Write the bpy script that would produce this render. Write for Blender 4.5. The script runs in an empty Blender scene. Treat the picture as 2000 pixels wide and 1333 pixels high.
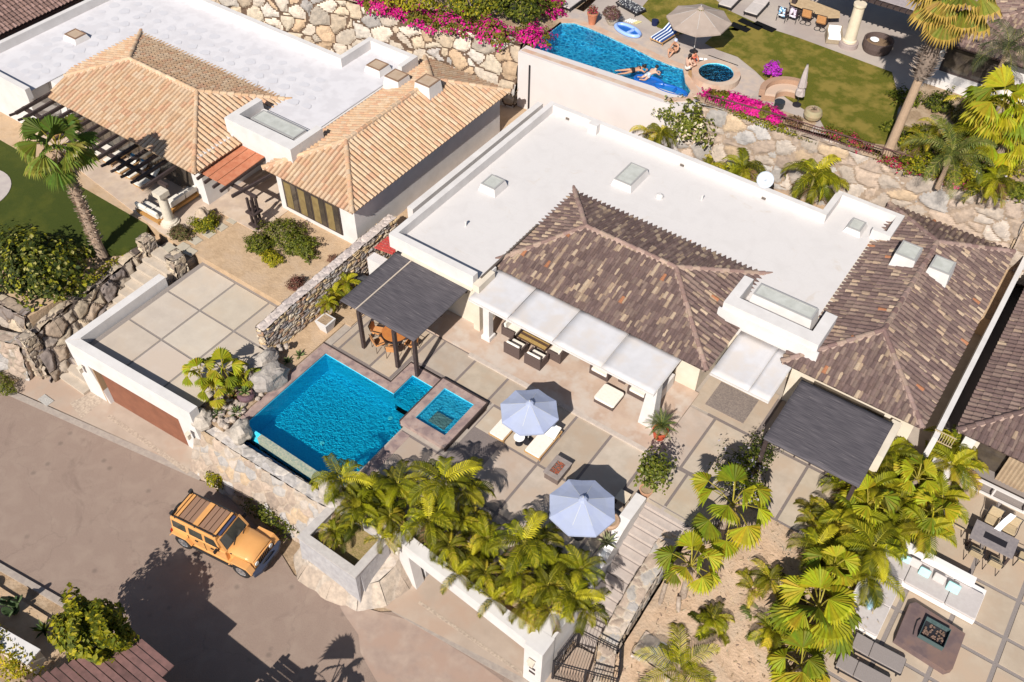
import bpy, math, random
from mathutils import Vector, Matrix, noise
rnd = random.Random(7)
SC = bpy.context.scene
COL = SC.collection
R = math.radians

# ---------------------------------------------------------------- camera
CR = Vector((0.81602, 0.57793, 0.01081)); CU = Vector((-0.43116, 0.59612, 0.67730)); CF = Vector((-0.38499, 0.55735, -0.73562))
CP = Vector((0, 0, 37.0))
cam = bpy.data.objects.new('camera', bpy.data.cameras.new('camera')); COL.objects.link(cam)
cam.data.sensor_width = 36; cam.data.lens = 1845 / 2000 * 36; cam.data.clip_start = .5; cam.data.clip_end = 600
cam.matrix_world = Matrix(((CR.x, CU.x, -CF.x, CP.x), (CR.y, CU.y, -CF.y, CP.y), (CR.z, CU.z, -CF.z, CP.z), (0, 0, 0, 1)))
SC.camera = cam
def W(px, py, z=0.0):
    """the point of the place at height z that the survey photo shows at (px, py)"""
    d = CR * (px - 1000) - CU * (py - 666.5) + CF * 1845
    return CP + d * ((z - CP.z) / d.z)

# ---------------------------------------------------------------- light
SUN_EL, SUN_AZ = R(41), R(-76)
wd = bpy.data.worlds.new('World'); SC.world = wd; wd.use_nodes = True
nt = wd.node_tree; sky = nt.nodes.new('ShaderNodeTexSky'); sky.sky_type = 'NISHITA'; sky.sun_disc = False
sky.sun_elevation = SUN_EL; sky.sun_rotation = math.pi / 2 - SUN_AZ
sky.air_density = 1.0; sky.dust_density = .6
nt.links.new(sky.outputs[0], nt.nodes['Background'].inputs[0]); nt.nodes['Background'].inputs[1].default_value = 0.06
sun = bpy.data.objects.new('sun', bpy.data.lights.new('sun', 'SUN')); COL.objects.link(sun)
sun.data.energy = 4.6; sun.data.angle = R(.5); sun.data.color = (1, .955, .88)
sd = Vector((math.cos(SUN_AZ) * math.cos(SUN_EL), math.sin(SUN_AZ) * math.cos(SUN_EL), math.sin(SUN_EL)))
sun.rotation_euler = sd.to_track_quat('Z', 'Y').to_euler(); sun.location = (0, -20, 60)
SC.view_settings.view_transform = 'Standard'; SC.view_settings.look = 'None'; SC.view_settings.gamma = 1
SC.view_settings.exposure = 0.45

# ---------------------------------------------------------------- helpers
WM = {}
def link(o, parent=None, M=None):
    COL.objects.link(o)
    if parent is not None: o.parent = parent
    WM[o.name] = (WM[parent.name] if parent is not None else Matrix.Identity(4)) @ (M or Matrix.Identity(4))
def thing(name, label, cat, loc=(0, 0, 0), rz=0.0, group=None):
    o = bpy.data.objects.new(name, None); o.empty_display_size = .3
    o.location = loc; o.rotation_euler = (0, 0, rz)
    link(o, None, Matrix.Translation(loc) @ Matrix.Rotation(rz, 4, 'Z'))
    o['label'] = label; o['category'] = cat
    if group: o['group'] = group
    return o
def tag(o, label=None, cat=None, group=None, kind=None):
    if label: o['label'] = label
    if cat: o['category'] = cat
    if group: o['group'] = group
    if kind: o['kind'] = kind
    return o
def dup(root, loc, rz=0.0, label=None, s=1.0, group=None, cat=None):
    r = root.copy(); COL.objects.link(r); r.location = loc; r.rotation_euler = (0, 0, rz); r.scale = (s, s, s) if not isinstance(s, tuple) else s
    WM[r.name] = Matrix.Translation(loc) @ Matrix.Rotation(rz, 4, 'Z')
    if label: r['label'] = label
    if group: r['group'] = group
    if cat: r['category'] = cat
    for ch in root.children:
        c = ch.copy(); COL.objects.link(c); c.parent = r; WM[c.name] = WM[r.name]
        for g in ch.children:
            d = g.copy(); COL.objects.link(d); d.parent = c
    return r

class MB:
    def __init__(s): s.v = []; s.f = []; s.c = []; s.m = []; s.mi = 0
    def add(s, vs, fs, col=None):
        n = len(s.v); s.v += [tuple(v) for v in vs]
        for f in fs: s.f.append(tuple(i + n for i in f)); s.c.append(col); s.m.append(s.mi)
        return s
    def box(s, x0, x1, y0, y1, z0, z1, col=None):
        x0, x1 = min(x0, x1), max(x0, x1); y0, y1 = min(y0, y1), max(y0, y1); z0, z1 = min(z0, z1), max(z0, z1)
        return s.prism([(x0, y0), (x1, y0), (x1, y1), (x0, y1)], z0, z1, col)
    def prism(s, p, z0, z1, col=None, top=None):
        a = sum(p[i][0] * p[(i + 1) % len(p)][1] - p[(i + 1) % len(p)][0] * p[i][1] for i in range(len(p)))
        if a < 0: p = p[::-1]; top = top[::-1] if top else None
        n = len(p); t = top or p
        return s.add([(q[0], q[1], z0) for q in p] + [(q[0], q[1], z1) for q in t],
                     [tuple(range(n))[::-1], tuple(range(n, 2 * n))] + [(i, (i + 1) % n, n + (i + 1) % n, n + i) for i in range(n)], col)
    def sheet(s, p, z, col=None):
        a = sum(p[i][0] * p[(i + 1) % len(p)][1] - p[(i + 1) % len(p)][0] * p[i][1] for i in range(len(p)))
        if a < 0: p = p[::-1]
        return s.add([(q[0], q[1], z) for q in p], [tuple(range(len(p)))], col)
    def obox(s, c, size, rz=0, col=None, tilt=None):
        hx, hy, hz = [k / 2 for k in size]
        M = Matrix.Rotation(rz, 3, 'Z')
        if tilt: M = M @ tilt
        vs = [Vector(c) + M @ Vector((x * hx, y * hy, z * hz)) for z in (-1, 1) for x, y in ((-1, -1), (1, -1), (1, 1), (-1, 1))]
        return s.add(vs, [(3, 2, 1, 0), (4, 5, 6, 7), (0, 1, 5, 4), (1, 2, 6, 5), (2, 3, 7, 6), (3, 0, 4, 7)], col)
    def beam(s, a, b, w, h, col=None, up=(0, 0, 1)):
        a, b = Vector(a), Vector(b); d = (b - a); L = d.length; d.normalize(); u = Vector(up)
        if abs(d.dot(u)) > .99: u = Vector((1, 0, 0))
        sx = d.cross(u).normalized() * (w / 2); uz = sx.cross(d).normalized() * (h / 2)
        vs = [p + i * sx + j * uz for p in (a, b) for i, j in ((-1, -1), (1, -1), (1, 1), (-1, 1))]
        return s.add(vs, [(0, 1, 2, 3), (7, 6, 5, 4), (0, 4, 5, 1), (1, 5, 6, 2), (2, 6, 7, 3), (3, 7, 4, 0)], col)
    def tube(s, pts, r, n=8, col=None, cap=True):
        pts = [Vector(p) for p in pts]; rs = r if isinstance(r, (list, tuple)) else [r] * len(pts)
        vs = []; ref = Vector((0, 0, 1)) if abs((pts[-1] - pts[0]).normalized().z) < .9 else Vector((1, 0, 0))
        for i, p in enumerate(pts):
            d = (pts[min(i + 1, len(pts) - 1)] - pts[max(i - 1, 0)]).normalized()
            a = d.cross(ref).normalized(); b = a.cross(d)
            vs += [p + (a * math.cos(2 * math.pi * k / n) + b * math.sin(2 * math.pi * k / n)) * rs[i] for k in range(n)]
        fs = [(i * n + k, i * n + (k + 1) % n, (i + 1) * n + (k + 1) % n, (i + 1) * n + k) for i in range(len(pts) - 1) for k in range(n)]
        if cap: fs += [tuple(range(n))[::-1], tuple(range((len(pts) - 1) * n, len(pts) * n))]
        return s.add(vs, [f[::-1] for f in fs], col)
    def lathe(s, x, y, prof, n=16, col=None, cap=True):
        vs = [(x + r * math.cos(2 * math.pi * k / n), y + r * math.sin(2 * math.pi * k / n), z) for r, z in prof for k in range(n)]
        fs = [(i * n + k, i * n + (k + 1) % n, (i + 1) * n + (k + 1) % n, (i + 1) * n + k) for i in range(len(prof) - 1) for k in range(n)]
        if cap: fs += [tuple(range(n))[::-1], tuple(range((len(prof) - 1) * n, len(prof) * n))]
        return s.add(vs, fs, col)
    def blob(s, c, r, n=10, m=7, amp=.12, seed=0, col=None, rz=0):
        vs = []; M = Matrix.Rotation(rz, 3, 'Z')
        for i in range(m + 1):
            th = math.pi * i / m
            for k in range(n):
                ph = 2 * math.pi * k / n; d = Vector((math.sin(th) * math.cos(ph), math.sin(th) * math.sin(ph), math.cos(th)))
                q = 1 + amp * noise.noise(d * 1.7 + Vector((seed * 3.1, seed, 0))) * 2
                vs.append(Vector(c) + M @ Vector((d.x * r[0] * q, d.y * r[1] * q, d.z * r[2] * q)))
        fs = [(i * n + k, (i + 1) * n + k, (i + 1) * n + (k + 1) % n, i * n + (k + 1) % n) for i in range(m) for k in range(n)]
        return s.add(vs, fs, col)
    def build(s, name, mat, parent=None, smooth=False, bevel=0, kind=None, label=None):
        me = bpy.data.meshes.new(name); inv = None
        vs = s.v
        if parent is not None:
            inv = WM[parent.name].inverted(); vs = [inv @ Vector(v) for v in s.v]
        me.from_pydata([tuple(v) for v in vs], [], s.f)
        mats = mat if isinstance(mat, (list, tuple)) else [mat]
        for m_ in mats: me.materials.append(m_)
        if len(mats) > 1: me.polygons.foreach_set('material_index', s.m)
        if any(c is not None for c in s.c):
            at = me.color_attributes.new('Col', 'FLOAT_COLOR', 'CORNER'); arr = []
            for f, c in zip(s.f, s.c):
                c = c or (1, 1, 1); arr += [c[0], c[1], c[2], 1.0] * len(f)
            at.data.foreach_set('color', arr)
        if smooth: me.polygons.foreach_set('use_smooth', [True] * len(me.polygons))
        me.update()
        o = bpy.data.objects.new(name, me); link(o, parent)
        if bevel:
            b = o.modifiers.new('bevel', 'BEVEL'); b.width = bevel; b.segments = 2; b.limit_method = 'ANGLE'
        if kind: o['kind'] = kind
        if label: o['label'] = label
        return o

# ---------------------------------------------------------------- materials
MATS = {}
def M(name, c1, c2=None, scale=3.0, rough=.8, bump=0.0, bscale=30.0, spec=.3, metal=0.0, attr=False, detail=5, lo=.35, hi=.65, trans=0.0, world=False, c3=None, s3=.3):
    if name in MATS: return MATS[name]
    m = bpy.data.materials.new(name); m.use_nodes = True; t = m.node_tree; N = t.nodes; L = t.links; MATS[name] = m
    b = N['Principled BSDF']; b.inputs['Roughness'].default_value = rough; b.inputs['Metallic'].default_value = metal
    b.inputs['Specular IOR Level'].default_value = spec
    co = N.new('ShaderNodeTexCoord').outputs['Object'] if not world else N.new('ShaderNodeNewGeometry').outputs['Position']
    def ns(sc, det):
        n = N.new('ShaderNodeTexNoise'); n.inputs['Scale'].default_value = sc; n.inputs['Detail'].default_value = det; n.inputs['Roughness'].default_value = .6
        L.new(co, n.inputs['Vector']); return n.outputs['Fac']
    def ramp(f, a, b_, ca, cb):
        r = N.new('ShaderNodeValToRGB'); r.color_ramp.elements[0].position = a; r.color_ramp.elements[1].position = b_
        r.color_ramp.elements[0].color = (*ca, 1); r.color_ramp.elements[1].color = (*cb, 1); L.new(f, r.inputs[0]); return r.outputs[0]
    out = None
    if c2: out = ramp(ns(scale, detail), lo, hi, c1, c2)
    if c3:
        mx = N.new('ShaderNodeMix'); mx.data_type = 'RGBA'; f = ramp(ns(s3, 3), .45, .62, (0, 0, 0), (1, 1, 1)); L.new(f, mx.inputs[0])
        L.new(out, mx.inputs[6]); mx.inputs[7].default_value = (*c3, 1); out = mx.outputs[2]
    if attr:
        a = N.new('ShaderNodeAttribute'); a.attribute_name = 'Col'
        if out:
            mx = N.new('ShaderNodeMix'); mx.data_type = 'RGBA'; mx.blend_type = 'MULTIPLY'; mx.inputs[0].default_value = 1
            L.new(a.outputs[0], mx.inputs[6]); L.new(out, mx.inputs[7]); out = mx.outputs[2]
        else: out = a.outputs[0]
    if out: L.new(out, b.inputs['Base Color'])
    else: b.inputs['Base Color'].default_value = (*c1, 1)
    if bump:
        bp = N.new('ShaderNodeBump'); bp.inputs['Strength'].default_value = 1; bp.inputs['Distance'].default_value = bump
        L.new(ns(bscale, 6), bp.inputs['Height']); L.new(bp.outputs[0], b.inputs['Normal'])
    if trans:
        tr = N.new('ShaderNodeBsdfTranslucent'); mix = N.new('ShaderNodeMixShader'); mix.inputs[0].default_value = trans
        if out: L.new(out, tr.inputs[0])
        else: tr.inputs[0].default_value = (*c1, 1)
        L.new(b.outputs[0], mix.inputs[1]); L.new(tr.outputs[0], mix.inputs[2]); L.new(mix.outputs[0], N['Material Output'].inputs[0])
    return m
def water_mat(name, tint, rs=2.2, amp=.02):
    m = bpy.data.materials.new(name); m.use_nodes = True; t = m.node_tree; N = t.nodes; L = t.links; N.remove(N['Principled BSDF']); MATS[name] = m
    tr = N.new('ShaderNodeBsdfTransparent'); tr.inputs[0].default_value = (*tint, 1)
    gl = N.new('ShaderNodeBsdfGlossy'); gl.inputs['Roughness'].default_value = .06
    co = N.new('ShaderNodeTexCoord').outputs['Object']; n = N.new('ShaderNodeTexNoise'); n.inputs['Scale'].default_value = rs; n.inputs['Detail'].default_value = 3
    n.inputs['Distortion'].default_value = 1.2; L.new(co, n.inputs['Vector'])
    bp = N.new('ShaderNodeBump'); bp.inputs['Distance'].default_value = amp; L.new(n.outputs['Fac'], bp.inputs['Height']); L.new(bp.outputs[0], gl.inputs['Normal'])
    fr = N.new('ShaderNodeFresnel'); fr.inputs[0].default_value = 1.33; L.new(bp.outputs[0], fr.inputs['Normal'])
    mx = N.new('ShaderNodeMixShader'); L.new(fr.outputs[0], mx.inputs[0]); L.new(tr.outputs[0], mx.inputs[1]); L.new(gl.outputs[0], mx.inputs[2])
    L.new(mx.outputs[0], N['Material Output'].inputs[0]); return m
def pool_caustic_mat(name, c1, c2, scale):  # basin colour with a bright net of caustic ripple light painted into it
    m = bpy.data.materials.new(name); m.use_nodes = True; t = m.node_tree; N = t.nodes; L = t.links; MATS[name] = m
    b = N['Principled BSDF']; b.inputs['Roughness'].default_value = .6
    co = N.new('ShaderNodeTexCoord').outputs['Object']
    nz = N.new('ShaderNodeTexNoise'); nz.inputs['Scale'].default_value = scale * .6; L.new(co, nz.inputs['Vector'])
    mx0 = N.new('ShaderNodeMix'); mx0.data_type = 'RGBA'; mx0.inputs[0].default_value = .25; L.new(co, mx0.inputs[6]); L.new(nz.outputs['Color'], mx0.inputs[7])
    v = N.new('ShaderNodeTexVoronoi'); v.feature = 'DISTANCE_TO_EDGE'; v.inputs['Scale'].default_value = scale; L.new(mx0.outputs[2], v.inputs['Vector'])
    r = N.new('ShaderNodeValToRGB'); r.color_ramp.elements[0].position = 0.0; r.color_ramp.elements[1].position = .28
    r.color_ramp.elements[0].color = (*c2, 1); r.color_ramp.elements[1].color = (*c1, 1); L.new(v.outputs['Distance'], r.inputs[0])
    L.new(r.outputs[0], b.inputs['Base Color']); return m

WHITE = M('white_stucco', (.64, .605, .585), (.57, .535, .515), scale=1.2, rough=.9, bump=.003, bscale=25)
ROOFW = None
ROOFP = M('white_roof_patched', (.61, .585, .60), (.56, .535, .55), scale=1.1, rough=.9, lo=.42, hi=.58, detail=2)
CREAM = M('cream_stucco', (.66, .58, .48), (.58, .50, .40), scale=1.0, rough=.9, bump=.003)
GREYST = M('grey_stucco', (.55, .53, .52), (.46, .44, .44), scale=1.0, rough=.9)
SLAB = M('concrete_slab', (.53, .455, .375), (.47, .40, .33), scale=1.3, rough=.85, c3=(.50, .415, .33), s3=.6, bump=.002, bscale=60, attr=True, detail=8)
SLABG = M('grey_concrete_slab', (.46, .385, .315), (.385, .32, .26), scale=1.5, rough=.85, c3=(.42, .33, .255), s3=.7, bump=.002, bscale=60, attr=True, detail=9)
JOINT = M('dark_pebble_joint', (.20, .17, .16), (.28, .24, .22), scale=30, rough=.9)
SANDST = M('stone_paving', (.50, .38, .30), (.42, .30, .23), scale=.8, rough=.8, c3=(.50, .42, .36), s3=.9)
def detail_mat(name, base, fine, blotch, stain, scale_f=40, crack=None, crack_scale=.22, seams=None, rough=.9, bump=.004, spots=None, stain_lo=.58, stain_s=.35, bl_s=1.1):
    m = bpy.data.materials.new(name); m.use_nodes = True; t = m.node_tree; N = t.nodes; L = t.links; MATS[name] = m
    b = N['Principled BSDF']; b.inputs['Roughness'].default_value = rough; b.inputs['Specular IOR Level'].default_value = .2
    co = N.new('ShaderNodeTexCoord').outputs['Object']
    def noise_(sc, det, ro=.6, dist=0):
        n = N.new('ShaderNodeTexNoise'); n.inputs['Scale'].default_value = sc; n.inputs['Detail'].default_value = det; n.inputs['Roughness'].default_value = ro; n.inputs['Distortion'].default_value = dist; L.new(co, n.inputs[0]); return n.outputs['Fac']
    def fac(f, a, c, inv=False):
        r = N.new('ShaderNodeMapRange'); r.inputs[1].default_value = a; r.inputs[2].default_value = c; r.inputs[3].default_value = 1 if inv else 0; r.inputs[4].default_value = 0 if inv else 1; L.new(f, r.inputs[0]); return r.outputs[0]
    def mix(f, a, c, k=1.0, mode='MIX'):
        x = N.new('ShaderNodeMix'); x.data_type = 'RGBA'; x.blend_type = mode
        if k != 1.0:
            q = N.new('ShaderNodeMath'); q.operation = 'MULTIPLY'; q.inputs[1].default_value = k; L.new(f, q.inputs[0]); f = q.outputs[0]
        L.new(f, x.inputs[0])
        for s_, v in ((6, a), (7, c)):
            if isinstance(v, tuple): x.inputs[s_].default_value = (*v, 1)
            else: L.new(v, x.inputs[s_])
        return x.outputs[2]
    c = mix(fac(noise_(scale_f, 8, .75), .35, .65), base, fine)
    c = mix(fac(noise_(bl_s, 6, .6, .6), .46, .66), c, blotch, .75)
    c = mix(fac(noise_(stain_s, 8, .7, 1.0), stain_lo, stain_lo + .12), c, stain, .7)
    if crack:
        v = N.new('ShaderNodeTexVoronoi'); v.feature = 'DISTANCE_TO_EDGE'; v.inputs['Scale'].default_value = crack_scale
        nz = N.new('ShaderNodeTexNoise'); nz.inputs['Scale'].default_value = 1.2; nz.inputs['Detail'].default_value = 6; L.new(co, nz.inputs[0])
        a = N.new('ShaderNodeVectorMath'); a.operation = 'MULTIPLY_ADD'; L.new(nz.outputs['Color'], a.inputs[0]); a.inputs[1].default_value = (1.2, 1.2, 1.2); L.new(co, a.inputs[2]); L.new(a.outputs[0], v.inputs['Vector'])
        c = mix(fac(v.outputs['Distance'], .0, .008, True), c, crack, .22)
    if spots:
        v = N.new('ShaderNodeTexVoronoi'); v.inputs['Scale'].default_value = .9; L.new(co, v.inputs['Vector']); c = mix(fac(v.outputs['Distance'], .05, .16, True), c, spots, .5)
    if seams:
        br = N.new('ShaderNodeTexBrick'); br.inputs['Scale'].default_value = 1; br.inputs['Brick Width'].default_value = seams[0]; br.inputs['Row Height'].default_value = seams[1]; br.inputs['Mortar Size'].default_value = .014; br.inputs['Color1'].default_value = (0, 0, 0, 1); br.inputs['Color2'].default_value = (0, 0, 0, 1); br.inputs['Mortar'].default_value = (1, 1, 1, 1)
        L.new(co, br.inputs['Vector']); c = mix(br.outputs['Fac'], c, seams[2], .5)
    L.new(c, b.inputs['Base Color']); bp = N.new('ShaderNodeBump'); bp.inputs['Distance'].default_value = bump; L.new(noise_(scale_f, 6, .7), bp.inputs['Height']); L.new(bp.outputs[0], b.inputs['Normal']); return m
ASPHALT = detail_mat('asphalt', (.205, .145, .115), (.325, .24, .195), (.30, .225, .18), (.185, .13, .107), 26, crack=(.12, .09, .075), spots=(.13, .10, .085), bump=.012)
DRIVE = M('driveway_concrete', (.44, .35, .28), (.37, .29, .23), scale=.7, rough=.85, c3=(.40, .29, .22), s3=.5, bump=.002)
CURB = M('curb_concrete', (.38, .32, .27), (.30, .25, .22), scale=4, rough=.9)
SAND = M('sandy_soil', (.50, .35, .22), (.40, .275, .17), scale=2.5, rough=.95, c3=(.46, .33, .22), s3=.8, bump=.03, bscale=7)
SOIL = M('dry_soil', (.36, .25, .16), (.26, .18, .11), scale=5, rough=.95, bump=.05, bscale=9, c3=(.42, .31, .21), s3=1.2)
EARTH = M('dry_grass_earth', (.24, .19, .07), (.34, .24, .12), scale=9, rough=.95, bump=.05, bscale=16)
LAWN = M('lawn', (.080, .098, .005), (.155, .135, .01), scale=22, rough=.95, bump=.05, bscale=45, c3=(.25, .19, .035), s3=.9)
LAWN2 = M('artificial_lawn', (.035, .052, .004), (.056, .07, .007), scale=30, rough=.95, bump=.03, bscale=60, c3=(.07, .08, .008), s3=.5)
BRICK = M('coping_brick', (.32, .22, .19), (.42, .32, .28), scale=5, rough=.7, c3=(.24, .17, .16), s3=2.5)
BLACKM = M('black_metal', (.018, .016, .02), rough=.5, spec=.5)
DKWOOD = M('dark_brown_wood', (.045, .03, .03), (.065, .045, .04), scale=6, rough=.7)
GLASSD = M('dark_glass', (.05, .04, .035), (.09, .07, .05), scale=1.5, rough=.12, spec=.6)
SKYGL = M('skylight_glass', (.42, .42, .38), (.52, .52, .48), scale=2, rough=.25, spec=.5)
ALUF = M('bronze_frame', (.16, .13, .11), rough=.5, metal=.3)
GDOOR = M('garage_door_wood', (.19, .075, .045), (.24, .095, .055), scale=2, rough=.6)
TERRAC = M('terracotta', (.42, .14, .07), (.50, .20, .11), scale=3, rough=.8)
STONEC = M('cut_stone', (.62, .55, .45), (.54, .47, .38), scale=5, rough=.85, bump=.004)
REDT = M('red_roof_panel', (.52, .06, .05), (.45, .08, .07), scale=3, rough=.6)
CUSH = M('cushion_fabric', (.78, .72, .64), (.72, .66, .58), scale=8, rough=.95, bump=.002)
WICK = M('dark_wicker', (.075, .05, .045), (.12, .085, .075), scale=40, rough=.7, bump=.004, bscale=80)
TEAKW = M('teak_wood', (.42, .24, .10), (.52, .32, .15), scale=8, rough=.6)
ROOFW = detail_mat('white_roof_coating', (.61, .575, .56), (.585, .55, .535), (.565, .53, .515), (.53, .46, .395), 9, seams=(6.0, 2.2, (.55, .52, .50)), stain_lo=.60, stain_s=.7, bump=.003)
def tilem(name, **k): return M(name, (.85, .85, .85), (1.1, 1.05, 1.0), scale=14, rough=.8, attr=True, bump=.004, bscale=25, spec=.2)
TILE = tilem('clay_tile')
STONE = M('wall_stone', (.78, .78, .78), (1.12, 1.10, 1.06), scale=4, rough=.9, attr=True, bump=.02, bscale=9, spec=.2, detail=8)
# ================================================================ ground, street, terraces (setting)
def struct(mb, name, mat, **k): return mb.build(name, mat, None, kind='structure', **k)
ZS = -3.0
g = MB(); g.sheet([(-220, -150), (200, -150), (200, 260), (-220, 260)], -3.06); struct(g, 'ground', SOIL)
curbN = [(-75, 5.5), (-41.4, 10.9), (-38.6, 11.4), (-28.2, 13.25), (-27.2, 13.6), (-22, 12.7), (-20.6, 12.2), (-18.7, 12.3), (-16.6, 12.75), (-15.7, 13.45), (-9.4, 14.0), (20, 16.4)]
curbS = [(-75, -.6), (-41, 3.35), (-32.2, 4.6), (-27.2, 5.3), (-26, 4.0), (-14, 4.0), (20, 7.0)]
g = MB(); g.sheet(curbN + curbS[::-1], ZS); struct(g, 'street', ASPHALT)
g = MB(); g.sheet([tuple(W(*q, ZS)[:2]) for q in ((605, 1120), (650, 1160), (672, 1200), (700, 1240), (704, 1275), (735, 1330), (790, 1380), (1010, 1380), (1010, 1352), (940, 1300), (880, 1262), (800, 1212), (720, 1190))], ZS + .004); struct(g, 'street_apron', M('dusty_apron', (.40, .30, .24), (.31, .225, .185), scale=1.3, rough=.9, c3=(.36, .25, .195), s3=.8, bump=.004, bscale=40))
def strip(mb, path, w, z0, z1, side=1):
    for a, b in zip(path, path[1:]):
        a, b = Vector((*a, 0)), Vector((*b, 0)); d = (b - a).normalized(); n = Vector((-d.y, d.x, 0)) * w * side
        mb.prism([(a.x, a.y), (b.x, b.y), (b.x + n.x, b.y + n.y), (a.x + n.x, a.y + n.y)], z0, z1)
g = MB(); strip(g, curbN[:4], .35, -3.05, -2.985); strip(g, curbN[9:], .35, -3.05, -2.985); struct(g, 'gutter', CURB)
g = MB(); strip(g, curbS[:4], .28, -3.05, -2.86, -1); struct(g, 'kerb', CURB)
# driveways
g = MB(); g.sheet([(-41.2, 11.35), (-38.6, 11.8), (-28.4, 13.55), (-28.3, 14.6), (-36.6, 14.6), (-37.2, 14.7), (-41.2, 13.6)], -2.98)
g.sheet([(-16.9, 13.3), (-9.4, 14.35), (-5.8, 14.65), (-5.8, 17.1), (-8.1, 17.1), (-8.3, 15.1), (-8.8, 18.1), (-16.0, 18.1), (-16.2, 15.9)], -2.98); struct(g, 'driveway', DRIVE)
g = MB(); g.box(-35.2, -29.0, 13.15, 13.4, -2.99, -2.972); g.sheet([(-37.6, 12.6), (-36.2, 12.3), (-36.3, 13.9), (-37.2, 14.1)], -2.972)
g.box(-15.0, -8.9, 14.45, 14.6, -2.99, -2.972)
struct(g, 'driveway_stone_band', M('driveway_stone', (.50, .40, .31), (.32, .25, .20), scale=9, rough=.9))

# earth fills under the terraces
g = MB()
g.box(-60, -40.2, 22.4, 62, -3.05, .96); g.box(-40.2, -29.3, 22.3, 62, -3.05, .97)
g.prism([(-60, 12.5), (-41.2, 14.0), (-40.55, 21.2), (-40.3, 22.4), (-60, 22.4)], -3.05, .35)
struct(g, 'yard_ground', SAND)
g = MB()
for b in ((-29.3, -26.95, 15.0, 49, ), (-26.95, -17.7, 24.0, 49), (-17.7, -5.3, 23.4, 49), (-5.3, 1.2, 26.6, 49), (-17.7, -9.02, 22.0, 23.4), (-20.4, -16.0, 15.2, 22.0), (-16.0, -9.02, 18.1, 22.0), (-26.95, -20.4, 14.95, 15.2), (-26.95, -22.3, 21.8, 24.0), (-20.6, -17.7, 23.7, 24.0)):
    g.box(b[0], b[1], b[2], b[3], -3.05, -.035 if b[2] > 14.99 else -1.2)
struct(g, 'terrace_fill', M('fill_concrete', (.40, .34, .29), (.33, .28, .24), scale=2, rough=.9))
g = MB(); g.box(-29.0, 1.2, 43.2, 50, -3.05, 1.2); struct(g, 'back_strip_ground', SAND)
# upper terrace fill: front edge follows the big wall
UP = [(-62, 36.2), (-44.5, 43.6), (-31.4, 46.0), (-20.6, 46.4), (-18.4, 47.0), (-2.3, 48.5), (.4, 49.0), (40, 52)]
ZU = 5.0
g = MB(); g.prism([(x, y + .35) for x, y in UP] + [(60, 160), (-110, 160)], -3.04, ZU - .9); struct(g, 'upper_terrace_fill', SAND)
# sloping yard between the stairs and the right neighbour
g = MB(); nx, ny = 40, 60; vs = []; fs = []
for j in range(ny + 1):
    for i in range(nx + 1):
        x = -6.1 + (1.0 + 6.1) * i / nx; y = 9.5 + (27.3 - 9.5) * j / ny
        t = max(0, min(1, (y - 13.5) / 12.5)); z = -3.02 + 2.95 * t ** .8
        z += .16 * noise.noise(Vector((x * .7, y * .7, 3))) * min(1, (27.2 - y)) + .05 * noise.noise(Vector((x * 3, y * 3, 1)))
        w_ = max(0, min(1, (x + 1.2) / 1.6)) * max(0, min(1, (26.6 - y) / 1.5)); z = min(z, z * (1 - w_) + w_ * min(z, -1.0))
        vs.append((x, y, z))
for j in range(ny):
    for i in range(nx): a = j * (nx + 1) + i; fs.append((a, a + 1, a + nx + 2, a + nx + 1))
g.add(vs, fs); struct(g, 'sloping_sand_yard', M('sand_slope', (.50, .35, .24), (.38, .26, .17), scale=3, rough=.95, c3=(.42, .31, .22), s3=.9, bump=.06, bscale=8), smooth=True)
# right neighbour's terrace
g = MB(); g.box(.9, 20, 14, 34.2, -3.05, -.94); g.box(1.25, 20, 34.2, 49, -3.05, -.6); struct(g, 'neighbour_terrace_base', JOINT)
def slabs(mb, xs, ys, z0, z1, gap=.14, skip=None):
    for x0, x1 in zip(xs, xs[1:]):
        for y0, y1 in zip(ys, ys[1:]):
            if skip and skip(.5 * (x0 + x1), .5 * (y0 + y1)): continue
            kk = rnd.uniform(.9, 1.06); mb.box(x0 + gap / 2, x1 - gap / 2, y0 + gap / 2, y1 - gap / 2, z0, z1, (kk, kk * rnd.uniform(.98, 1.01), kk * rnd.uniform(.95, 1.02)))
g = MB(); slabs(g, [.95, 2.9, 4.95, 7.1, 9.3, 11.5], [19, 21.2, 23.4, 25.6, 27.0, 29.1, 31.6, 33.9], -.98, -.9, .2); struct(g, 'neighbour_paving', M('tan_slab', (.46, .37, .28), (.38, .30, .225), scale=1, rough=.85, c3=(.44, .33, .24), s3=.5))

# ---------------- garage terrace slabs + garden path
g = MB(); g.box(-36.75, -29.5, 14.35, 22.3, .40, .57); struct(g, 'deck_joint_bed', M('grey_joint', (.27, .23, .21), (.22, .19, .17), scale=20, rough=.9))
g = MB(); slabs(g, [-36.5, -33.93, -31.33, -28.9], [14.3, 16.95, 19.58, 22.2], .55, .6, .13); struct(g, 'deck_paving', SLAB)
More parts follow.
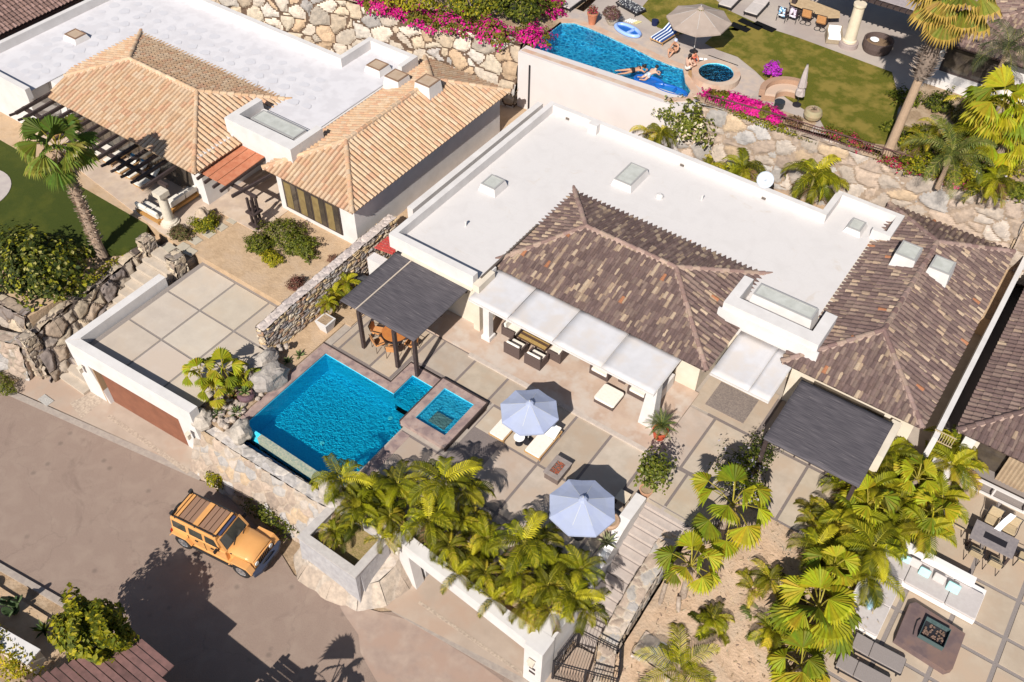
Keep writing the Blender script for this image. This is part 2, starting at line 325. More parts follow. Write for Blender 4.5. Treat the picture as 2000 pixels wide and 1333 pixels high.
# patio slabs of the pool terrace
g = MB(); g.box(-28.4, -5.2, 15.2, 26.0, -.09, -.012); 
for c in (): pass
GJ = M('patio_joint', (.215, .175, .16), (.17, .14, .13), scale=22, rough=.9)
g = MB()
for b in ((-26.95, -22.85, 22.05, 26.0), (-22.85, -17.75, 23.85, 26.0), (-17.6, -9.04, 18.11, 26.0), (-9.04, -8.6, 23.35, 26.0), (-20.3, -17.6, 16.6, 20.05)): g.box(b[0], b[1], b[2], b[3], -.03, -.014)
g.box(-8.6, 1.0, 26.0, 32.7, -.03, -.014); g.box(-8.6, -5.3, 23.3, 26.0, -.03, -.014)
struct(g, 'patio_joint_bed', GJ)
XS = [-26.45, -24.32, -22.2, -20.1, -18.0, -15.9, -13.8, -11.8, -9.7, -9.02]
g = MB()
def slabrect(x0, x1, y0, y1, z1=0.0):
    kk = rnd.uniform(.86, 1.08); g.box(x0 + .07, x1 - .07, y0 + .07, y1 - .07, -.025, z1, (kk, kk * rnd.uniform(.97, 1.01), kk * rnd.uniform(.94, 1.02)))
for i, (x0, x1) in enumerate(zip(XS, XS[1:])):
    lo = 22.25 if x1 <= -24 else (22.25 if x1 > -17.7 else 23.9)
    if x1 == -22.2: lo = 22.2
    if x0 < -17.7 and x0 >= -22.3: lo = 23.95
    slabrect(x0, x1, lo if not (x1 == -22.2) else 22.2, 26.0) if x1 != -22.2 else slabrect(x0, -22.95, 22.2, 26.0)
    if x1 == -22.2: slabrect(-22.9, x1, 23.9, 26.0)
    if x0 > -17.9: slabrect(max(x0, -17.55), x1, 18.9, 22.25)
    if x0 > -20.3: slabrect(max(x0, -17.55), x1, 16.7, 18.9) if x0 > -18.1 else None
slabrect(-26.95, -26.45, 22.2, 26.0)
slabrect(-20.2, -17.6, 16.7, 20.0); slabrect(-17.6, -15.9, 22.25, 23.93); slabrect(-7.7, -5.4, 23.4, 25.95); slabrect(-9.0, -8.62, 23.45, 26.0)
for x0, x1 in zip([-8.65, -7.7, -5.4, -3.25, -1.1, .95], [-7.7, -5.4, -3.25, -1.1, .95]): slabrect(x0, x1, 26.05, 29.7) if x0 > -8.6 else slabrect(x0, x1, 23.4, 25.95)
for x0, x1 in ((-9.6, -8.15), (-8.15, -5.4)): slabrect(x0, x1, 26.0 if x0 < -9 else 26.05, 29.7, .004)
for x0, x1 in ((-9.7, -6.1), (-6.0, -3.25), (-3.25, -1.1), (-1.1, .95)): slabrect(x0, x1, 29.75, 33.0, .002)
struct(g, 'patio_paving', SLABG)
g = MB(); g.box(-26.6, -9.55, 26.02, 30.6, -.03, .10); g.box(-27.0, -21.4, 26.9, 27.75, -.03, .09); struct(g, 'porch_floor', SANDST)
g = MB(); g.box(-20.6, -9.55, 25.78, 26.02, -.03, .115); struct(g, 'porch_step_edge', M('pale_stone_edge', (.52, .44, .38), (.44, .37, .32), scale=5))
g = MB(); g.box(-9.0, -6.9, 30.2, 32.0, 0.0, .025); tag(g.build('door_mat', M('door_mat_fabric', (.16, .13, .12), (.27, .22, .19), scale=14, rough=.95)), 'large dark grey mat on the paving in front of the white entry canopy', 'door mat')
# house 2 patio, lawn, garden path
g = MB(); g.prism([(-57, 24.6), (-51, 23.6), (-40.1, 22.35), (-39.2, 22.35), (-39.2, 25.6), (-35.6, 25.6), (-35.6, 30), (-57, 30)], .9, 1.02); struct(g, 'stone_patio', M('travertine', (.50, .38, .28), (.56, .45, .36), scale=1.3, rough=.8, c3=(.44, .34, .27), s3=.8))
g = MB(); g.prism([(-60, 25), (-51, 23.55), (-49.8, 23.8), (-41.4, 22.45), (-40.25, 21.2), (-40.6, 20.4), (-45, 16.5), (-60, 13.5)], .45, .95); struct(g, 'lawn', LAWN2)
g = MB()
g.lathe(-52.3, 18.2, [(2.3, .8), (2.3, .985)], 40); struct(g, 'round_stone_pad', M('pad_stone', (.48, .42, .38), (.42, .36, .34), scale=2, rough=.8))
g = MB(); rr = random.Random(3)
for px, py in ((382, 470), (408, 457), (432, 444), (455, 430), (358, 482), (345, 497), (330, 484), (372, 492)):
    p = W(px, py, 1.0); g.obox((p.x, p.y, .985), (.62, .55, .05), rr.uniform(-.1, .1))
struct(g, 'stepping_stone_path', M('step_stone', (.46, .40, .31), (.40, .35, .28), scale=4, rough=.85))

# upper terrace: paving, lawns, pool deck
LW1 = [W(*p, ZU)[:2] for p in ((1376, 86), (1405, 60), (1475, 48), (1560, 75), (1655, 110), (1742, 142), (1757, 200), (1738, 285), (1690, 280), (1650, 268), (1612, 255), (1600, 232), (1570, 215), (1540, 196), (1500, 165), (1475, 140), (1440, 112), (1400, 98))]
LW2 = [W(*p, ZU)[:2] for p in ((1246, 24), (1275, -10), (1382, -14), (1420, 20), (1475, 45), (1440, 62), (1400, 55), (1330, 68), (1285, 55))]
g = MB(); g.sheet(LW1, ZU + .03); g.sheet(LW2, ZU + .03); struct(g, 'upper_lawn', LAWN)
g = MB(); g.sheet([(-30.2, 50.6), (-26, 51.2), (-22, 51.2), (-20.9, 52.0), (-18.9, 52), (-17, 50.6), (-17.2, 48.7), (-12.2, 48.0), (-8, 49), (-8, 66), (-32, 66)], ZU); struct(g, 'upper_patio', M('upper_paving', (.40, .34, .30), (.46, .39, .33), scale=1, rough=.85, c3=(.36, .30, .27), s3=.5))
g = MB(); g.sheet([(-60, 41), (-31.2, 46.3), (-30.9, 49), (-31.5, 66), (-60, 66)], ZU - .02); g.sheet([(-12.4, 48.2), (.2, 49.2), (12, 50.4), (12, 66), (-8.2, 66), (-8.7, 54), (-8.9, 49.9)], ZU + .01); g.sheet([(-19.6, 46.7), (-12.3, 48.0), (-12.3, 49), (-17.2, 48.9), (-19.0, 48.2)], ZU + .015); struct(g, 'upper_bed_soil', SOIL)
g = MB()
for q in ((1428, 48, 1462, 62), (1445, 40, 1486, 58), (1474, 46, 1512, 62)):
    a = W(q[0], q[1], ZU); b = W(q[2], q[3], ZU); g.obox(((a.x + b.x) / 2, (a.y + b.y) / 2, ZU + .05), ((b - a).length, .55, .06), math.atan2(b.y - a.y, b.x - a.x))
struct(g, 'lawn_stepping_slabs', SLAB)

# ================================================================ stone walls
PAL_TAN = [(.52, .42, .31), (.46, .37, .28), (.56, .48, .38), (.42, .36, .30), (.50, .45, .40), (.47, .34, .23), (.36, .33, .31), (.58, .50, .42)]
PAL_GREY = [(.27, .225, .195), (.34, .28, .225), (.38, .31, .235), (.23, .19, .175), (.31, .24, .185), (.42, .34, .255)]
PAL_WARM = [(.42, .35, .295), (.385, .30, .24), (.43, .32, .22), (.35, .32, .30), (.45, .385, .335), (.34, .265, .215), (.40, .37, .355), (.42, .33, .27)]
PAL_MIX = [(.45, .36, .26), (.30, .25, .22), (.52, .38, .22), (.38, .35, .33), (.24, .20, .19), (.55, .46, .36), (.35, .22, .15)]
def stone_patch(mb, P00, P10, P11, P01, size, depth, res, pal, mortar, seed=0, stretch=(1, 1, 1), normal=None, edge=.16):
    P00, P10, P11, P01 = map(Vector, (P00, P10, P11, P01))
    nu = max(2, int(max((P10 - P00).length, (P11 - P01).length) / res)); nv = max(1, int(max((P01 - P00).length, (P11 - P10).length) / res))
    n = (P10 - P00).cross(P01 - P00).normalized() if normal is None else Vector(normal)
    pts = []; cl = []
    for j in range(nv + 1):
        for i in range(nu + 1):
            u, v = i / nu, j / nv; p = P00.lerp(P10, u).lerp(P01.lerp(P11, u), v)
            q = Vector((p.x / stretch[0], p.y / stretch[1], p.z / stretch[2])) / size + Vector((seed * 7.3, seed * 3.1, 0))
            q += Vector((noise.noise(q * 1.3), noise.noise(q * 1.3 + Vector((5, 5, 5))), noise.noise(q * 1.3 + Vector((9, 1, 4))))) * .22
            d, c = noise.voronoi(q); e = d[1] - d[0]; t = min(1, e / (edge * 2)); t = t * t * (3 - 2 * t)
            hh = noise.noise(c[0] * 3.7); pts.append(p + n * depth * (t * (.75 + .5 * hh) + .18 * noise.noise(q * 4)))
            if e < edge * .42: k = mortar
            else:
                r_ = abs(noise.noise(c[0] * 9.1 + Vector((.5, .2, .7)))) * 23.7; k = pal[int(r_ * 3.3) % len(pal)]; k = tuple(x * (.85 + .3 * (r_ % 1)) for x in k)
            cl.append(k)
    b = len(mb.v); mb.v += [tuple(p) for p in pts]
    for j in range(nv):
        for i in range(nu):
            a = j * (nu + 1) + i; mb.f.append((b + a, b + a + 1, b + a + nu + 2, b + a + nu + 1)); mb.c.append(cl[a]); mb.m.append(mb.mi)
def stone_wall(path, z0, tops, th, size, depth=.08, res=.1, pal=PAL_TAN, mortar=(.3, .24, .19), seed=0, batter=0.0, back=True, mb=None, stretch=(1, 1, 1), side=-1, cap=None, capcol=None):
    """wall along path (front face on the right-hand side looking along it when side=-1)"""
    mb = mb or MB()
    if not isinstance(tops, (list, tuple)): tops = [tops] * len(path)
    z0s = z0 if isinstance(z0, (list, tuple)) else [z0] * len(path)
    P = [Vector((x, y, 0)) for x, y in path]; N = []
    for i in range(len(P)):
        d = (P[min(i + 1, len(P) - 1)] - P[max(i - 1, 0)]).normalized(); N.append(Vector((d.y, -d.x, 0)) * (1 if side == -1 else -1))
    for i in range(len(P) - 1):
        a, b = P[i], P[i + 1]; ta, tb = tops[i], tops[i + 1]; fa, fb = a + N[i] * (batter), b + N[i + 1] * (batter)
        A0 = Vector((fa.x, fa.y, z0s[i])); B0 = Vector((fb.x, fb.y, z0s[i + 1])); A1 = Vector((a.x, a.y, ta)); B1 = Vector((b.x, b.y, tb))
        if side == -1: stone_patch(mb, A0, B0, B1, A1, size, depth, res, pal, mortar, seed, stretch)
        else: stone_patch(mb, B0, A0, A1, B1, size, depth, res, pal, mortar, seed, stretch)
        A2 = A1 - N[i] * th; B2 = B1 - N[i + 1] * th; cp = cap or pal
        if side == -1: stone_patch(mb, A1, B1, B2, A2, size, depth * .5, res, cp, mortar if not cap else cap[0], seed + 1, stretch)
        else: stone_patch(mb, B1, A1, A2, B2, size, depth * .5, res, cp, mortar if not cap else cap[0], seed + 1, stretch)
        if back:
            A3 = Vector((A2.x, A2.y, z0s[i])); B3 = Vector((B2.x, B2.y, z0s[i + 1]))
            if side == -1: stone_patch(mb, B3, A3, A2, B2, size, depth, res * 1.3, pal, mortar, seed + 2, stretch)
            else: stone_patch(mb, A3, B3, B2, A2, size, depth, res * 1.3, pal, mortar, seed + 2, stretch)
    for i, sgn in ((0, 1), (len(P) - 1, -1)):
        a = P[i]; n = N[i]; lo = Vector((a.x, a.y, z0s[i])) + n * batter; hi = Vector((a.x, a.y, tops[i])); lo2 = Vector((a.x, a.y, z0s[i])) - n * th; hi2 = hi - n * th
        q = (lo2, lo, hi, hi2) if (sgn == 1) == (side == -1) else (lo, lo2, hi2, hi)
        stone_patch(mb, *q, size, depth, res, pal, mortar, seed + 3, stretch)
    return mb
def wallobj(mb, name, label, cat='wall', mat=None): return tag(mb.build(name, mat or STONE), label, cat)

# boundary wall between the two houses (B direction): pillow-faced thin stones, pale cap
m = stone_wall([(-28.95, 19.7), (-28.95, 22), (-28.95, 30.2)], 0.0, [1.95, 2.1, 2.3], .55, .34, .10, .055, PAL_MIX, (.22, .17, .14), seed=2, side=-1, cap=[(.50, .43, .40), (.54, .46, .42), (.47, .40, .38)], stretch=(1, 1.3, .45))
wallobj(m, 'boundary_wall', 'long rough stone boundary wall with pale flat cap between the sand garden and the palm bed')
# upper retaining wall, left stretch with bougainvillea on top, and right stretch behind the white roof
m = stone_wall([(-62, 36.0), (-49.0, 41.2), (-44.2, 43.2), (-36.5, 44.8), (-31.2, 45.6)], .6, [5.15] * 5, .5, 1.15, .2, .11, PAL_TAN, (.13, .085, .06), seed=5, batter=1.0, back=False, stretch=(1.1, 1, .85))
wallobj(m, 'boulder_retaining_wall', 'tall wall of big tan boulders behind the tiled house, bougainvillea hanging over its top')
m = stone_wall([(-20.4, 46.3), (-18.4, 46.9), (-10, 47.6), (-2.3, 48.35), (.2, 48.7)], .6, [4.9] * 5, .45, 1.0, .13, .10, PAL_WARM, (.33, .25, .19), seed=9, batter=.8, back=False, stretch=(1.15, 1, .8))
wallobj(m, 'retaining_wall', 'pale stone retaining wall with an iron railing on top behind the flat white roof')
m = stone_wall([(.1, 48.6), (2.4, 50.6), (2.7, 54)], 3.0, [5.6, 5.7, 5.7], .7, .8, .14, .1, PAL_WARM, (.33, .25, .19), seed=12, side=-1); 
m = stone_wall([(.2, 48.5), (6, 49.5), (14, 50.5)], .6, [4.9, 4.9, 4.9], .7, 1.0, .15, .12, PAL_WARM, (.33, .25, .19), seed=14, batter=.9, mb=m, back=False)
wallobj(m, 'corner_stone_wall', 'pale stone wall turning back uphill at the right end of the railing')
# white pool wall of the upper pool
g = MB(); g.prism([(-31.0, 45.05), (-19.9, 45.5), (-19.0, 46.5), (-19.0, 46.9), (-31.0, 46.0)], .6, 5.02)
o = tag(g.build('pool_wall', M('pinkish_white_wall', (.60, .545, .53), (.56, .505, .485), scale=.6, rough=.9, lo=.3, hi=.7)), 'tall smooth off-white wall carrying the upper pool', 'wall')
p = W(1047, 120, 4.9)
g = MB(); g.tube([(-30.05, 44.98, 4.4), (-30.05, 44.98, 1.0)], .05, 6); tag(g.build('drain_pipe', BLACKM), 'thin dark drain pipe running down the left end of the tall off-white pool wall', 'pipe')

# left boulder wall beside the steps to the tiled house (dark rounded boulders)
m = stone_wall([(-40.7, 13.3), (-40.4, 14.8), (-40.15, 19.0), (-39.95, 20.9)], -3.05, [-.6, .0, .45, .9], .55, .85, .26, .07, PAL_GREY, (.09, .07, .06), seed=21, batter=1.25, back=False, side=-1, stretch=(1, 1, 1))
wallobj(m, 'boulder_wall', 'dark wall of rounded grey boulders beside the left garage and its steps')
m = stone_wall([(-46, 10.6), (-43.0, 11.9), (-40.9, 12.8)], -3.05, [-.4, -.5, -.6], .7, .6, .1, .08, PAL_WARM, (.3, .25, .2), seed=22, batter=.5, back=True)
m = stone_wall([(-60, 12.2), (-41.3, 13.85)], -3.05, [.5, .45], .6, .7, .14, .09, PAL_GREY + PAL_WARM[:3], (.16, .12, .10), seed=24, batter=.7, mb=m, back=False)
wallobj(m, 'street_stone_wall', 'pale stone wall by the street at the far left edge with hedge below it')
for k, (x, y, z0, zt, lb) in enumerate(((-40.55, 13.2, -3.0, -.05, 'rough stone pillar at the street end of the dark boulder wall'), (-39.75, 21.1, -.5, 1.65, 'rough stone pillar at the upper end of the dark boulder wall, by the lawn'), (-37.35, 21.1, -.6, 1.6, 'rough stone pillar between the garden steps and the corner of the garage roof terrace'))):
    w = .36; m = stone_wall([(x - w, y - w), (x + w, y - w)], z0, zt, 2 * w, .4, .09, .06, PAL_GREY + PAL_TAN[:3], (.16, .13, .11), seed=30 + k, batter=.05)
    for a, b in (((x + w, y - w), (x + w, y + w)), ((x - w, y + w), (x - w, y - w))): stone_patch(m, (*a, z0), (*b, z0), (*b, zt), (*a, zt), .4, .09, .06, PAL_GREY + PAL_TAN[:3], (.16, .13, .11), 40 + k)
    wallobj(m, 'stone_pillar', lb, 'pillar')
# steps
g = MB()
for i in range(16): g.box(-39.6, -37.4, 13.4 + i * .5, 22.4 if i < 15 else 21.6, -3.05 + i * .249, -3.05 + (i + 1) * .249 - .002 * i)
tag(g.build('garden_steps', M('step_concrete', (.50, .42, .34), (.42, .35, .28), scale=2, rough=.85)), 'flight of pale steps climbing between the dark boulder wall and the left garage', 'steps')
# pool retaining wall on the street
m = stone_wall([(-29.0, 14.55), (-26.5, 14.55), (-21.4, 14.75), (-20.2, 14.9)], -3.05, [-.35, -.4, -.5, -.5], .55, .62, .07, .055, PAL_WARM, (.42, .34, .27), seed=50, batter=1.15, cap=[(.50, .46, .44), (.44, .40, .37), (.55, .49, .44)], back=True)
wallobj(m, 'pool_retaining_wall', 'battered pale stone wall holding the near swimming pool above the parked off-roader')
# rocks at foot of planter
m = MB(); rs = [(-21.6, 13.2, .9, .9, .9), (-20.6, 12.4, 1.2, .7, .55), (-19.2, 12.4, 1.3, .75, .5), (-17.7, 12.7, 1.2, .8, .6), (-16.8, 13.7, 1.0, 1.3, 1.1), (-16.4, 14.9, .7, 1.0, .9), (-21.3, 14.2, .7, .9, 1.4), (-17.6, 15.6, 1.4, .9, 1.9)]
PAL_PALE = [(.48, .40, .33), (.45, .385, .335), (.49, .43, .38), (.43, .345, .28)]
base = [(-21.7, 13.0), (-20.7, 12.15), (-18.7, 12.25), (-16.9, 12.7), (-16.0, 13.6), (-15.75, 14.9), (-15.9, 15.6)]
m = stone_wall([(x + (-18.5 - x) * .28, y + (14.6 - y) * .28) for x, y in base], -3.05, [-1.7, -2.2, -2.3, -2.2, -1.9, -1.7, -1.6], 1.3, 1.9, .09, .07, PAL_PALE, (.43, .36, .30), seed=63, batter=.75, back=False)
wallobj(m, 'rock_footing', 'low mass of pale smooth rocks under the square grey stone planter', 'rocks')
# planter box
g = MB()
def planter_ring(g, x0, x1, y0, y1, z0, z1, t, bat=.12):
    g.prism([(x0 - bat, y0 - bat), (x1 + bat, y0 - bat), (x1, y0 + t), (x0, y0 + t)], z0, z1, top=[(x0, y0), (x1, y0), (x1, y0 + t), (x0, y0 + t)])
    g.prism([(x0, y1 - t), (x1, y1 - t), (x1, y1), (x0, y1)], z0, z1)
    g.prism([(x0 - bat, y0 + t), (x0 + t, y0 + t), (x0 + t, y1 - t), (x0 - bat, y1 - t)], z0, z1, top=[(x0, y0 + t), (x0 + t, y0 + t), (x0 + t, y1 - t), (x0, y1 - t)])
    g.prism([(x1 - t, y0 + t), (x1 + bat, y0 + t), (x1 + bat, y1 - t), (x1 - t, y1 - t)], z0, z1, top=[(x1 - t, y0 + t), (x1, y0 + t), (x1, y1 - t), (x1 - t, y1 - t)])
pl = thing('stone_planter', 'big square grey stone planter box with a brown earth bed above the street bend', 'planter', (-18.8, 14.2, -3))
planter_ring(g, -20.5, -17.1, 12.95, 15.4, -3.0, -.58, .3); g.build('planter_wall', M('grey_slate_wall', (.44, .42, .42), (.33, .31, .32), scale=3.5, rough=.8, bump=.03, bscale=5, lo=.3, hi=.7), pl)
g = MB(); planter_ring(g, -20.56, -17.04, 12.89, 15.46, -.579, -.5, .42, 0); g.build('planter_rim', M('slate_rim', (.50, .46, .43), (.42, .38, .36), scale=4, rough=.8), pl)
g = MB(); g.box(-20.2, -17.4, 13.25, 15.1, -1.3, -.95); g.build('planter_soil', EARTH, pl)

# ================================================================ garage left (white, roof deck)
ga = thing('garage', 'white flat-roofed garage with paved roof terrace and a red-brown door facing the street', 'garage', (-33, 18, -3))
g = MB()
g.prism([(-37.35, 13.75), (-28.6, 14.25), (-28.6, 14.75), (-36.75, 14.3)], -.15, 1.15)            # front parapet/lintel
g.prism([(-37.35, 13.78), (-36.85, 14.33), (-36.85, 19.9), (-37.35, 19.9)], -3.05, 1.16)           # left parapet wall
g.prism([(-37.34, 13.78), (-35.75, 13.87), (-35.75, 14.4), (-37.2, 14.33)], -3.05, -.16, top=[(-37.34, 13.77), (-36.3, 13.83), (-36.3, 14.35), (-37.2, 14.33)])
g.prism([(-29.35, 14.22), (-28.3, 14.28), (-28.3, 14.78), (-29.35, 14.7)], -3.05, -.16, top=[(-29.1, 14.22), (-28.62, 14.26), (-28.62, 14.75), (-29.1, 14.7)])
g.box(-36.84, -29.3, 14.4, 22.3, -3.05, .39)
g.build('wall', WHITE, ga)
g = MB(); g.beam((-35.75, 14.12, -1.65), (-29.3, 14.5, -1.65), .09, 2.65); g.build('garage_door', GDOOR, ga)
g = MB(); g.beam((-36.0, 13.85, -1.6), (-36.0, 14.3, -1.6), .1, 2.8, up=(0, 0, 1)); g.build('door_frame', M('tan_frame', (.40, .27, .16), rough=.7), ga)
for k, (x, y) in enumerate(((-36.75, 13.7), (-28.9, 14.05))):
    g = MB(); g.box(x - .09, x + .09, y - .22, y - .04, -.75, -.42); g.box(x - .13, x + .13, y - .24, y + .02, -.415, -.38); g.build('wall_lamp', STONEC, ga)

# ================================================================ right garage / white wall at the front
gb = thing('garage_wall', 'white street wall of the second garage with palms growing along its top', 'garage', (-12, 15.2, -3))
g = MB()
g.prism([(-15.9, 15.05), (-8.35, 14.5), (-8.35, 15.1), (-15.9, 15.6)], -.55, .3)
g.prism([(-16.7, 15.2), (-15.45, 14.95), (-15.45, 15.5), (-16.7, 15.9)], -3.05, .31, top=[(-16.9, 15.35), (-15.95, 15.08), (-15.95, 15.6), (-16.9, 15.95)])
g.prism([(-9.1, 14.42), (-8.2, 14.4), (-8.2, 15.3), (-9.1, 15.3)], -3.05, .305)
g.prism([(-9.0, 15.31), (-8.23, 15.31), (-8.23, 17.6), (-9.0, 17.6)], -3.05, .3, top=[(-9.0, 15.31), (-8.23, 15.31), (-8.23, 17.0), (-9.0, 17.0)])
g.build('wall', WHITE, gb)
g = MB(); g.beam((-15.4, 18.0, -1.8), (-9.15, 18.0, -1.8), .08, 2.4); g.build('garage_door', GDOOR, gb)
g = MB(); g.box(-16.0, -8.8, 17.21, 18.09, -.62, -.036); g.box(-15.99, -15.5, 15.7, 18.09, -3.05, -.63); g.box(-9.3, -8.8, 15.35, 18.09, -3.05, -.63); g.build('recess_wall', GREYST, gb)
for k, (x, y, z) in enumerate(((-16.35, 15.0, -.3), (-8.65, 14.36, -.75))):
    g = MB(); g.box(x - .12, x + .12, y - .16, y - .02, z - .2, z + .15); g.box(x - .16, x + .16, y - .2, y, z + .152, z + .19); g.build('wall_lamp', STONEC, gb)
g = MB(); g.box(-8.8, -8.5, 14.385, 14.415, -1.55, -1.4); g.box(-8.8, -8.5, 14.385, 14.415, -1.95, -1.8); g.build('mail_slot', DKWOOD, gb)
# palm bed behind this wall
g = MB(); g.box(-16.9, -8.78, 15.62, 17.2, -.6, -.05); struct(g, 'palm_bed_soil', SOIL)
# stair flank wall
g = MB(); xa, xb = -9.05, -8.52; pr = [(17.61, -1.55), (19.3, -.75), (21.3, .25), (21.9, .42), (23.35, .42)]
vs = [(x, y, z) for x in (xa, xb) for y, z in pr] + [(x, y, -3.05) for x in (xa, xb) for y, z in pr]; n = len(pr)
g.add(vs, [(i, i + n, i + n + 1, i + 1) for i in range(n - 1)] + [(n + i, 3 * n + i, 3 * n + i + 1, n + i + 1) for i in range(n - 1)] + [(i + 1, 2 * n + i + 1, 2 * n + i, i) for i in range(n - 1)] + [(0, 2 * n, 3 * n, n), (n - 1, 2 * n - 1, 4 * n - 1, 3 * n - 1)])
tag(g.build('stair_wall', WHITE, None), 'long low white wall running up the left side of the entry stairs', 'wall')
# stairs
st = thing('entry_stairs', 'long flight of pinkish concrete steps climbing from the iron gate to the patio', 'stairs', (-7.5, 17, -3))
g = MB()
for i in range(15): g.box(-8.51, -6.42, 17.1 + i * .44, 23.75, -3.05, -3.0 + (i + 1) * .2 - .002)
g.build('steps', M('stair_concrete', (.47, .40, .36), (.41, .345, .31), scale=3, rough=.85), st)
for i in range(15): g = MB(); g.box(-8.5, -6.44, 17.1 + i * .44 + .38, 17.1 + i * .44 + .437, -3.0 + (i + 1) * .2 - .01, -3.0 + (i + 1) * .2 + .003); g.build('tread_strip', JOINT, st)  # thin dark strip along the back edge of every tread
m = stone_wall([(-6.4, 23.4), (-6.4, 20), (-6.3, 17.4), (-5.6, 15.9)], -3.05, [-.2, -1.05, -1.75, -2.0], .8, .5, .08, .06, PAL_WARM, (.42, .35, .28), seed=70, batter=0.0, side=1)
m = stone_wall([(-5.6, 17.5), (-4.6, 17.5), (-3.6, 17.45)], -3.05, [-1.5, -1.5, -1.55], 1.15, .55, .08, .06, PAL_WARM, (.42, .35, .28), seed=71, mb=m, side=-1, batter=.3)
wallobj(m, 'stair_stone_wall', 'low pale stone wall on the right of the entry stairs, turning around the sandy bed')
g = MB(); g.sheet([(-8.15, 15.0), (-5.6, 15.6), (-6.0, 17.1), (-8.1, 17.1)], -2.97); struct(g, 'gate_landing', DRIVE)

# ================================================================ swimming pool (near)
po = thing('swimming_pool', 'bright blue L-shaped swimming pool with brick coping on the near terrace', 'swimming pool', (-23.5, 18.5, 0))
PB = pool_caustic_mat('pool_plaster_caustics', (.022, .53, .80), (.085, .70, .90), 12)
g = MB(); D = -1.35
g.box(-26.9, -20.3, 15.9, 21.6, D - .1, D)                     # floor
g.box(-26.95, -26.8, 15.9, 21.6, D, -.06); g.box(-26.8, -22.15, 21.6, 21.75, D, -.06); g.box(-20.35, -20.2, 15.9, 20.3, D, -.06)
g.box(-22.15, -20.8, 21.6, 23.1, -.9, -.45); g.box(-22.3, -22.15, 21.75, 23.2, -.9, -.06); g.box(-22.15, -20.75, 23.1, 23.25, -.9, -.06)
g.box(-26.8, -20.35, 15.78, 15.9, D, -.135)
g.box(-20.95, -20.36, 15.95, 20.3, D, -.9)
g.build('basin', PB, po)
g = MB(); g.sheet([(-26.8, 15.9), (-20.35, 15.9), (-20.35, 20.3), (-20.8, 20.3), (-20.8, 23.1), (-22.15, 23.1), (-22.15, 21.6), (-26.8, 21.6)], -.12); g.build('water', water_mat('pool_water', (.36, .96, 1.0), 6, .006), po)
g = MB()
g.box(-27.35, -26.8, 15.6, 21.6, -.05, .012); g.box(-27.35, -22.15, 21.6, 22.05, -.05, .014); g.box(-22.72, -22.15, 22.05, 23.1, -.05, .012); g.box(-22.72, -20.75, 23.1, 23.68, -.05, .015); g.box(-20.3, -19.75, 15.6, 20.0, -.05, .012)
g.build('coping', BRICK, po)
g = MB(); g.box(-27.4, -22.72, 22.05, 22.12, -.05, .02); g.box(-22.79, -22.72, 22.12, 23.75, -.05, .02); g.box(-22.79, -20.4, 23.68, 23.75, -.05, .021); g.build('drain_channel', DKWOOD, po)
g = MB(); g.box(-25.75, -20.35, 15.62, 15.9, -.6, -.10); g.build('overflow_weir', M('weir_tile', (.20, .27, .22), (.42, .40, .30), scale=8, rough=.35), po)
g = MB(); g.box(-27.3, -20.3, 14.96, 15.6, -1.18, -1.1); g.build('trough_floor', M('trough_tile', (.02, .09, .17), rough=.5), po)
g = MB(); g.sheet([(-26.6, 15.12), (-20.3, 15.12), (-20.3, 15.61), (-26.6, 15.61)], -.85); g.build('trough_water', water_mat('trough_water', (.25, .55, .8)), po)
for (x, y) in ((-23.75, 17.8), (-21.3, 17.0), (-22.0, 21.0)):
    g = MB(); g.lathe(x, y, [(.12, D), (.12, D + .03), (.05, D + .04)], 12); g.build('pool_light', M('pool_lamp_glass', (.8, .9, .9), rough=.3), po)
# pool-edge spa
sp = thing('spa', 'raised square spa pool with brick coping joined to the near swimming pool', 'spa', (-19.3, 22, 0))
g = MB()
x0, x1, y0, y1 = -20.15, -18.3, 20.9, 23.25
g.box(x0, x1, y0, y1, -.8, -.6); g.box(x0, x1, y0, y1, -.59, -.26)
g.box(-20.6, x0 + .001, y0 - .6, y1 + .45, -.6, .22); g.box(x1, -17.85, y0 - .6, y1 + .45, -.6, .22); g.box(x0 + .001, x1, y0 - .6, y0, -.6, .221); g.box(x0 + .001, x1, y1, y1 + .45, -.6, .221)
g.build('spa_wall', BRICK, sp)
g = MB(); g.box(x0 + .02, x1 - .02, y0 + .02, y1 - .02, -.255, -.24)
g.box(x0 + .001, x0 + .5, y0, y1, -.24, -.02); g.box(x1 - .35, x1 - .001, y0, y1, -.24, -.021); g.box(x0 + .5, x1 - .35, y0, y0 + .35, -.24, -.02); g.box(x0 + .5, x1 - .35, y1 - .75, y1, -.24, -.02)
g.box(x0 + .001, x0 + .012, y0, y1, -.02, .2); g.box(x1 - .012, x1 - .001, y0, y1, -.02, .2); g.box(x0 + .012, x1 - .012, y0 + .001, y0 + .012, -.02, .2); g.box(x0 + .012, x1 - .012, y1 - .012, y1 - .001, -.02, .2)
g.build('spa_basin', pool_caustic_mat('spa_plaster_caustics', (.035, .46, .66), (.12, .62, .78), 9), sp)
g = MB(); g.sheet([(x0, y0), (x1, y0), (x1, y1), (x0, y1)], .13); g.build('spa_water', water_mat('spa_water', (.62, .95, 1.0), 6, .012), sp)
g = MB(); g.box(-20.66, -20.6, 20.3, 23.75, -.05, .25); g.box(-20.6, -17.79, y1 + .45, y1 + .52, -.05, .25); g.box(-17.85, -17.79, 20.25, y1 + .45, -.05, .25); g.build('drain_channel', DKWOOD, sp)

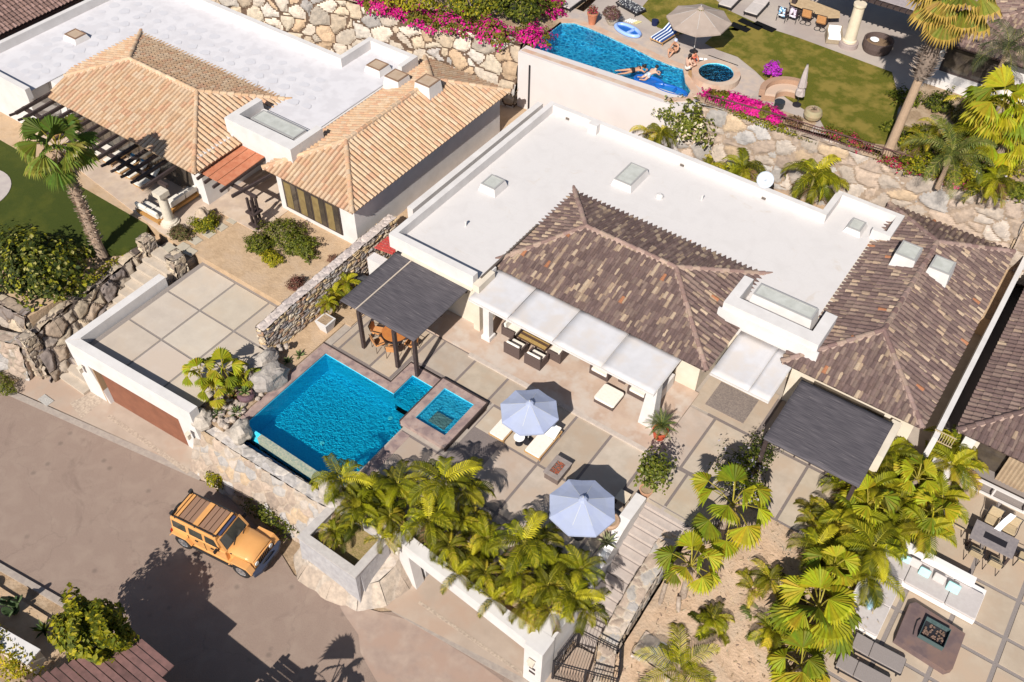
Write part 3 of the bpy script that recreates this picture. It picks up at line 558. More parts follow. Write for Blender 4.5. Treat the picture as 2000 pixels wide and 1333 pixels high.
# ================================================================ clay-tile roofs
PAL_BRN = [(.145, .098, .088), (.172, .120, .108), (.125, .085, .08), (.185, .132, .115), (.158, .108, .10), (.135, .092, .086), (.20, .145, .124), (.15, .104, .096)]
PAL_PALET = [(.34, .25, .18), (.39, .30, .22), (.28, .205, .155)]
PAL_SND = [(.52, .355, .23), (.535, .39, .26), (.50, .33, .205), (.54, .405, .285), (.515, .37, .25), (.505, .31, .20)]
def tile_face(mb, poly, pal, pale=None, pf=.13, pitch=.30, expo=.42, rad=.112, rd=None, messy=0.0, pan=(.06, .04, .04), orange=0, flat=0):
    rd = rd or rnd
    P = [Vector(p) for p in poly]; e = (P[1] - P[0]).normalized(); n = None
    for i in range(2, len(P)):
        n = e.cross(P[i] - P[0])
        if n.length > .1: break
    n.normalize()
    if n.z < 0: n = -n
    u = n.cross(e)
    if u.z < 0: u = -u
    Q = [((p - P[0]).dot(e), (p - P[0]).dot(u)) for p in P]
    b = len(mb.v)
    mb.add([p - n * .02 for p in P] + [p - n * .14 for p in P], [tuple(range(len(P))), tuple(range(len(P), 2 * len(P)))[::-1]] + [(i, i + len(P), (i + 1) % len(P) + len(P), (i + 1) % len(P)) for i in range(len(P))], pan)
    s0, s1 = min(q[0] for q in Q), max(q[0] for q in Q); ncol = int(round((s1 - s0) / pitch)); pt = (s1 - s0) / ncol
    for c in range(ncol):
        s = s0 + (c + .5) * pt; ts = []
        for (a, b_) in zip(Q, Q[1:] + Q[:1]):
            if (a[0] - s) * (b_[0] - s) < 0: k = (s - a[0]) / (b_[0] - a[0]); ts.append(a[1] + k * (b_[1] - a[1]))
        if len(ts) < 2: continue
        t0, t1 = min(ts), max(ts)
        if t1 - t0 < .12: continue
        t = t0 - .05 if t0 < .02 else t0 - (t0 % expo)
        jj = rd.uniform(-.02, .02)
        while t < t1 - .05:
            ta, tb = max(t, t0 - .06), min(t + expo + .05, t1)
            r1, r2 = (rad * 1.07, rad * 1.03) if flat and messy < .03 else (rad * 1.04, rad * .84); cx = s + rd.uniform(-.008, .008) + jj * 0
            mz = rd.uniform(-messy, messy); k = rd.choice(pale) if (pale and rd.random() < pf) else rd.choice(pal)
            if orange and rd.random() < orange: k = (.34, .15, .08)
            br = rd.uniform(.94, 1.05) if flat else rd.uniform(.86, 1.12); k = tuple(min(1, x * br) for x in k)
            vs = []
            for (tt, r, lift, sx) in ((ta, r1, .012 if flat and messy < .03 else .03, cx), (tb, r2, .0, cx + mz)):
                for a in range(5):
                    an = math.pi * a / 4; vs.append(P[0] + e * (sx - math.cos(an) * r) + u * tt + n * (math.sin(an) * r * .95 + lift - .02))
            mb.add(vs, [(i, i + 1, i + 6, i + 5) for i in range(4)] + [(0, 4, 3, 2, 1)], k)
            t += expo
        if not flat and c < ncol - 1:
            sp = s + pt / 2; ts = []
            for (a, b_) in zip(Q, Q[1:] + Q[:1]):
                if (a[0] - sp) * (b_[0] - sp) < 0: k = (sp - a[0]) / (b_[0] - a[0]); ts.append(a[1] + k * (b_[1] - a[1]))
            if len(ts) < 2: continue
            t0, t1 = min(ts), max(ts); hw = pt / 2 - rad * .72; t = t0 - (t0 % expo) + (expo * .5 if c % 2 else 0) - (expo if c % 2 else 0)
            while t < t1 - .05:
                ta, tb = max(t, t0 - .04), min(t + expo + .04, t1); t += expo
                if tb - ta < .06: continue
                k = rd.choice(pale) if (pale and rd.random() < pf) else rd.choice(pal); br = rd.uniform(.8, 1.1); k = tuple(x * br for x in k)
                mb.add([P[0] + e * (sp - hw) + u * ta + n * .045, P[0] + e * sp + u * ta + n * .028, P[0] + e * (sp + hw) + u * ta + n * .045, P[0] + e * (sp + hw) + u * tb + n * .022, P[0] + e * sp + u * tb + n * .006, P[0] + e * (sp - hw) + u * tb + n * .022], [(0, 1, 4, 5), (1, 2, 3, 4)], k)
def fixn(mb):  pass
def ridge_caps(mb, a, b, pal, rad=.13, mortar=(.40, .29, .24), rd=None, expo=.42, mw=.17):
    rd = rd or rnd; a, b = Vector(a), Vector(b); d = b - a; L = d.length; d.normalize()
    sx = d.cross(Vector((0, 0, 1))).normalized(); up = sx.cross(d); n = max(1, int(L / expo))
    for s_ in (-1, 1):
        q = [a + sx * s_ * mw + up * (-.04), b + sx * s_ * mw + up * (-.04), b + sx * s_ * rad * .5 + up * .13, a + sx * s_ * rad * .5 + up * .13]
        mb.add(q if s_ > 0 else q[::-1], [(0, 1, 2, 3)], mortar)
    for i in range(n):
        p, q = a + d * (L * i / n), a + d * (L * (i + 1) / n + .04); k = rd.choice(pal); br = rd.uniform(.9, 1.15); k = tuple(x * br for x in k); vs = []
        off = sx * rd.uniform(-.015, .015)
        for pt, r, l in ((p, rad * 1.05, .085), (q, rad * .85, .06)):
            for t in range(6): an = math.pi * t / 5; vs.append(pt + off - sx * math.cos(an) * r + up * (math.sin(an) * r * .8 + l - .01))
        mb.add(vs, [(j, j + 1, j + 7, j + 6) for j in range(5)] + [(0, 5, 4, 3, 2, 1)], k)
def hip_roof(parent, x0, x1, y0, y1, ze, zr, pal, pale=None, rng=None, mess_back=0, capcol=None, hips=True, orange=0, pf=.17, mortar=(.36, .265, .225), pan=(.06, .04, .04), kink=None, smooth=0):
    mb = MB(); w, d = x1 - x0, y1 - y0; cp = capcol or pal
    if rng: ra, rb = Vector(rng[0]), Vector(rng[1])
    elif w > d: h = d / 2; ra, rb = Vector((x0 + h, (y0 + y1) / 2, zr)), Vector((x1 - h, (y0 + y1) / 2, zr))
    else: h = w / 2; ra, rb = Vector(((x0 + x1) / 2, y0 + h, zr)), Vector(((x0 + x1) / 2, y1 - h, zr))
    A, B, Cc, D = Vector((x0, y0, ze)), Vector((x1, y0, ze)), Vector((x1, y1, ze)), Vector((x0, y1, ze))
    kw = dict(pal=pal, pale=pale, orange=orange, pf=pf, pan=pan, flat=smooth)
    if w > d:
        faces = [[A, B, rb, ra], [B, Cc, rb], [Cc, D, ra, rb], [D, A, ra]]; hl = [(A, ra), (B, rb), (Cc, rb), (D, ra)]
    else:
        faces = [[A, B, ra], [B, Cc, rb, ra], [Cc, D, rb], [D, A, ra, rb]]; hl = [(A, ra), (B, ra), (Cc, rb), (D, rb)]
    if kink:   # clipped front-left corner: A replaced by A1 on the front eave and K on the hip, A2 on the left side
        A1, K, A2 = map(Vector, kink); faces[0] = [A1, B, rb, ra, K]; faces[3] = [D, A2, K, ra]; hl[0] = (K, ra)
    for i, f in enumerate(faces): tile_face(mb, f, messy=mess_back if i == 2 else .006, **kw)
    ridge_caps(mb, ra, rb, cp, mortar=mortar)
    for a, b in hl: ridge_caps(mb, a, b, cp, mortar=mortar)
    return mb.build('tile_roof', TILE, parent), (ra, rb)
def skylight(parent, x0, x1, y0, y1, zb, zt, th=.13, glass=SKYGL, frame=ALUF, curb=WHITE, batt=.12, tilt=0):
    g = MB(); g.prism([(x0 - batt, y0 - batt), (x1 + batt, y0 - batt), (x1 + batt, y1 + batt), (x0 - batt, y1 + batt)], zb, zt, top=[(x0, y0), (x1, y0), (x1, y1), (x0, y1)])
    s = g.build('skylight', curb, parent)
    g = MB(); t = .09
    for b in ((x0, x1, y0, y0 + t), (x0, x1, y1 - t, y1), (x0, x0 + t, y0 + t, y1 - t), (x1 - t, x1, y0 + t, y1 - t)): g.box(*b, zt + .002, zt + .06)
    g.build('frame', frame, s)
    g = MB(); g.box(x0 + t, x1 - t, y0 + t, y1 - t, zt + .003, zt + .035); g.build('glass', glass, s); return s

# ================================================================ HOUSE 1 (near house: white flat roof, brown tiles)
h1 = thing('house', 'large white house with a flat white roof and brown tile roofs beside the near pool', 'house', (-14, 36, 0))
g = MB()
g.box(-26.95, -21.55, 27.8, 43.0, -.02, 3.3); g.box(-21.55, -9.8, 30.6, 43.0, -.02, 3.28); g.box(-9.8, -6.0, 34.3, 43.0, -.02, 3.26)
g.box(-6.0, .05, 32.75, 46.5, -.02, 3.05); g.box(-9.05, -5.45, 43.0, 45.15, -.02, 3.28)
g.build('wall', CREAM, h1)
g = MB(); g.sheet([(-26.75, 28.1), (-21.5, 28.1), (-21.5, 33.2), (-6.2, 33.2), (-6.2, 43.0), (-5.6, 43.0), (-5.6, 45.0), (-8.9, 45.0), (-8.9, 42.9), (-26.75, 42.9)], 3.325)
g.build('flat_roof', ROOFW, h1)
g = MB()
g.box(-27.1, -21.5, 27.55, 27.95, 3.0, 3.9); g.box(-27.1, -26.75, 27.96, 43.1, 3.0, 3.9); g.box(-26.74, -8.8, 42.75, 43.1, 3.0, 3.9)
g.box(-9.15, -8.8, 43.11, 45.25, 3.0, 3.9); g.box(-8.79, -5.3, 44.95, 45.25, 3.0, 3.9); g.box(-5.65, -5.3, 43.4, 44.94, 3.0, 3.9)
g.box(-6.35, -5.3, 43.1, 43.39, 3.0, 3.9); g.box(-23.9, -23.3, 42.35, 42.74, 3.3, 3.95)
g.box(-21.49, -21.3, 28.0, 29.3, 3.0, 3.35)
g.build('parapet', WHITE, h1)
g = MB(); g.box(-10.2, -5.25, 33.0, 33.72, 2.6, 4.3); g.box(-10.2, -9.7, 33.73, 35.35, 3.0, 4.3); g.box(-5.85, -5.25, 33.73, 35.35, 3.0, 4.3); g.box(-10.35, -5.1, 32.85, 33.0, 3.3, 3.9)
g.build('entry_parapet', WHITE, h1)
hip_roof(h1, -22.0, -9.15, 29.55, 37.75, 3.05, 4.45, PAL_BRN, PAL_PALET, rng=[(-18.6, 33.65, 4.45), (-13.25, 33.65, 4.45)], orange=.012, capcol=[(.30, .21, .18), (.24, .16, .14), (.34, .25, .20)])
hip_roof(h1, -6.5, .4, 32.2, 46.9, 3.05, 4.45, PAL_BRN, PAL_PALET, rng=[(-3.1, 35.6, 4.45), (-3.1, 43.4, 4.45)], orange=.012, capcol=[(.27, .19, .17), (.20, .13, .12), (.30, .22, .18)])
skylight(h1, -25.8, -24.85, 34.0, 35.05, 3.33, 3.75, frame=M('grey_frame', (.34, .33, .32), rough=.5))
skylight(h1, -19.95, -18.85, 38.85, 40.75, 3.33, 3.72, frame=MATS['grey_frame'])
skylight(h1, -7.6, -6.85, 42.85, 43.8, 3.33, 3.6, frame=MATS['grey_frame'])
skylight(h1, -9.3, -6.2, 34.45, 35.35, 3.33, 4.2, frame=MATS['grey_frame'])
skylight(h1, -4.55, -3.5, 40.9, 42.1, 3.6, 4.72, frame=MATS['grey_frame'], batt=.1)
skylight(h1, -2.8, -1.75, 40.9, 42.0, 3.6, 4.72, frame=MATS['grey_frame'], batt=.1)
g = MB(); q = W(1288, 384, 3.4); g.lathe(q.x, q.y, [(.22, 3.32), (.2, 3.5), (.1, 3.56)], 14); g.tube([(q.x + .05, q.y, 3.5), (q.x + .22, q.y - .05, 3.52)], .07, 8); g.build('roof_vent', WHITE, h1)
g = MB(); g.beam((-21.42, 28.1, 3.42), (-21.42, 33.3, 3.42), .09, .1); g.build('roof_gutter', ALUF, h1)
for a_, b_ in ((-25.6, 42.7), (-17.6, 42.7), (-12.4, 42.7)): g = MB(); g.box(a_ - .12, a_ + .12, b_ - .03, b_ + .03, 3.34, 3.46); g.build('roof_drain', ALUF, h1)
for a_, b_ in ((-24.6, 31.0), (-15.2, 40.6)): g = MB(); g.lathe(a_, b_, [(.05, 3.32), (.05, 3.62), (.08, 3.63), (.08, 3.68)], 10); g.build('vent_pipe', WHITE, h1)
g = MB(); g.box(-26.2, -21.5, 27.4, 27.54, 2.95, 3.05); g.build('wall_trim', CREAM, h1)
g = MB(); g.box(-25.8, -24.2, 27.74, 27.79, 0, 2.2); g.build('door', GLASSD, h1)
g = MB(); g.box(-20.8, -11, 30.5, 30.59, .1, 2.5); g.build('sliding_door', GLASSD, h1)
g = MB(); g.box(-9.2, -6.6, 34.2, 34.29, 0, 2.4); g.build('entry_door', DKWOOD, h1)
g = MB(); g.box(-4.8, -1.3, 32.66, 32.74, .1, 2.3); g.build('window', GLASSD, h1)
# columns, low wall
g = MB(); g.box(-20.75, -20.2, 27.15, 27.7, .1, .35); g.prism([(-20.68, 27.25), (-20.3, 27.25), (-20.3, 27.62), (-20.68, 27.62)], .35, 2.9); g.build('column', WHITE, h1)
g = MB(); g.prism([(-11.15, 27.15), (-10.4, 27.15), (-10.4, 27.9), (-11.15, 27.9)], 0, 2.9, top=[(-11.0, 27.3), (-10.5, 27.3), (-10.5, 27.8), (-11.0, 27.8)]); g.build('column', WHITE, h1)
g = MB(); g.box(-11.25, -10.9, 28.11, 30.3, 0, .9); g.build('low_wall', WHITE, h1)
g = MB(); g.box(-21.5, -21.1, 27.5, 28.9, 0.0, 3.4); g.build('buttress', CREAM, h1)
# side strip between houses
g = MB(); g.prism([(-28.15, 30.3), (-27.75, 30.3), (-27.75, 43.2), (-28.15, 43.2)], .9, 3.4); tag(g.build('boundary_parapet', WHITE), 'narrow white wall running beside the left edge of the big flat white roof', 'wall')
# white fabric canopies
def canopy(name, label, x0, x1, y0, y1, z, seams, zf=None, thick=.05, posts=()):
    c = thing(name, label, 'canopy', ((x0 + x1) / 2, (y0 + y1) / 2, 0)); zf = zf or z
    xs = [x0] + list(seams) + [x1]
    for a, b in zip(xs, xs[1:]):
        g = MB(); n = 6; m_ = 8; vs = []; fs = []
        for j in range(m_ + 1):
            for i in range(n + 1):
                u, v = i / n, j / m_; vs.append((a + .015 + (b - a - .03) * u, y0 + (y1 - y0) * v, zf + (z - zf) * v - .035 * math.sin(math.pi * u) * math.sin(math.pi * v) + .008 * noise.noise(Vector((u * 3 + a, v * 4, 0)))))
        for j in range(m_):
            for i in range(n): k = j * (n + 1) + i; fs.append((k, k + 1, k + n + 2, k + n + 1))
        g.add(vs, fs); o = g.build('fabric_panel', FAB, c, smooth=True); sm = o.modifiers.new('thick', 'SOLIDIFY'); sm.thickness = .02
    g = MB()
    for yy, zz in ((y0 + .05, zf - .1), (y1 - .05, z - .1)): g.box(x0, x1, yy - .05, yy + .05, zz - .08, zz)
    for xx in xs: xx = min(max(xx, x0 + .04), x1 - .04); g.beam((xx, y0 + .12, zf - .13), (xx, y1 - .12, z - .13), .07, .07)
    g.build('canopy_frame', WHITE, c); return c
FAB = M('white_shade_fabric', (.58, .56, .57), (.53, .51, .515), scale=1.5, rough=.95, c3=(.56, .51, .48), s3=.7)
canopy('porch_canopy', 'long white fabric canopy over the covered porch with the wicker furniture', -21.35, -10.5, 26.9, 29.62, 3.02, [-18.9, -16.2, -13.4], zf=2.95)
canopy('entry_canopy', 'short white fabric canopy over the entry between the two brown tile roofs', -9.0, -5.95, 29.7, 33.0, 3.0, [-7.0], zf=2.92)

# ================================================================ HOUSE 2 (left, sand tiles)
h2 = thing('house', 'white house at upper left with sand-coloured tile roofs and a spotted flat roof', 'house', (-45, 32, 1))
g = MB(); g.box(-58.6, -53.6, 24.3, 37.9, .9, 4.3); g.box(-53.6, -39.8, 25.9, 37.9, .9, 4.28); g.box(-39.8, -36.1, 30.4, 37.9, .9, 4.26); g.box(-36.1, -30.1, 28.1, 41.8, .9, 4.0); g.box(-39.9, -36.1, 37.9, 40.8, .9, 4.28)
g.prism([(-40.3, 25.7), (-39.75, 25.7), (-39.75, 27.2), (-40.3, 27.2)], .9, 3.95)
g.build('wall', WHITE, h2)
g = MB(); g.sheet([(-58.5, 24.4), (-53.2, 24.4), (-53.2, 29), (-36.2, 29.5), (-36.2, 40.6), (-39.6, 40.6), (-39.6, 37.8), (-58.5, 37.8)], 4.325); g.build('flat_roof', ROOFP, h2)
# repair patches on the flat roof
g = MB(); rr = random.Random(11)
def patchgrid(px0, py0, dx, dy, ex, ey, n, mrows):
    for j in range(mrows):
        for i in range(n):
            q = W(px0 + dx * i + ex * j + rr.uniform(-3, 3), py0 + dy * i + ey * j + rr.uniform(-2, 2), 4.33); r = rr.uniform(.22, .36)
            g.sheet([(q.x + r * (1.15 + .2 * math.sin(3 * t + j)) * math.cos(t), q.y + r * (1 + .15 * math.cos(2 * t + i)) * math.sin(t)) for t in [k * math.pi / 5 for k in range(10)]], 4.331 + .0004 * (i + j * n))
patchgrid(25, 128, 22, -13, 22, 12, 11, 3); patchgrid(290, 15, 26, 11, -10, 17, 14, 4)
g.build('roof_patches', M('roof_patch_paint', (.535, .52, .545), (.56, .54, .56), scale=3, rough=.9), h2)['kind'] = 'stuff'
g = MB()
g.box(-58.85, -58.5, 24.0, 38.1, 4.0, 4.9); g.box(-58.49, -52.9, 24.0, 24.35, 4.0, 4.75); g.box(-58.49, -39.6, 37.75, 38.1, 4.0, 4.95); g.box(-39.95, -39.6, 38.11, 40.9, 4.0, 4.95); g.box(-39.59, -35.9, 40.55, 40.9, 4.0, 4.95); g.box(-36.25, -35.9, 39.3, 40.54, 4.0, 4.95)
g.build('parapet', WHITE, h2)
g = MB(); g.box(-40.3, -35.0, 28.6, 29.35, 3.2, 5.3); g.box(-40.3, -39.85, 29.36, 31.2, 4.0, 5.3); g.box(-35.45, -35.0, 29.36, 31.2, 4.0, 5.3); g.box(-39.84, -35.46, 30.95, 31.2, 4.0, 4.7); g.build('entry_parapet', WHITE, h2)
MORT2 = (.52, .39, .29)
hip_roof(h2, -54.3, -39.2, 24.95, 33.95, 4.0, 5.4, PAL_SND, None, rng=[(-49.6, 29.45, 5.4), (-43.5, 29.45, 5.4)], mess_back=.05, mortar=MORT2, pan=(.17, .09, .06), kink=((-52.4, 24.95, 4.0), (-52.6, 26.58, 4.506), (-54.3, 29.0, 4.0)), smooth=1)
hip_roof(h2, -36.5, -29.7, 27.6, 42.3, 4.0, 5.3, PAL_SND, None, rng=[(-33.1, 31.1, 5.3), (-33.1, 38.9, 5.3)], mortar=MORT2, pan=(.17, .09, .06), smooth=1)
TG = M('tan_skylight', (.42, .30, .20), (.48, .36, .26), scale=2, rough=.3)
for a in ((-56.6, -55.5, 29.6, 30.5, 4.33, 4.65), (-38.1, -37.0, 38.4, 39.35, 4.33, 4.7), (-35.9, -34.8, 37.65, 38.7, 4.3, 5.1), (-33.3, -32.2, 37.5, 38.6, 4.6, 5.75)): skylight(h2, *a, glass=TG, frame=M('bronze_skylight_frame', (.24, .15, .10), rough=.5))
skylight(h2, -39.4, -35.95, 29.75, 30.8, 4.33, 4.95, frame=MATS['grey_frame'])
# front window with curtains
wv = MB(); wv.box(-35.6, -31.2, 28.02, 28.09, 1.35, 3.45); fr = wv.build('window', DKWOOD, h2)
for i in range(4): g = MB(); g.box(-35.5 + i * 1.08, -34.5 + i * 1.08, 27.99, 28.015, 1.45, 3.35); g.build('pane', GLASSD, fr)
for i in range(4):
    g = MB()
    for j in range(5): a = -35.4 + i * 1.08 + j * .1; g.prism([(a, 27.98), (a + .1, 27.98), (a + .05, 27.93)], 1.5, 3.3)
    g.build('curtain', M('olive_curtain', (.26, .19, .08), (.20, .14, .06), scale=3, rough=.9), fr)
g = MB(); g.box(-52, -41, 25.82, 25.89, 1.1, 3.4); g.build('sliding_door', GLASSD, h2)
# pergola rafters in front of house 2
pg = thing('pergola', 'dark rafters of the open pergola along the front of the sand-tiled house', 'pergola', (-47, 24, 1))
for i in range(15):
    x = -53.0 + i * .86; g = MB(); g.beam((x, 26.4, 3.72), (x, 22.95, 3.62), .14, .2); g.beam((x, 22.95, 3.62), (x, 22.55, 3.68), .12, .12); g.build('rafter', DKWOOD, pg)
g = MB(); g.box(-53.4, -40.2, 23.6, 23.8, 3.35, 3.55); g.build('beam', DKWOOD, pg)
g = MB(); cx, cy = -40.35, 23.25
g.lathe(cx, cy, [(.55, 1.0), (.55, 1.12), (.46, 1.14), (.46, 1.22), (.36, 1.26), (.29, 1.36), (.26, 2.9), (.30, 3.0)], 20); g.box(cx - .33, cx + .33, cy - .33, cy + .33, 3.0, 3.34); g.build('column', STONEC, pg)
# terracotta entry canopy with open timber post
tc = thing('tile_canopy', 'small orange terracotta canopy on dark beams at the entry of the sand-tiled house', 'canopy', (-38.3, 27.5, 1))
g = MB(); TCs = [(-39.4, 25.55), (-37.35, 25.55), (-37.35, 29.6), (-39.4, 29.6)]
for i in range(3):
    xa = -39.4 + i * .69
    for j in range(9): g.beam((xa + .32, 25.5 + j * .46, 3.62 + j * .022 + .03), (xa + .32, 25.98 + j * .46, 3.62 + j * .022 + .045), .64, .05)
g.build('roof_tiles', TERRAC, tc)
for x in (-39.3, -38.7, -38.0, -37.4): g = MB(); g.beam((x, 25.1, 3.5), (x, 29.6, 3.7), .12, .16); g.build('rafter', DKWOOD, tc)
g = MB(); g.box(-39.6, -35.6, 26.0, 26.16, 3.2, 3.38); g.beam((-36.6, 25.2, 3.45), (-36.0, 29.2, 3.5), .13, .18); g.build('beam', DKWOOD, tc)
g = MB()
for dx in (-.16, .16):
    for dy in (-.16, .16): g.box(-35.95 + dx - .06, -35.95 + dx + .06, 25.95 + dy - .06, 25.95 + dy + .06, 1.0, 3.2)
g.box(-36.3, -35.6, 25.6, 26.3, 1.25, 1.37); g.box(-36.3, -35.6, 25.6, 26.3, 2.15, 2.27); g.build('post', DKWOOD, tc)
# red corrugated lean-to beside house 1
rl = thing('lean_to_roof', 'small red corrugated lean-to roof at the left corner of the white house', 'roof', (-27.8, 29, 1))
g = MB()
for i in range(12): g.beam((-28.3, 27.6 + i * .2, 2.3), (-27.0, 27.6 + i * .2, 2.5), .13, .05)
g.build('red_panel', REDT, rl)
g = MB(); g.box(-28.3, -27.1, 26.9, 27.5, 0, 2.0); g.build('white_base', WHITE, rl)

# ================================================================ dark shade pergolas
SHADE = M('black_shade_cloth', (.045, .04, .05), (.065, .058, .07), scale=2, rough=.85)
def shade_mat():
    m = bpy.data.materials.new('woven_shade_cloth'); m.use_nodes = True; t = m.node_tree; N = t.nodes; L = t.links
    b = N['Principled BSDF']; b.inputs['Roughness'].default_value = .85; co = N.new('ShaderNodeTexCoord').outputs['Object']
    mp = N.new('ShaderNodeMapping'); mp.inputs['Scale'].default_value = (1.2, 22, 1); L.new(co, mp.inputs[0])
    n = N.new('ShaderNodeTexNoise'); n.inputs['Scale'].default_value = 1; n.inputs['Detail'].default_value = 4; L.new(mp.outputs[0], n.inputs['Vector'])
    r = N.new('ShaderNodeValToRGB'); r.color_ramp.elements[0].position = .35; r.color_ramp.elements[1].position = .68; r.color_ramp.elements[0].color = (.05, .044, .052, 1); r.color_ramp.elements[1].color = (.115, .10, .108, 1)
    e = r.color_ramp.elements.new(.76); e.color = (.28, .24, .22, 1); L.new(n.outputs['Fac'], r.inputs[0]); L.new(r.outputs[0], b.inputs['Base Color'])
    bp = N.new('ShaderNodeBump'); bp.inputs['Distance'].default_value = .01; L.new(n.outputs['Fac'], bp.inputs['Height']); L.new(bp.outputs[0], b.inputs['Normal']); return m
SHADEW = shade_mat()
def dark_pergola(label, x0, x1, y0, y1, z, posts, zf, strip_x=None):
    p = thing('pergola', label, 'pergola', ((x0 + x1) / 2, (y0 + y1) / 2, 0), group=None)
    g = MB(); n = 16; m_ = 16; vs = []; fs = []
    for j in range(m_ + 1):
        for i in range(n + 1):
            u, v = i / n, j / m_; ed = .02 * noise.noise(Vector((u * 9, v * 9, 2)))
            vs.append((x0 + (x1 - x0) * u + (ed if i in (0, n) else 0), y0 + (y1 - y0) * v + (ed if j in (0, m_) else 0), zf + (z - zf) * v + .015 * noise.noise(Vector((u * 5, v * 5, 7)))))
    for j in range(m_):
        for i in range(n): k = j * (n + 1) + i; fs.append((k, k + 1, k + n + 2, k + n + 1))
    g.add(vs, fs); o = g.build('shade_cloth', SHADEW, p, smooth=True); sm = o.modifiers.new('thick', 'SOLIDIFY'); sm.thickness = .03
    for (px, py) in posts: g = MB(); g.box(px - .09, px + .09, py - .09, py + .09, 0, zf - .1); g.build('post', DKWOOD, p)
    for yy in (y0 + .18, (y0 + y1) / 2, y1 - .2): g = MB(); g.box(x0 + .05, x1 - .05, yy - .06, yy + .06, zf - .2, zf - .06); g.build('beam', DKWOOD, p)
    k = 0; x = x0 + .1
    while x < x1: g = MB(); g.box(x - .035, x + .035, y0 - .12, y1 - .1, zf - .055, zf - .02 + 0); g.build('rafter', DKWOOD, p); x += .72
    if strip_x is not None:
        g = MB(); g.beam((strip_x, y0 - .02, zf + .03), (strip_x + .02, y1, z + .035), .07, .03); g.build('batten', M('pale_batten', (.50, .41, .33), rough=.8), p)
    return p
dark_pergola('dark cloth-covered pergola over the round dining table beside the near pool', -26.6, -21.75, 23.0, 27.6, 2.95, [(-25.42, 23.08), (-23.1, 23.08), (-21.9, 23.2)], 2.88, strip_x=-25.5)
dark_pergola('dark cloth-covered pergola at the right corner under the brown tiles, beside the palms', -5.25, -.75, 27.6, 31.85, 2.95, [(-5.1, 27.75), (-5.1, 31.4), (-.95, 27.8)], 2.88)
g = MB(); g.box(-.9, -.45, 30.0, 32.4, -.02, 2.6); tag(g.build('pier_wall', CREAM), 'cream wall stub at the right end of the dark pergola under the brown tiles', 'wall')

# ================================================================ right side: alley wall, house 4
g = MB(); g.box(.95, 1.2, 32.6, 47.8, -.02, 2.45); tag(g.build('alley_wall', WHITE), 'long thin white-topped wall in the dark alley right of the brown tiled house', 'wall')
h4 = thing('house', 'neighbouring house at the right edge with brown tile roof and tan curtains', 'house', (6, 40, -1))
g = MB(); g.box(2.3, 10, 35.2, 48, -1, 2.3); g.build('wall', CREAM, h4)
hip_roof(h4, 1.75, 14.0, 33.75, 49, 2.3, 4.6, PAL_BRN, PAL_PALET, rng=[(7.9, 39.9, 4.6), (7.9, 43, 4.6)], pf=.05)
g = MB(); g.box(3.0, 10, 35.12, 35.19, -.8, 2.0); g.build('sliding_door', GLASSD, h4)
g = MB()
for i in range(16):
    a = 4.3 + i * .09; g.prism([(a, 34.7 + .06 * (i % 2)), (a + .09, 34.7 + .06 * ((i + 1) % 2)), (a + .09, 34.78 + .06 * ((i + 1) % 2)), (a, 34.78 + .06 * (i % 2))], -.85, 2.0)
g.build('curtain', M('tan_curtain', (.40, .30, .20), (.33, .24, .16), scale=3, rough=.9), h4)
g = MB(); g.box(2.2, 2.7, 33.9, 34.4, -.9, 2.3); g.build('column', WHITE, h4)
rl4 = thing('railing', 'white top-rail balustrade in front of the right neighbour\'s tan curtains', 'railing', (6, 33.9, -.9))
g = MB(); g.box(2.9, 12, 33.75, 33.9, -.18, -.1); g.box(2.9, 12, 33.78, 33.87, -.9, -.8); g.build('rail', WHITE, rl4)
for i in range(7): g = MB(); g.box(2.95 + i * 1.5, 3.03 + i * 1.5, 33.79, 33.86, -.8, -.18); g.build('rail_post', WHITE, rl4)
wm = thing('white_box', 'small white masonry box with a framed top standing below the right neighbour\'s tile roof', 'masonry box', (1.9, 33, -1))
g = MB(); g.box(1.45, 2.4, 32.3, 33.5, -.95, .9); g.build('box_wall', WHITE, wm); g = MB(); g.box(1.6, 2.25, 32.5, 33.3, .902, .95); g.build('lid', STONEC, wm)
g = MB()
for i in range(9): g.beam((.95 + i * .11, 33.0, 1.9), (.95 + i * .11, 33.0, 2.55), .03, .03)
g.beam((.9, 33.0, 1.9), (1.9, 33.0, 1.9), .04, .04); g.beam((.9, 33.0, 2.55), (1.9, 33.0, 2.55), .04, .04); tag(g.build('iron_grille', M('gold_metal', (.42, .33, .2), rough=.5)), 'small pale iron grille closing the lower end of the dark alley', 'grille')

# house 3 top-left corner and house 5 upper right
h3 = thing('house', 'neighbouring house at the top left corner, only its dark brown tile roof edge in view', 'house', (-64, 36, 1))
g = MB(); g.box(-75, -61.4, 18, 48, -3, 4.2); g.build('wall', M('dull_brown_wall', (.20, .14, .13), (.17, .12, .11), rough=.9), h3)  # wall in its own dull brown
hip_roof(h3, -76, -60.6, 15, 46, 4.3, 7.0, [(.22, .14, .12), (.26, .17, .15), (.18, .115, .10)], None, rng=[(-68, 22, 7), (-68, 40, 7)])
h5 = thing('house', 'neighbouring house at the top right with brown tiles and a white-framed dark window', 'house', (-4, 62, 5))
g = MB(); g.box(-8.6, 6, 58.0, 70, 4.9, 7.7); g.box(-8.9, -4.0, 57.0, 58.0, 4.9, 5.5); g.build('wall', WHITE, h5)
hip_roof(h5, -9.2, 8, 57.2, 72, 7.75, 10.3, [(.17, .11, .10), (.22, .15, .13), (.26, .19, .16), (.15, .10, .09)], PAL_PALET, pf=.2)
wv = MB(); wv.box(-8.2, -4.6, 57.9, 57.99, 5.6, 7.4); fr = wv.build('window', DKWOOD, h5)
g = MB()
for i in range(2): g.box(-8.05 + i * 1.75, -6.5 + i * 1.75, 57.86, 57.9, 5.75, 7.25)
g.build('pane', GLASSD, fr)
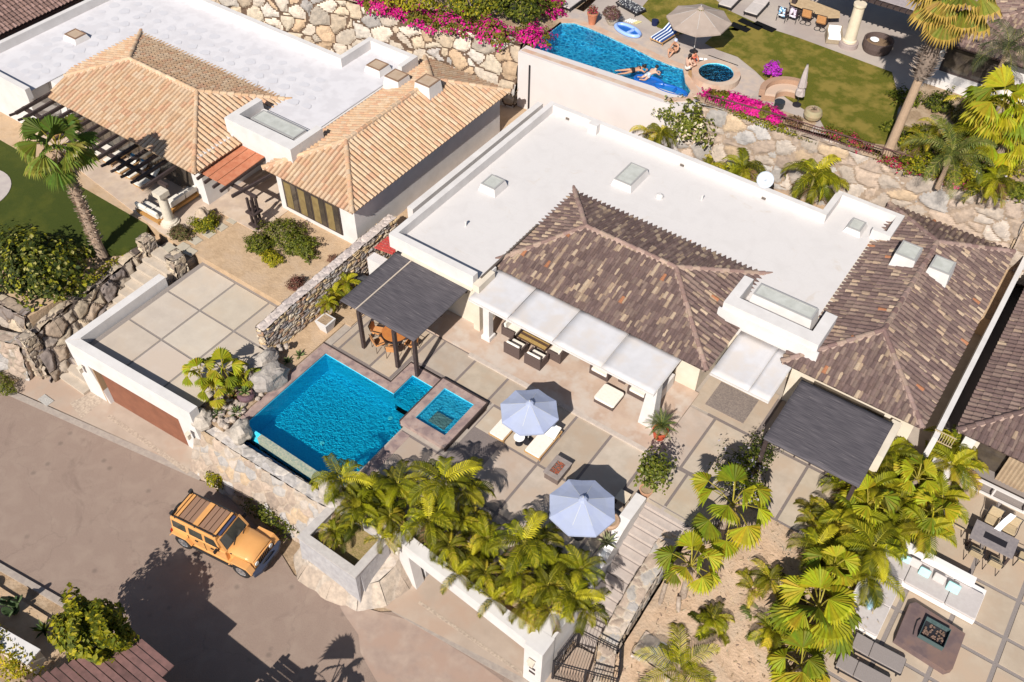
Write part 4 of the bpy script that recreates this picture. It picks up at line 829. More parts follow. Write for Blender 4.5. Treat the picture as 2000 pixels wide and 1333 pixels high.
# bottom-left timber roof
bl = thing('timber_roof', 'weathered red-brown corrugated roof at the bottom left corner beside the leafy bush', 'roof', (-21, 3, -3))
g = MB(); rr = random.Random(5)
for i in range(24):
    y = 5.4 - i * .31; k = rr.uniform(.8, 1.2); xl = -22.55 - i * .14
    xr = -20.1 if i < 2 else (-17.5 + rr.uniform(-.1, .1))
    g.beam((xl, y, .05 + i * .012), (xr, y, .03 + i * .012), .27, .07, (.165 * k, .09 * k, .08 * k))
g.build('roof_panel', M('weathered_red_panel', (.8, .8, .8), (1.15, 1.1, 1.1), scale=3, attr=True, rough=.9), bl)
g = MB(); g.box(-22.2, -14, 1, 4.2, -3, -.3); g.build('wall', CREAM, bl)
rr = random.Random(15)
for i in range(16):
    y = 5.5 - i * .34; x = -17.4
    while x < -9:
        L = rr.uniform(1.2, 3.5); g = MB(); g.beam((x, y, .1), (x + L, y, .1), .25, .06); g.build('slat', DKWOOD, bl); x += L + rr.uniform(.1, .55)
for i in range(6): g = MB(); g.beam((-17.2 + i * 1.6, .5, -.02), (-17.2 + i * 1.6, 5.9, -.02), .12, .14); g.build('beam', DKWOOD, bl)
# ================================================================ vehicle
def rbox(g, x0, x1, y0, y1, z0, z1, tx0=0, tx1=0, ty=0, col=None):
    """box whose top is inset: tx0 at the rear, tx1 at the front, ty at both sides"""
    g.prism([(x0, y0), (x1, y0), (x1, y1), (x0, y1)], z0, z1, col, top=[(x0 + tx0, y0 + ty), (x1 - tx1, y0 + ty), (x1 - tx1, y1 - ty), (x0 + tx0, y1 - ty)])
def make_car():
    c = thing('off_road_car', 'light orange boxy four-door off-roader with a black roof rack parked against the stone wall', 'car', (0, 0, 0))
    OR = M('orange_paint', (.70, .345, .115), (.66, .32, .105), scale=2, rough=.3, spec=.5); OR.node_tree.nodes['Principled BSDF'].inputs['Coat Weight'].default_value = .6; BK = M('car_black_plastic', (.02, .02, .022), rough=.55); WG = M('car_glass', (.03, .032, .03), (.07, .07, .055), scale=1.2, rough=.06, spec=.8)
    RM = M('car_rim', (.62, .62, .64), rough=.3, metal=.8); TY = M('car_tyre', (.022, .02, .02), rough=.85)
    g = MB()
    rbox(g, -2.0, .78, -.80, .80, .50, 1.18, .03, 0, .015)
    rbox(g, .7, 1.98, -.62, .62, .55, 1.10, 0, .02, .06)
    rbox(g, -1.2, 1.0, -.83, .83, .42, .56)
    o = g.build('body', OR, c, bevel=.035)
    g = MB(); vs = []
    xs = [.72, 1.15, 1.6, 2.0]; W_ = [.70, .69, .66, .62]; Z = [1.20, 1.19, 1.165, 1.12]
    for x, w, z in zip(xs, W_, Z):
        for y, dz in ((-w, -.10), (-w * .9, -.02), (-w * .4, 0), (0, .03), (w * .4, 0), (w * .9, -.02), (w, -.10)): vs.append((x, y, z + dz))
    g.add(vs, [(i * 7 + k, (i + 1) * 7 + k, (i + 1) * 7 + k + 1, i * 7 + k + 1) for i in range(3) for k in range(6)]); g.f = [f for f in g.f]
    g.add([(2.0, -.62, .98), (2.0, .62, .98), (2.0, .62, 1.03), (2.0, -.62, 1.03)], [(0, 1, 2, 3)])
    o = g.build('hood', OR, c, smooth=True); s_ = o.modifiers.new('t', 'SOLIDIFY'); s_.thickness = .03
    # fenders
    for sg in (-1, 1):
        for (a, b) in ((1.0, 2.02), (-2.02, -1.0)):
            g = MB(); y0, y1 = sorted((sg * .62, sg * .95))
            g.prism([(a + .12, y0), (b - .12, y0), (b - .12, y1), (a + .12, y1)], .90, .98)
            g.beam((a - .06, sg * .80, .62), (a + .14, sg * .80, .94), .30, .06, up=(1, 0, 0)); g.beam((b + .06, sg * .80, .62), (b - .14, sg * .80, .94), .30, .06, up=(1, 0, 0))
            g.build('fender', OR, c, bevel=.02)
    # hardtop
    g = MB(); rbox(g, -1.98, .50, -.76, .76, 1.17, 1.80, .05, .14, .07); g.build('hardtop', OR, c, bevel=.03)
    for sg in (-1, 1):
        for (a, b, nm) in ((-1.86, -1.18, 'side_window'), (-1.02, -.34, 'side_window'), (-.20, .44, 'side_window')):
            g = MB(); y = sg * .757; yt = sg * .70; ins = .0 if b < .4 else .16
            q = [(a, y, 1.24), (b, y, 1.24), (b - ins, yt - sg * .002, 1.66), (a, yt - sg * .002, 1.66)]
            q = [(x, yy + sg * .012, z) for x, yy, z in q]; q2 = [(x, yy - sg * .02, z) for x, yy, z in q]
            g.add(q + q2, [(0, 1, 2, 3), (7, 6, 5, 4), (0, 4, 5, 1), (1, 5, 6, 2), (2, 6, 7, 3), (3, 7, 4, 0)]); g.build(nm, WG, c)
        for x in (-.62, .18): g = MB(); g.box(x - .12, x + .02, sg * .80, sg * .835, 1.02, 1.06); g.build('door_handle', BK, c)
        for x in (-1.1, -.27): g = MB(); g.box(x - .008, x + .008, sg * .790, sg * .812, .58, 1.15); g.build('door_gap', BK, c)
        g = MB(); g.box(.42, .5, sg * .93 - .1, sg * .93 + .1, 1.20, 1.38); g.beam((.5, sg * .78, 1.2), (.46, sg * .9, 1.26), .04, .04); g.build('mirror', BK, c, bevel=.015)
        g = MB(); g.tube([(-1.0, sg * .86, .40), (1.0, sg * .86, .40)], .05, 6); g.build('side_step', BK, c)
    # windscreen
    g = MB()
    fr = [((.79, -.72, 1.18), (.79, .72, 1.18)), ((.50, -.66, 1.76), (.50, .66, 1.76))]
    for a, b in fr: g.beam(a, b, .06, .06)
    for sg in (-1, 1): g.beam((.79, sg * .70, 1.18), (.50, sg * .66, 1.76), .09, .06)
    g.build('windscreen_frame', OR, c)
    g = MB(); g.add([(.80, -.66, 1.21), (.80, .66, 1.21), (.52, .62, 1.74), (.52, -.62, 1.74)], [(0, 1, 2, 3)]); o = g.build('windscreen', WG, c); s_ = o.modifiers.new('t', 'SOLIDIFY'); s_.thickness = .02
    for y in (-.35, .25): g = MB(); g.beam((.90, y, 1.215), (.72, y + .38, 1.33), .025, .02); g.build('wiper', BK, c)
    # grille, lights, bumpers
    g = MB(); g.box(1.98, 2.04, -.60, .60, .58, 1.02); g.build('grille', OR, c, bevel=.02)
    for k in range(7): g = MB(); g.box(2.035, 2.05, -.30 + k * .1 - .028, -.30 + k * .1 + .028, .66, .98); g.build('grille_slot', BK, c)
    for sg in (-1, 1):
        g = MB(); g.tube([(2.02, sg * .46, .86), (2.07, sg * .46, .86)], .10, 14); g.build('headlight', M('lamp_lens', (.75, .75, .72), rough=.15, spec=.8), c)
        g = MB(); g.box(-2.03, -1.99, sg * .78 - .06, sg * .78 + .06, .75, .98); g.build('tail_light', M('red_lens', (.4, .02, .01), rough=.2), c)
        g = MB(); g.box(.95, 1.03, sg * .66 - .03, sg * .66 + .03, 1.10, 1.14); g.build('hood_latch', BK, c)
    g = MB(); g.prism([(2.08, -.86), (2.2, -.9), (2.34, -.55), (2.34, .55), (2.2, .9), (2.08, .86)], .48, .70); g.box(2.0, 2.1, -.4, .4, .5, .62)
    g.build('front_bumper', M('dark_blue_steel', (.06, .07, .11), rough=.4, metal=.4), c, bevel=.03)
    g = MB(); g.tube([(2.2, -.3, .7), (2.26, -.2, .86), (2.26, .2, .86), (2.2, .3, .7)], .03, 6); g.box(2.335, 2.36, -.22, .22, .52, .66); g.build('winch_guard', BK, c)
    g = MB(); g.box(-2.2, -2.0, -.8, .8, .5, .68); g.build('rear_bumper', BK, c, bevel=.02)
    def wheel(x, y, nm='wheel', ax='y', z=.42, r=.42):
        w = MB(); n = 24; prof = [(r * .55, -.12), (r * .93, -.13), (r, -.08), (r, .08), (r * .93, .13), (r * .55, .12)]; vs = []
        for k in range(n):
            a = 2 * math.pi * k / n
            for rr_, o_ in prof:
                rr_ += (.008 if k % 2 and rr_ >= r else 0)
                vs.append((x + rr_ * math.cos(a), y + o_, z + rr_ * math.sin(a)) if ax == 'y' else (x + o_, y + rr_ * math.cos(a), z + rr_ * math.sin(a)))
        w.add(vs, [(k * 6 + i, ((k + 1) % n) * 6 + i, ((k + 1) % n) * 6 + i + 1, k * 6 + i + 1) for k in range(n) for i in range(5)]); 
        t = w.build(nm, TY, c, smooth=False)
        for sg in ((-1, 1) if ax == 'y' else (-1,)):
            h = MB(); d = .115 * sg
            if ax == 'y':
                h.tube([(x, y + d * .6, z), (x, y + d, z)], r * .22, 10)
                for k in range(5): a = 2 * math.pi * k / 5 + .3; h.beam((x, y + d * .95, z), (x + r * .54 * math.cos(a), y + d * .95, z + r * .54 * math.sin(a)), .10, .04, up=(0, 1, 0))
                h.tube([(x + r * .56 * math.cos(2 * math.pi * k / 20), y + d * .95, z + r * .56 * math.sin(2 * math.pi * k / 20)) for k in range(21)], .022, 5, cap=False)
            else:
                h.tube([(x + d * .6, y, z), (x + d, y, z)], r * .5, 12)
            h.build('rim', RM, t)
    for x in (1.48, -1.47):
        for y in (-.79, .79): wheel(x, y)
    wheel(-2.18, .05, 'spare_wheel', 'x', 1.0, .40)
    # roof rack
    g = MB()
    for y in (-.62, .62): g.tube([(-1.85, y, 1.93), (.38, y, 1.93)], .022, 6); g.tube([(-1.85, y, 1.86), (.38, y, 1.86)], .018, 6)
    for x in (-1.85, .38): g.tube([(x, -.62, 1.93), (x, .62, 1.93)], .022, 6)
    for x in [-1.85 + .28 * k for k in range(9)]: g.tube([(x, -.62, 1.87), (x, .62, 1.87)], .014, 5); 
    for x in (-1.7, -.7, .25):
        for y in (-.62, .62): g.tube([(x, y, 1.93), (x, y * 1.06, 1.76)], .018, 5)
    g.build('roof_rack', BK, c)
    g = MB(); BRN = M('rack_brown_slat', (.27, .155, .10), rough=.7)
    for k in range(7):
        if k == 3: continue
        g.box(-1.52 + k * .25, -1.30 + k * .25, -.56, .56, 1.885, 1.90)
    g.build('rack_floor', BRN, c)
    for x, w in ((-1.78, .05), (-1.62, .06), (-.72, .09), (-.60, .03), (.30, .06)): g = MB(); g.box(x - w, x + w, -.58, .58, 1.888, 1.912); g.build('rack_slat', OR, c)
    g = MB(); g.box(.42, .52, -.50, .50, 1.84, 1.92); g.build('light_bar', M('light_bar_blue', (.05, .06, .12), rough=.2), c)
    for y in (-.58, .58): g = MB(); g.box(-1.9, -1.76, y - .08, y + .08, 1.94, 2.06); g.tube([(-1.83, y - .1, 2.0), (-1.83, y + .1, 2.06)], .05, 8); g.build('rack_lamp', BK, c)
    return c
car = make_car(); car.location = (-24.28, 11.5, ZS + .004); car.rotation_euler = (0, 0, R(8.8)); car.scale = (1.14, 1.14, 1.14)

# ================================================================ umbrellas
def make_umbrella(name, label, x, y, r, h, zb, fab, rise=.62, rot=0.0, group=None, tilt=0):
    u = thing(name, label, 'parasol', (x, y, zb), 0, group)
    if tilt: pass
    n = 8
    for k in range(n):
        g = MB(); a0, a1 = rot + 2 * math.pi * k / n, rot + 2 * math.pi * (k + 1) / n; rows = []
        for j, t in enumerate((.10, .4, .7, 1.0)):
            row = []
            for i in range(5):
                s = i / 4; a = a0 + (a1 - a0) * s; sag = math.sin(math.pi * s)
                rr_ = r * t * (1 - .075 * sag * t) * math.cos(math.pi / n) / math.cos(abs(a - (a0 + a1) / 2)) if False else r * t * (1 - .085 * sag * t)
                row.append((x + rr_ * math.cos(a), y + rr_ * math.sin(a), zb + h + rise * (1 - t) ** 1.15 - .03 * sag * t))
            rows.append(row)
        vs = [p for row in rows for p in row] + [(rows[3][i][0], rows[3][i][1], rows[3][i][2] - .10) for i in range(5)]
        g.add(vs, [(j * 5 + i, (j + 1) * 5 + i, (j + 1) * 5 + i + 1, j * 5 + i + 1) for j in range(4) for i in range(4)])
        o = g.build('canopy_panel', fab, u, smooth=False)
    g = MB(); g.lathe(x, y, [(.22, zb + h + rise - .02), (.16, zb + h + rise + .06), (.03, zb + h + rise + .11)], 8); g.build('vent_cap', fab, u)
    g = MB(); g.tube([(x, y, zb), (x, y, zb + h + rise + .2)], .028, 8); g.build('pole', M('pale_metal', (.6, .6, .58), rough=.4, metal=.3), u)
    for k in range(n):
        a = rot + 2 * math.pi * k / n; g = MB(); g.beam((x + .05 * math.cos(a), y + .05 * math.sin(a), zb + h + rise - .04), (x + r * .97 * math.cos(a), y + r * .97 * math.sin(a), zb + h - .03), .02, .02); g.build('rib', MATS['pale_metal'], u)
    g = MB(); g.lathe(x, y, [(.28, zb), (.28, zb + .05), (.06, zb + .09), (.05, zb + .3)], 18); g.build('base', BLACKM, u)
    return u
BLUEF = M('pale_blue_canvas', (.36, .40, .56), (.40, .44, .58), scale=1.5, rough=.95, trans=.12, c3=(.38, .415, .54), s3=1.3)
TANF = M('taupe_canvas', (.36, .285, .24), (.40, .32, .27), scale=2, rough=.95, trans=.1)
p = W(1034, 803, 2.35); make_umbrella('parasol', 'pale blue parasol over the two cream sun loungers nearest the spa', p.x, p.y, 1.43, 2.32, .0, BLUEF, rot=.30, group='pale blue parasols on the near terrace')
p = W(1137, 990, 2.35); make_umbrella('parasol', 'pale blue parasol nearest the palm hedge, beside the small fire table', p.x, p.y, 1.52, 2.32, .0, BLUEF, rot=.18, group='pale blue parasols on the near terrace')
q = W(1355, 107, ZU); make_umbrella('parasol', 'large open taupe parasol between the striped lounger and the upper lawn', -21.9, 51.75, 2.05, 2.25, ZU, TANF, rise=.75, rot=.4)
q = W(1556, 206, ZU); u = thing('closed_parasol', 'folded taupe parasol standing behind the curved tan sofa', 'parasol', (q.x, q.y, ZU))
g = MB(); g.lathe(q.x, q.y, [(.06, ZU + .7), (.30, ZU + .75), (.27, ZU + 1.1), (.19, ZU + 1.2), (.25, ZU + 1.3), (.13, ZU + 2.3), (.03, ZU + 2.75)], 9)
g.v = [(v[0] + .03 * math.sin(i * 2.3), v[1] + .03 * math.cos(i * 1.7), v[2]) for i, v in enumerate(g.v)]; g.build('folded_canopy', M('grey_canvas', (.42, .36, .34), (.36, .30, .28), scale=5, rough=.95), u)
g = MB(); g.tube([(q.x, q.y, ZU), (q.x, q.y, ZU + 2.8)], .03, 8); g.build('pole', BLACKM, u); g = MB(); g.lathe(q.x, q.y, [(.26, ZU), (.26, ZU + .08), (.05, ZU + .12)], 16); g.build('base', BLACKM, u)

# ================================================================ furniture builders
def cushion(g, x0, x1, y0, y1, z0, z1, r=.04):
    g.prism([(x0 + r, y0), (x1 - r, y0), (x1, y0 + r), (x1, y1 - r), (x1 - r, y1), (x0 + r, y1), (x0, y1 - r), (x0, y0 + r)], z0, z1)
def make_lounger(label, loc, rz, pad=CUSH, frame=TEAKW, back=.42, group=None, name='sun_lounger', w=.72, L=2.0, stripes=None, pillow=None, legcol=None):
    """foot at local -y, head at +y"""
    t = thing(name, label, 'sun lounger', (0, 0, 0), 0, group)
    g = MB(); hy = L * .5
    for x in (-w / 2, w / 2): g.beam((x, -hy, .27), (x, hy, .27), .05, .07)
    for y in (-hy, 0, hy): g.beam((-w / 2, y, .27), (w / 2, y, .27), .05, .06)
    g.build('frame', legcol or frame, t)
    for x in (-w / 2 + .02, w / 2 - .02):
        for y in (-hy + .12, hy - .2): g = MB(); g.box(x - .025, x + .025, y - .025, y + .025, 0, .27); g.build('leg', legcol or frame, t)
    kb = L * .15; g = MB(); cushion(g, -w / 2 + .01, w / 2 - .01, -hy, kb, .31, .39); g.build('seat_pad', pad, t, bevel=.02)
    g = MB(); th = back; a = Vector((0, kb + .02, .345)); b = a + Vector((0, (hy - kb) * math.cos(th), (hy - kb) * math.sin(th))); g.beam(a, b, w - .02, .08); bp = g.build('back_pad', pad, t, bevel=.02)
    if pillow:
        g = MB(); c = b - (b - a).normalized() * .2 + Vector((0, -.03, .09)); g.obox(c, (.5, .32, .12), 0, tilt=Matrix.Rotation(th, 3, 'X')); g.build('pillow', pillow, t, bevel=.04)
    t.location = loc; t.rotation_euler = (0, 0, rz); WM[t.name] = Matrix.Translation(loc) @ Matrix.Rotation(rz, 4, 'Z'); return t
def make_armchair(label, loc, rz, w=.86, d=.84, cush=CUSH, body=WICK, group=None, cat='armchair', name='armchair', bh=.78, solid=True, s=1.0):
    """faces local -y... seat opens towards -y"""
    t = thing(name, label, cat, (0, 0, 0), 0, group)
    g = MB(); a = .09
    g.box(-w / 2, w / 2, -d / 2, d / 2, .02, .30); g.build('base', body, t, bevel=.015)
    g = MB(); g.box(-w / 2, w / 2, d / 2 - a, d / 2, .305, bh); g.build('backrest', body, t, bevel=.02)
    for sg in (-1, 1): g = MB(); x0, x1 = sorted((sg * w / 2, sg * (w / 2 - a))); g.box(x0, x1, -d / 2, d / 2 - a - .002, .305, .60); g.build('armrest', body, t, bevel=.015)
    g = MB(); cushion(g, -w / 2 + a, w / 2 - a, -d / 2 + .0, d / 2 - a - .14, .305, .44); g.build('seat_cushion', cush, t, bevel=.03)
    g = MB(); g.obox((0, d / 2 - a - .08, .62), (w - 2 * a - .02, .13, .42), 0, tilt=Matrix.Rotation(-.12, 3, 'X')); g.build('back_cushion', cush, t, bevel=.04)
    t.location = loc; t.rotation_euler = (0, 0, rz); t.scale = (s, s, s); return t
def pot(label, x, y, z, prof, mat, name='plant_pot', cat='pot', soil=True, parent=None, n=18):
    t = thing(name, label, cat, (x, y, z)); g = MB(); g.lathe(x, y, [(r, z + h) for r, h in prof] + [(prof[-1][0] * .82, z + prof[-1][1]), (prof[-1][0] * .8, z + prof[-1][1] - .06)], n); g.build('pot_wall', mat, t)
    g = MB(); g.lathe(x, y, [(prof[-1][0] * .79, z + prof[-1][1] - .09), (prof[-1][0] * .79, z + prof[-1][1] - .05)], n); g.build('pot_soil', SOIL, t); return t

# --- near terrace
make_lounger('cream sun lounger nearer the spa, half hidden under the pale blue parasol', (-16.2, 23.2, 0), 0, group='cream sun loungers under the blue parasol', w=.82)
make_lounger('cream sun lounger with a white pillow, the one nearer the fire table', (-14.2, 23.35, 0), 0, group='cream sun loungers under the blue parasol', w=.84, pillow=M('white_pillow', (.85, .84, .84), rough=.9))
t = thing('side_table', 'small round white side table between the two cream sun loungers', 'side table', (-15.2, 22.75, 0))
g = MB(); g.lathe(-15.2, 22.75, [(.27, .46), (.27, .5)], 20); g.build('table_top', MATS['white_pillow'], t); g = MB(); g.lathe(-15.2, 22.75, [(.2, 0), (.04, .04), (.03, .46)], 12); g.build('leg', BLACKM, t)
ft = thing('fire_table', 'low grey rectangular fire table with red lava stones beside the blue parasol', 'fire table', (-12.7, 22.35, 0))
g = MB(); g.box(-13.1, -12.35, 21.8, 22.9, 0, .44); g.build('base', M('fire_table_brown', (.17, .125, .11), (.13, .10, .09), scale=4, rough=.8), ft)
g = MB(); 
for b in ((-13.15, -12.3, 21.75, 21.98), (-13.15, -12.3, 22.72, 22.95), (-13.15, -12.95, 21.98, 22.72), (-12.5, -12.3, 21.98, 22.72)): g.box(*b, .442, .5)
g.build('table_top', M('fire_table_top', (.30, .25, .23), (.24, .20, .18), scale=5, rough=.7), ft)
g = MB(); rr = random.Random(2)
for i in range(60): a, b = rr.uniform(-.2, .2), rr.uniform(-.35, .35); g.blob((-12.72 + a, 22.35 + b, .46), (.035, .035, .03), 5, 4, .2, i)
o = g.build('lava_stones', M('lava_red', (.36, .10, .05), (.25, .07, .04), scale=9, rough=.9), ft); o['kind'] = 'stuff'
# wicker groups
WG_ = 'dark wicker armchairs around the long gold-topped table'
make_armchair('dark wicker armchair with its back to the patio, left of the front pair', (-18.72, 27.45, .1), math.pi, group=WG_, w=1.0, d=.8)
make_armchair('dark wicker armchair with its back to the patio, right of the front pair', (-17.42, 27.45, .1), math.pi, group=WG_, w=1.0, d=.8)
make_armchair('dark wicker armchair at the left end of the long gold-topped table', (-19.65, 28.5, .1), math.pi / 2, group=WG_, w=.95)
make_armchair('dark wicker armchair at the right end of the long gold-topped table', (-16.75, 28.55, .1), -math.pi / 2, group=WG_, w=.98)
t = thing('coffee_table', 'long dark table with a gold and brown runner under the porch canopy edge', 'table', (-18.2, 28.5, .1))
g = MB(); g.box(-19.1, -17.35, 28.15, 29.0, .36, .42); g.build('table_top', M('dark_glass_top', (.10, .06, .04), rough=.3), t); g = MB(); g.box(-19.08, -17.4, 28.2, 28.42, .421, .432); g.box(-19.08, -17.4, 28.6, 28.68, .421, .432); g.build('runner', M('gold_fabric', (.42, .28, .10), (.34, .22, .08), scale=6), t)
for x in (-19.0, -17.45):
    for y in (28.22, 28.92): g = MB(); g.box(x - .04, x + .04, y - .04, y + .04, .1, .36); g.build('leg', WICK, t)
WG2 = 'dark wicker seats with cream cushions near the square ottoman'
make_armchair('dark wicker armchair left of the cream ottoman, half under the canopy', (-14.25, 29.05, .1), 0, group=WG2, w=1.1, d=1.2)
make_armchair('dark wicker armchair right of the cream ottoman, half under the canopy', (-12.0, 29.0, .1), 0, group=WG2, w=1.05, d=1.2)
t = thing('ottoman', 'square cream-cushioned ottoman on a dark wicker base on the porch paving', 'ottoman', (-13.05, 27.5, .1))
g = MB(); g.box(-13.6, -12.5, 26.98, 28.05, .12, .36); g.build('base', WICK, t); g = MB(); cushion(g, -13.63, -12.47, 26.95, 28.08, .362, .5, .08); g.build('seat_cushion', CUSH, t, bevel=.03)
t = thing('low_table', 'small dark lantern table between the two right-hand wicker armchairs', 'table', (-13.1, 29.0, .1))
g = MB(); g.box(-13.4, -12.8, 28.8, 29.2, .45, .5); g.build('table_top', WICK, t); g = MB(); g.box(-13.3, -12.9, 28.85, 29.15, .1, .45); g.build('base', WICK, t)
# round dining set under the dark pergola
TB = (-24.35, 24.45)
t = thing('dining_table', 'round orange-topped dining table under the dark pergola', 'table', (TB[0], TB[1], 0))
g = MB(); g.lathe(*TB, [(.72, .70), (.72, .75)], 26); g.build('table_top', M('orange_tabletop', (.50, .19, .05), (.42, .15, .05), scale=3, rough=.4), t); g = MB(); g.lathe(*TB, [(.35, 0), (.08, .08), (.07, .7)], 14); g.build('pedestal', BLACKM, t)
ORC = M('orange_cushion', (.60, .28, .10), (.54, .24, .09), scale=6, rough=.9)
def make_dchair(loc, rz, label, seatm, framem, group=None, name='dining_chair', swivel=False, s=1.0):
    t = thing(name, label, 'chair', (0, 0, 0), 0, group)
    g = MB(); cushion(g, -.25, .25, -.25, .22, .42, .50); g.build('seat', seatm, t, bevel=.02)
    g = MB(); g.obox((0, .28, .72), (.48, .07, .46), 0, tilt=Matrix.Rotation(-.16, 3, 'X')); g.build('backrest', seatm, t, bevel=.02)
    g = MB()
    for sg in (-1, 1): g.tube([(sg * .28, -.24, .02 if not swivel else .38), (sg * .28, -.22, .62), (sg * .28, .26, .64), (sg * .28, .34, .95)], .018, 5)
    g.tube([(-.28, .34, .95), (.28, .34, .95)], .018, 5); g.tube([(-.28, -.22, .40), (.28, -.22, .40)], .016, 5); g.build('arm_frame', framem, t)
    if swivel:
        g = MB(); g.tube([(0, 0, .06), (0, 0, .42)], .03, 8)
        for k in range(2):
            cx = (-.14, .14)[k]; g.tube([(cx + .15 * math.cos(a * math.pi / 8), .02 + .22 * math.sin(a * math.pi / 8), .03) for a in range(17)], .018, 5)
        g.build('swivel_base', framem, t)
    else:
        for sg in (-1, 1):
            for y in (-.24, .26): g = MB(); g.tube([(sg * .26, y, 0), (sg * .26, y * .98, .42)], .017, 5); g.build('leg', framem, t)
    t.location = loc; t.rotation_euler = (0, 0, rz); t.scale = (s, s, s); return t
lb = ['on the side away from the pool', 'at the left rear', 'on the left, nearest the white planter', 'at the front left, between the two posts', 'at the front right, beside the middle post', 'on the right side']
for k, a in enumerate((95, 150, 200, 248, 300, 0)):
    a = R(a); make_dchair((TB[0] + 1.02 * math.cos(a), TB[1] + 1.02 * math.sin(a), 0), a - math.pi / 2, 'orange-cushioned metal chair at the round table, ' + lb[k], ORC, M('bronze_metal', (.10, .07, .05), rough=.5), group='orange cushioned chairs round the dining table', s=1.08)
# barbecue
t = thing('barbecue_grill', 'dark covered barbecue grill behind the left corner of the dark pergola', 'barbecue', (-28.0, 26.3, 0))
g = MB(); g.box(-28.5, -27.5, 26.0, 26.6, .1, .85); g.build('cabinet', BLACKM, t, bevel=.02); g = MB(); g.tube([(-28.5, 26.3, .88), (-27.5, 26.3, .88)], .3, 14); g.build('lid', M('lid_steel', (.10, .10, .11), rough=.3, metal=.5), t)
g = MB(); g.tube([(-28.3, 25.97, 1.0), (-27.7, 25.97, 1.0)], .02, 6); g.build('handle', M('steel', (.5, .5, .5), rough=.3, metal=.8), t)
g = MB(); 
t = thing('white_planter', 'square white tapered planter holding a yellow-green palm left of the dark pergola', 'planter', (-27.9, 22.9, 0))
g = MB(); g.prism([(-28.15, 22.65), (-27.65, 22.65), (-27.65, 23.15), (-28.15, 23.15)], 0, .75, top=[(-28.3, 22.5), (-27.5, 22.5), (-27.5, 23.3), (-28.3, 23.3)]); g.build('pot_wall', WHITE, t); g = MB(); g.box(-28.2, -27.6, 22.6, 23.2, .752, .77); g.build('pot_soil', SOIL, t)
# beds left of pool
g = MB(); g.box(-29.0, -27.4, 15.0, 23.8, -.05, .05); g.box(-28.6, -27.0, 23.8, 27, -.05, .04); struct(g, 'palm_bed', SAND)
g = MB(); g.box(-29.3, -27.3, 14.9, 19.6, -.06, .1); struct(g, 'pebble_bed', SOIL)
# boulders
def boulder(label, c, r, rz, seed, mat, n=18, amp=.16):
    g = MB(); g.blob(c, r, n, 12, amp, seed, rz=rz); return tag(g.build('boulder', mat, smooth=False), label, 'boulder')
BOULD = M('grey_boulder', (.36, .32, .29), (.28, .245, .225), scale=3, rough=.9, bump=.06, bscale=5, c3=(.42, .37, .32), s3=1)
boulder('big grey boulder lying against the pool coping, the nearer of two', (-27.6, 18.35, .45), (.62, 1.15, .75), -.25, 3, BOULD)
boulder('big grey boulder in the shade beside the stone boundary wall, the farther of two', (-28.5, 18.9, .5), (.5, 1.0, .7), -.1, 5, BOULD)
boulder('flat-topped pale boulder at the left end of the pool overflow edge', (-26.55, 15.35, .1), (.5, .62, .6), .2, 9, M('pale_boulder', (.46, .40, .34), (.38, .33, .28), scale=3, rough=.9, bump=.04, bscale=5))
boulder('pale rounded boulder on top of the wall at the left end of the planting bed', (-28.6, 14.75, .1), (.5, .55, .55), .6, 12, MATS['pale_boulder'])
boulder('pale boulder at the right end of the pool overflow edge beside the palms', (-20.9, 15.5, -.15), (.55, .55, .55), .2, 19, MATS['pale_boulder'])
boulder('small tan boulder in the green shrub bed near the stone column', W(397, 425, 1.3), (.42, .42, .62), .2, 15, M('tan_boulder', (.50, .39, .29), (.42, .32, .24), scale=3, rough=.9, bump=.03, bscale=6))
boulder('long pale rock on the big planter soil at its left side', (-19.95, 14.1, -.93), (.12, .2, .07), 1.0, 17, MATS['pale_boulder'], 9)
# scattered bed rocks (one mass of rubble)
g = MB(); rr = random.Random(8)
for i in range(70):
    x, y = rr.uniform(-29.2, -27.3), rr.uniform(15.0, 18.0); r = rr.uniform(.07, .22); g.blob((x, y, .1 + r * .4), (r, r * rr.uniform(.7, 1.2), r * .7), 7, 5, .2, i, rz=rr.uniform(0, 3))
for i in range(45):
    x, y = rr.uniform(-28.7, -28.2), rr.uniform(16.5, 20.5); r = rr.uniform(.06, .16); g.blob((x, y, .3 + r + rr.uniform(0, .5)), (r, r, r * .7), 7, 5, .2, i)
tag(g.build('rubble_stones', M('rubble', (.46, .38, .31), (.30, .25, .22), scale=2.5, rough=.9)), 'loose tan rubble stones in the bed left of the pool', 'rubble', kind='stuff')
# pots
pot('dark glazed urn with an agave, standing between the boulders and the pool coping', -27.75, 16.95, .1, [(.22, 0), (.42, .25), (.44, .4), (.34, .55), (.36, .6)], M('purple_glaze', (.14, .08, .09), rough=.25))
pot('orange-red terracotta pot holding the spiky cycad at the porch corner', -9.85, 27.0, 0, [(.26, 0), (.36, .5), (.40, .55), (.40, .62)], M('red_terracotta', (.50, .09, .04), (.44, .08, .04), scale=3, rough=.7))
p = W(1208, 1030, .45); pot('round tan bowl pot near the white stair wall, below the blue parasol', p.x - .5, p.y + .1, 0, [(.22, 0), (.42, .25), (.46, .45), (.40, .5)], M('tan_clay', (.46, .30, .20), (.40, .26, .17), scale=4), soil=False)
p = W(1262, 985, .4); pot('terracotta pot with the tall leafy shrub at the top of the white stair wall', -8.75, 23.75, 0, [(.2, 0), (.32, .4), (.34, .48)], M('pale_terracotta', (.50, .28, .17), rough=.8))
t = thing('side_table', 'small square cream table beside the pots at the top of the white stair wall', 'side table', (-9.4, 22.8, 0)); g = MB(); g.box(-9.7, -9.15, 22.5, 23.1, .40, .45); g.build('table_top', M('cream_top', (.60, .50, .38), rough=.7), t)
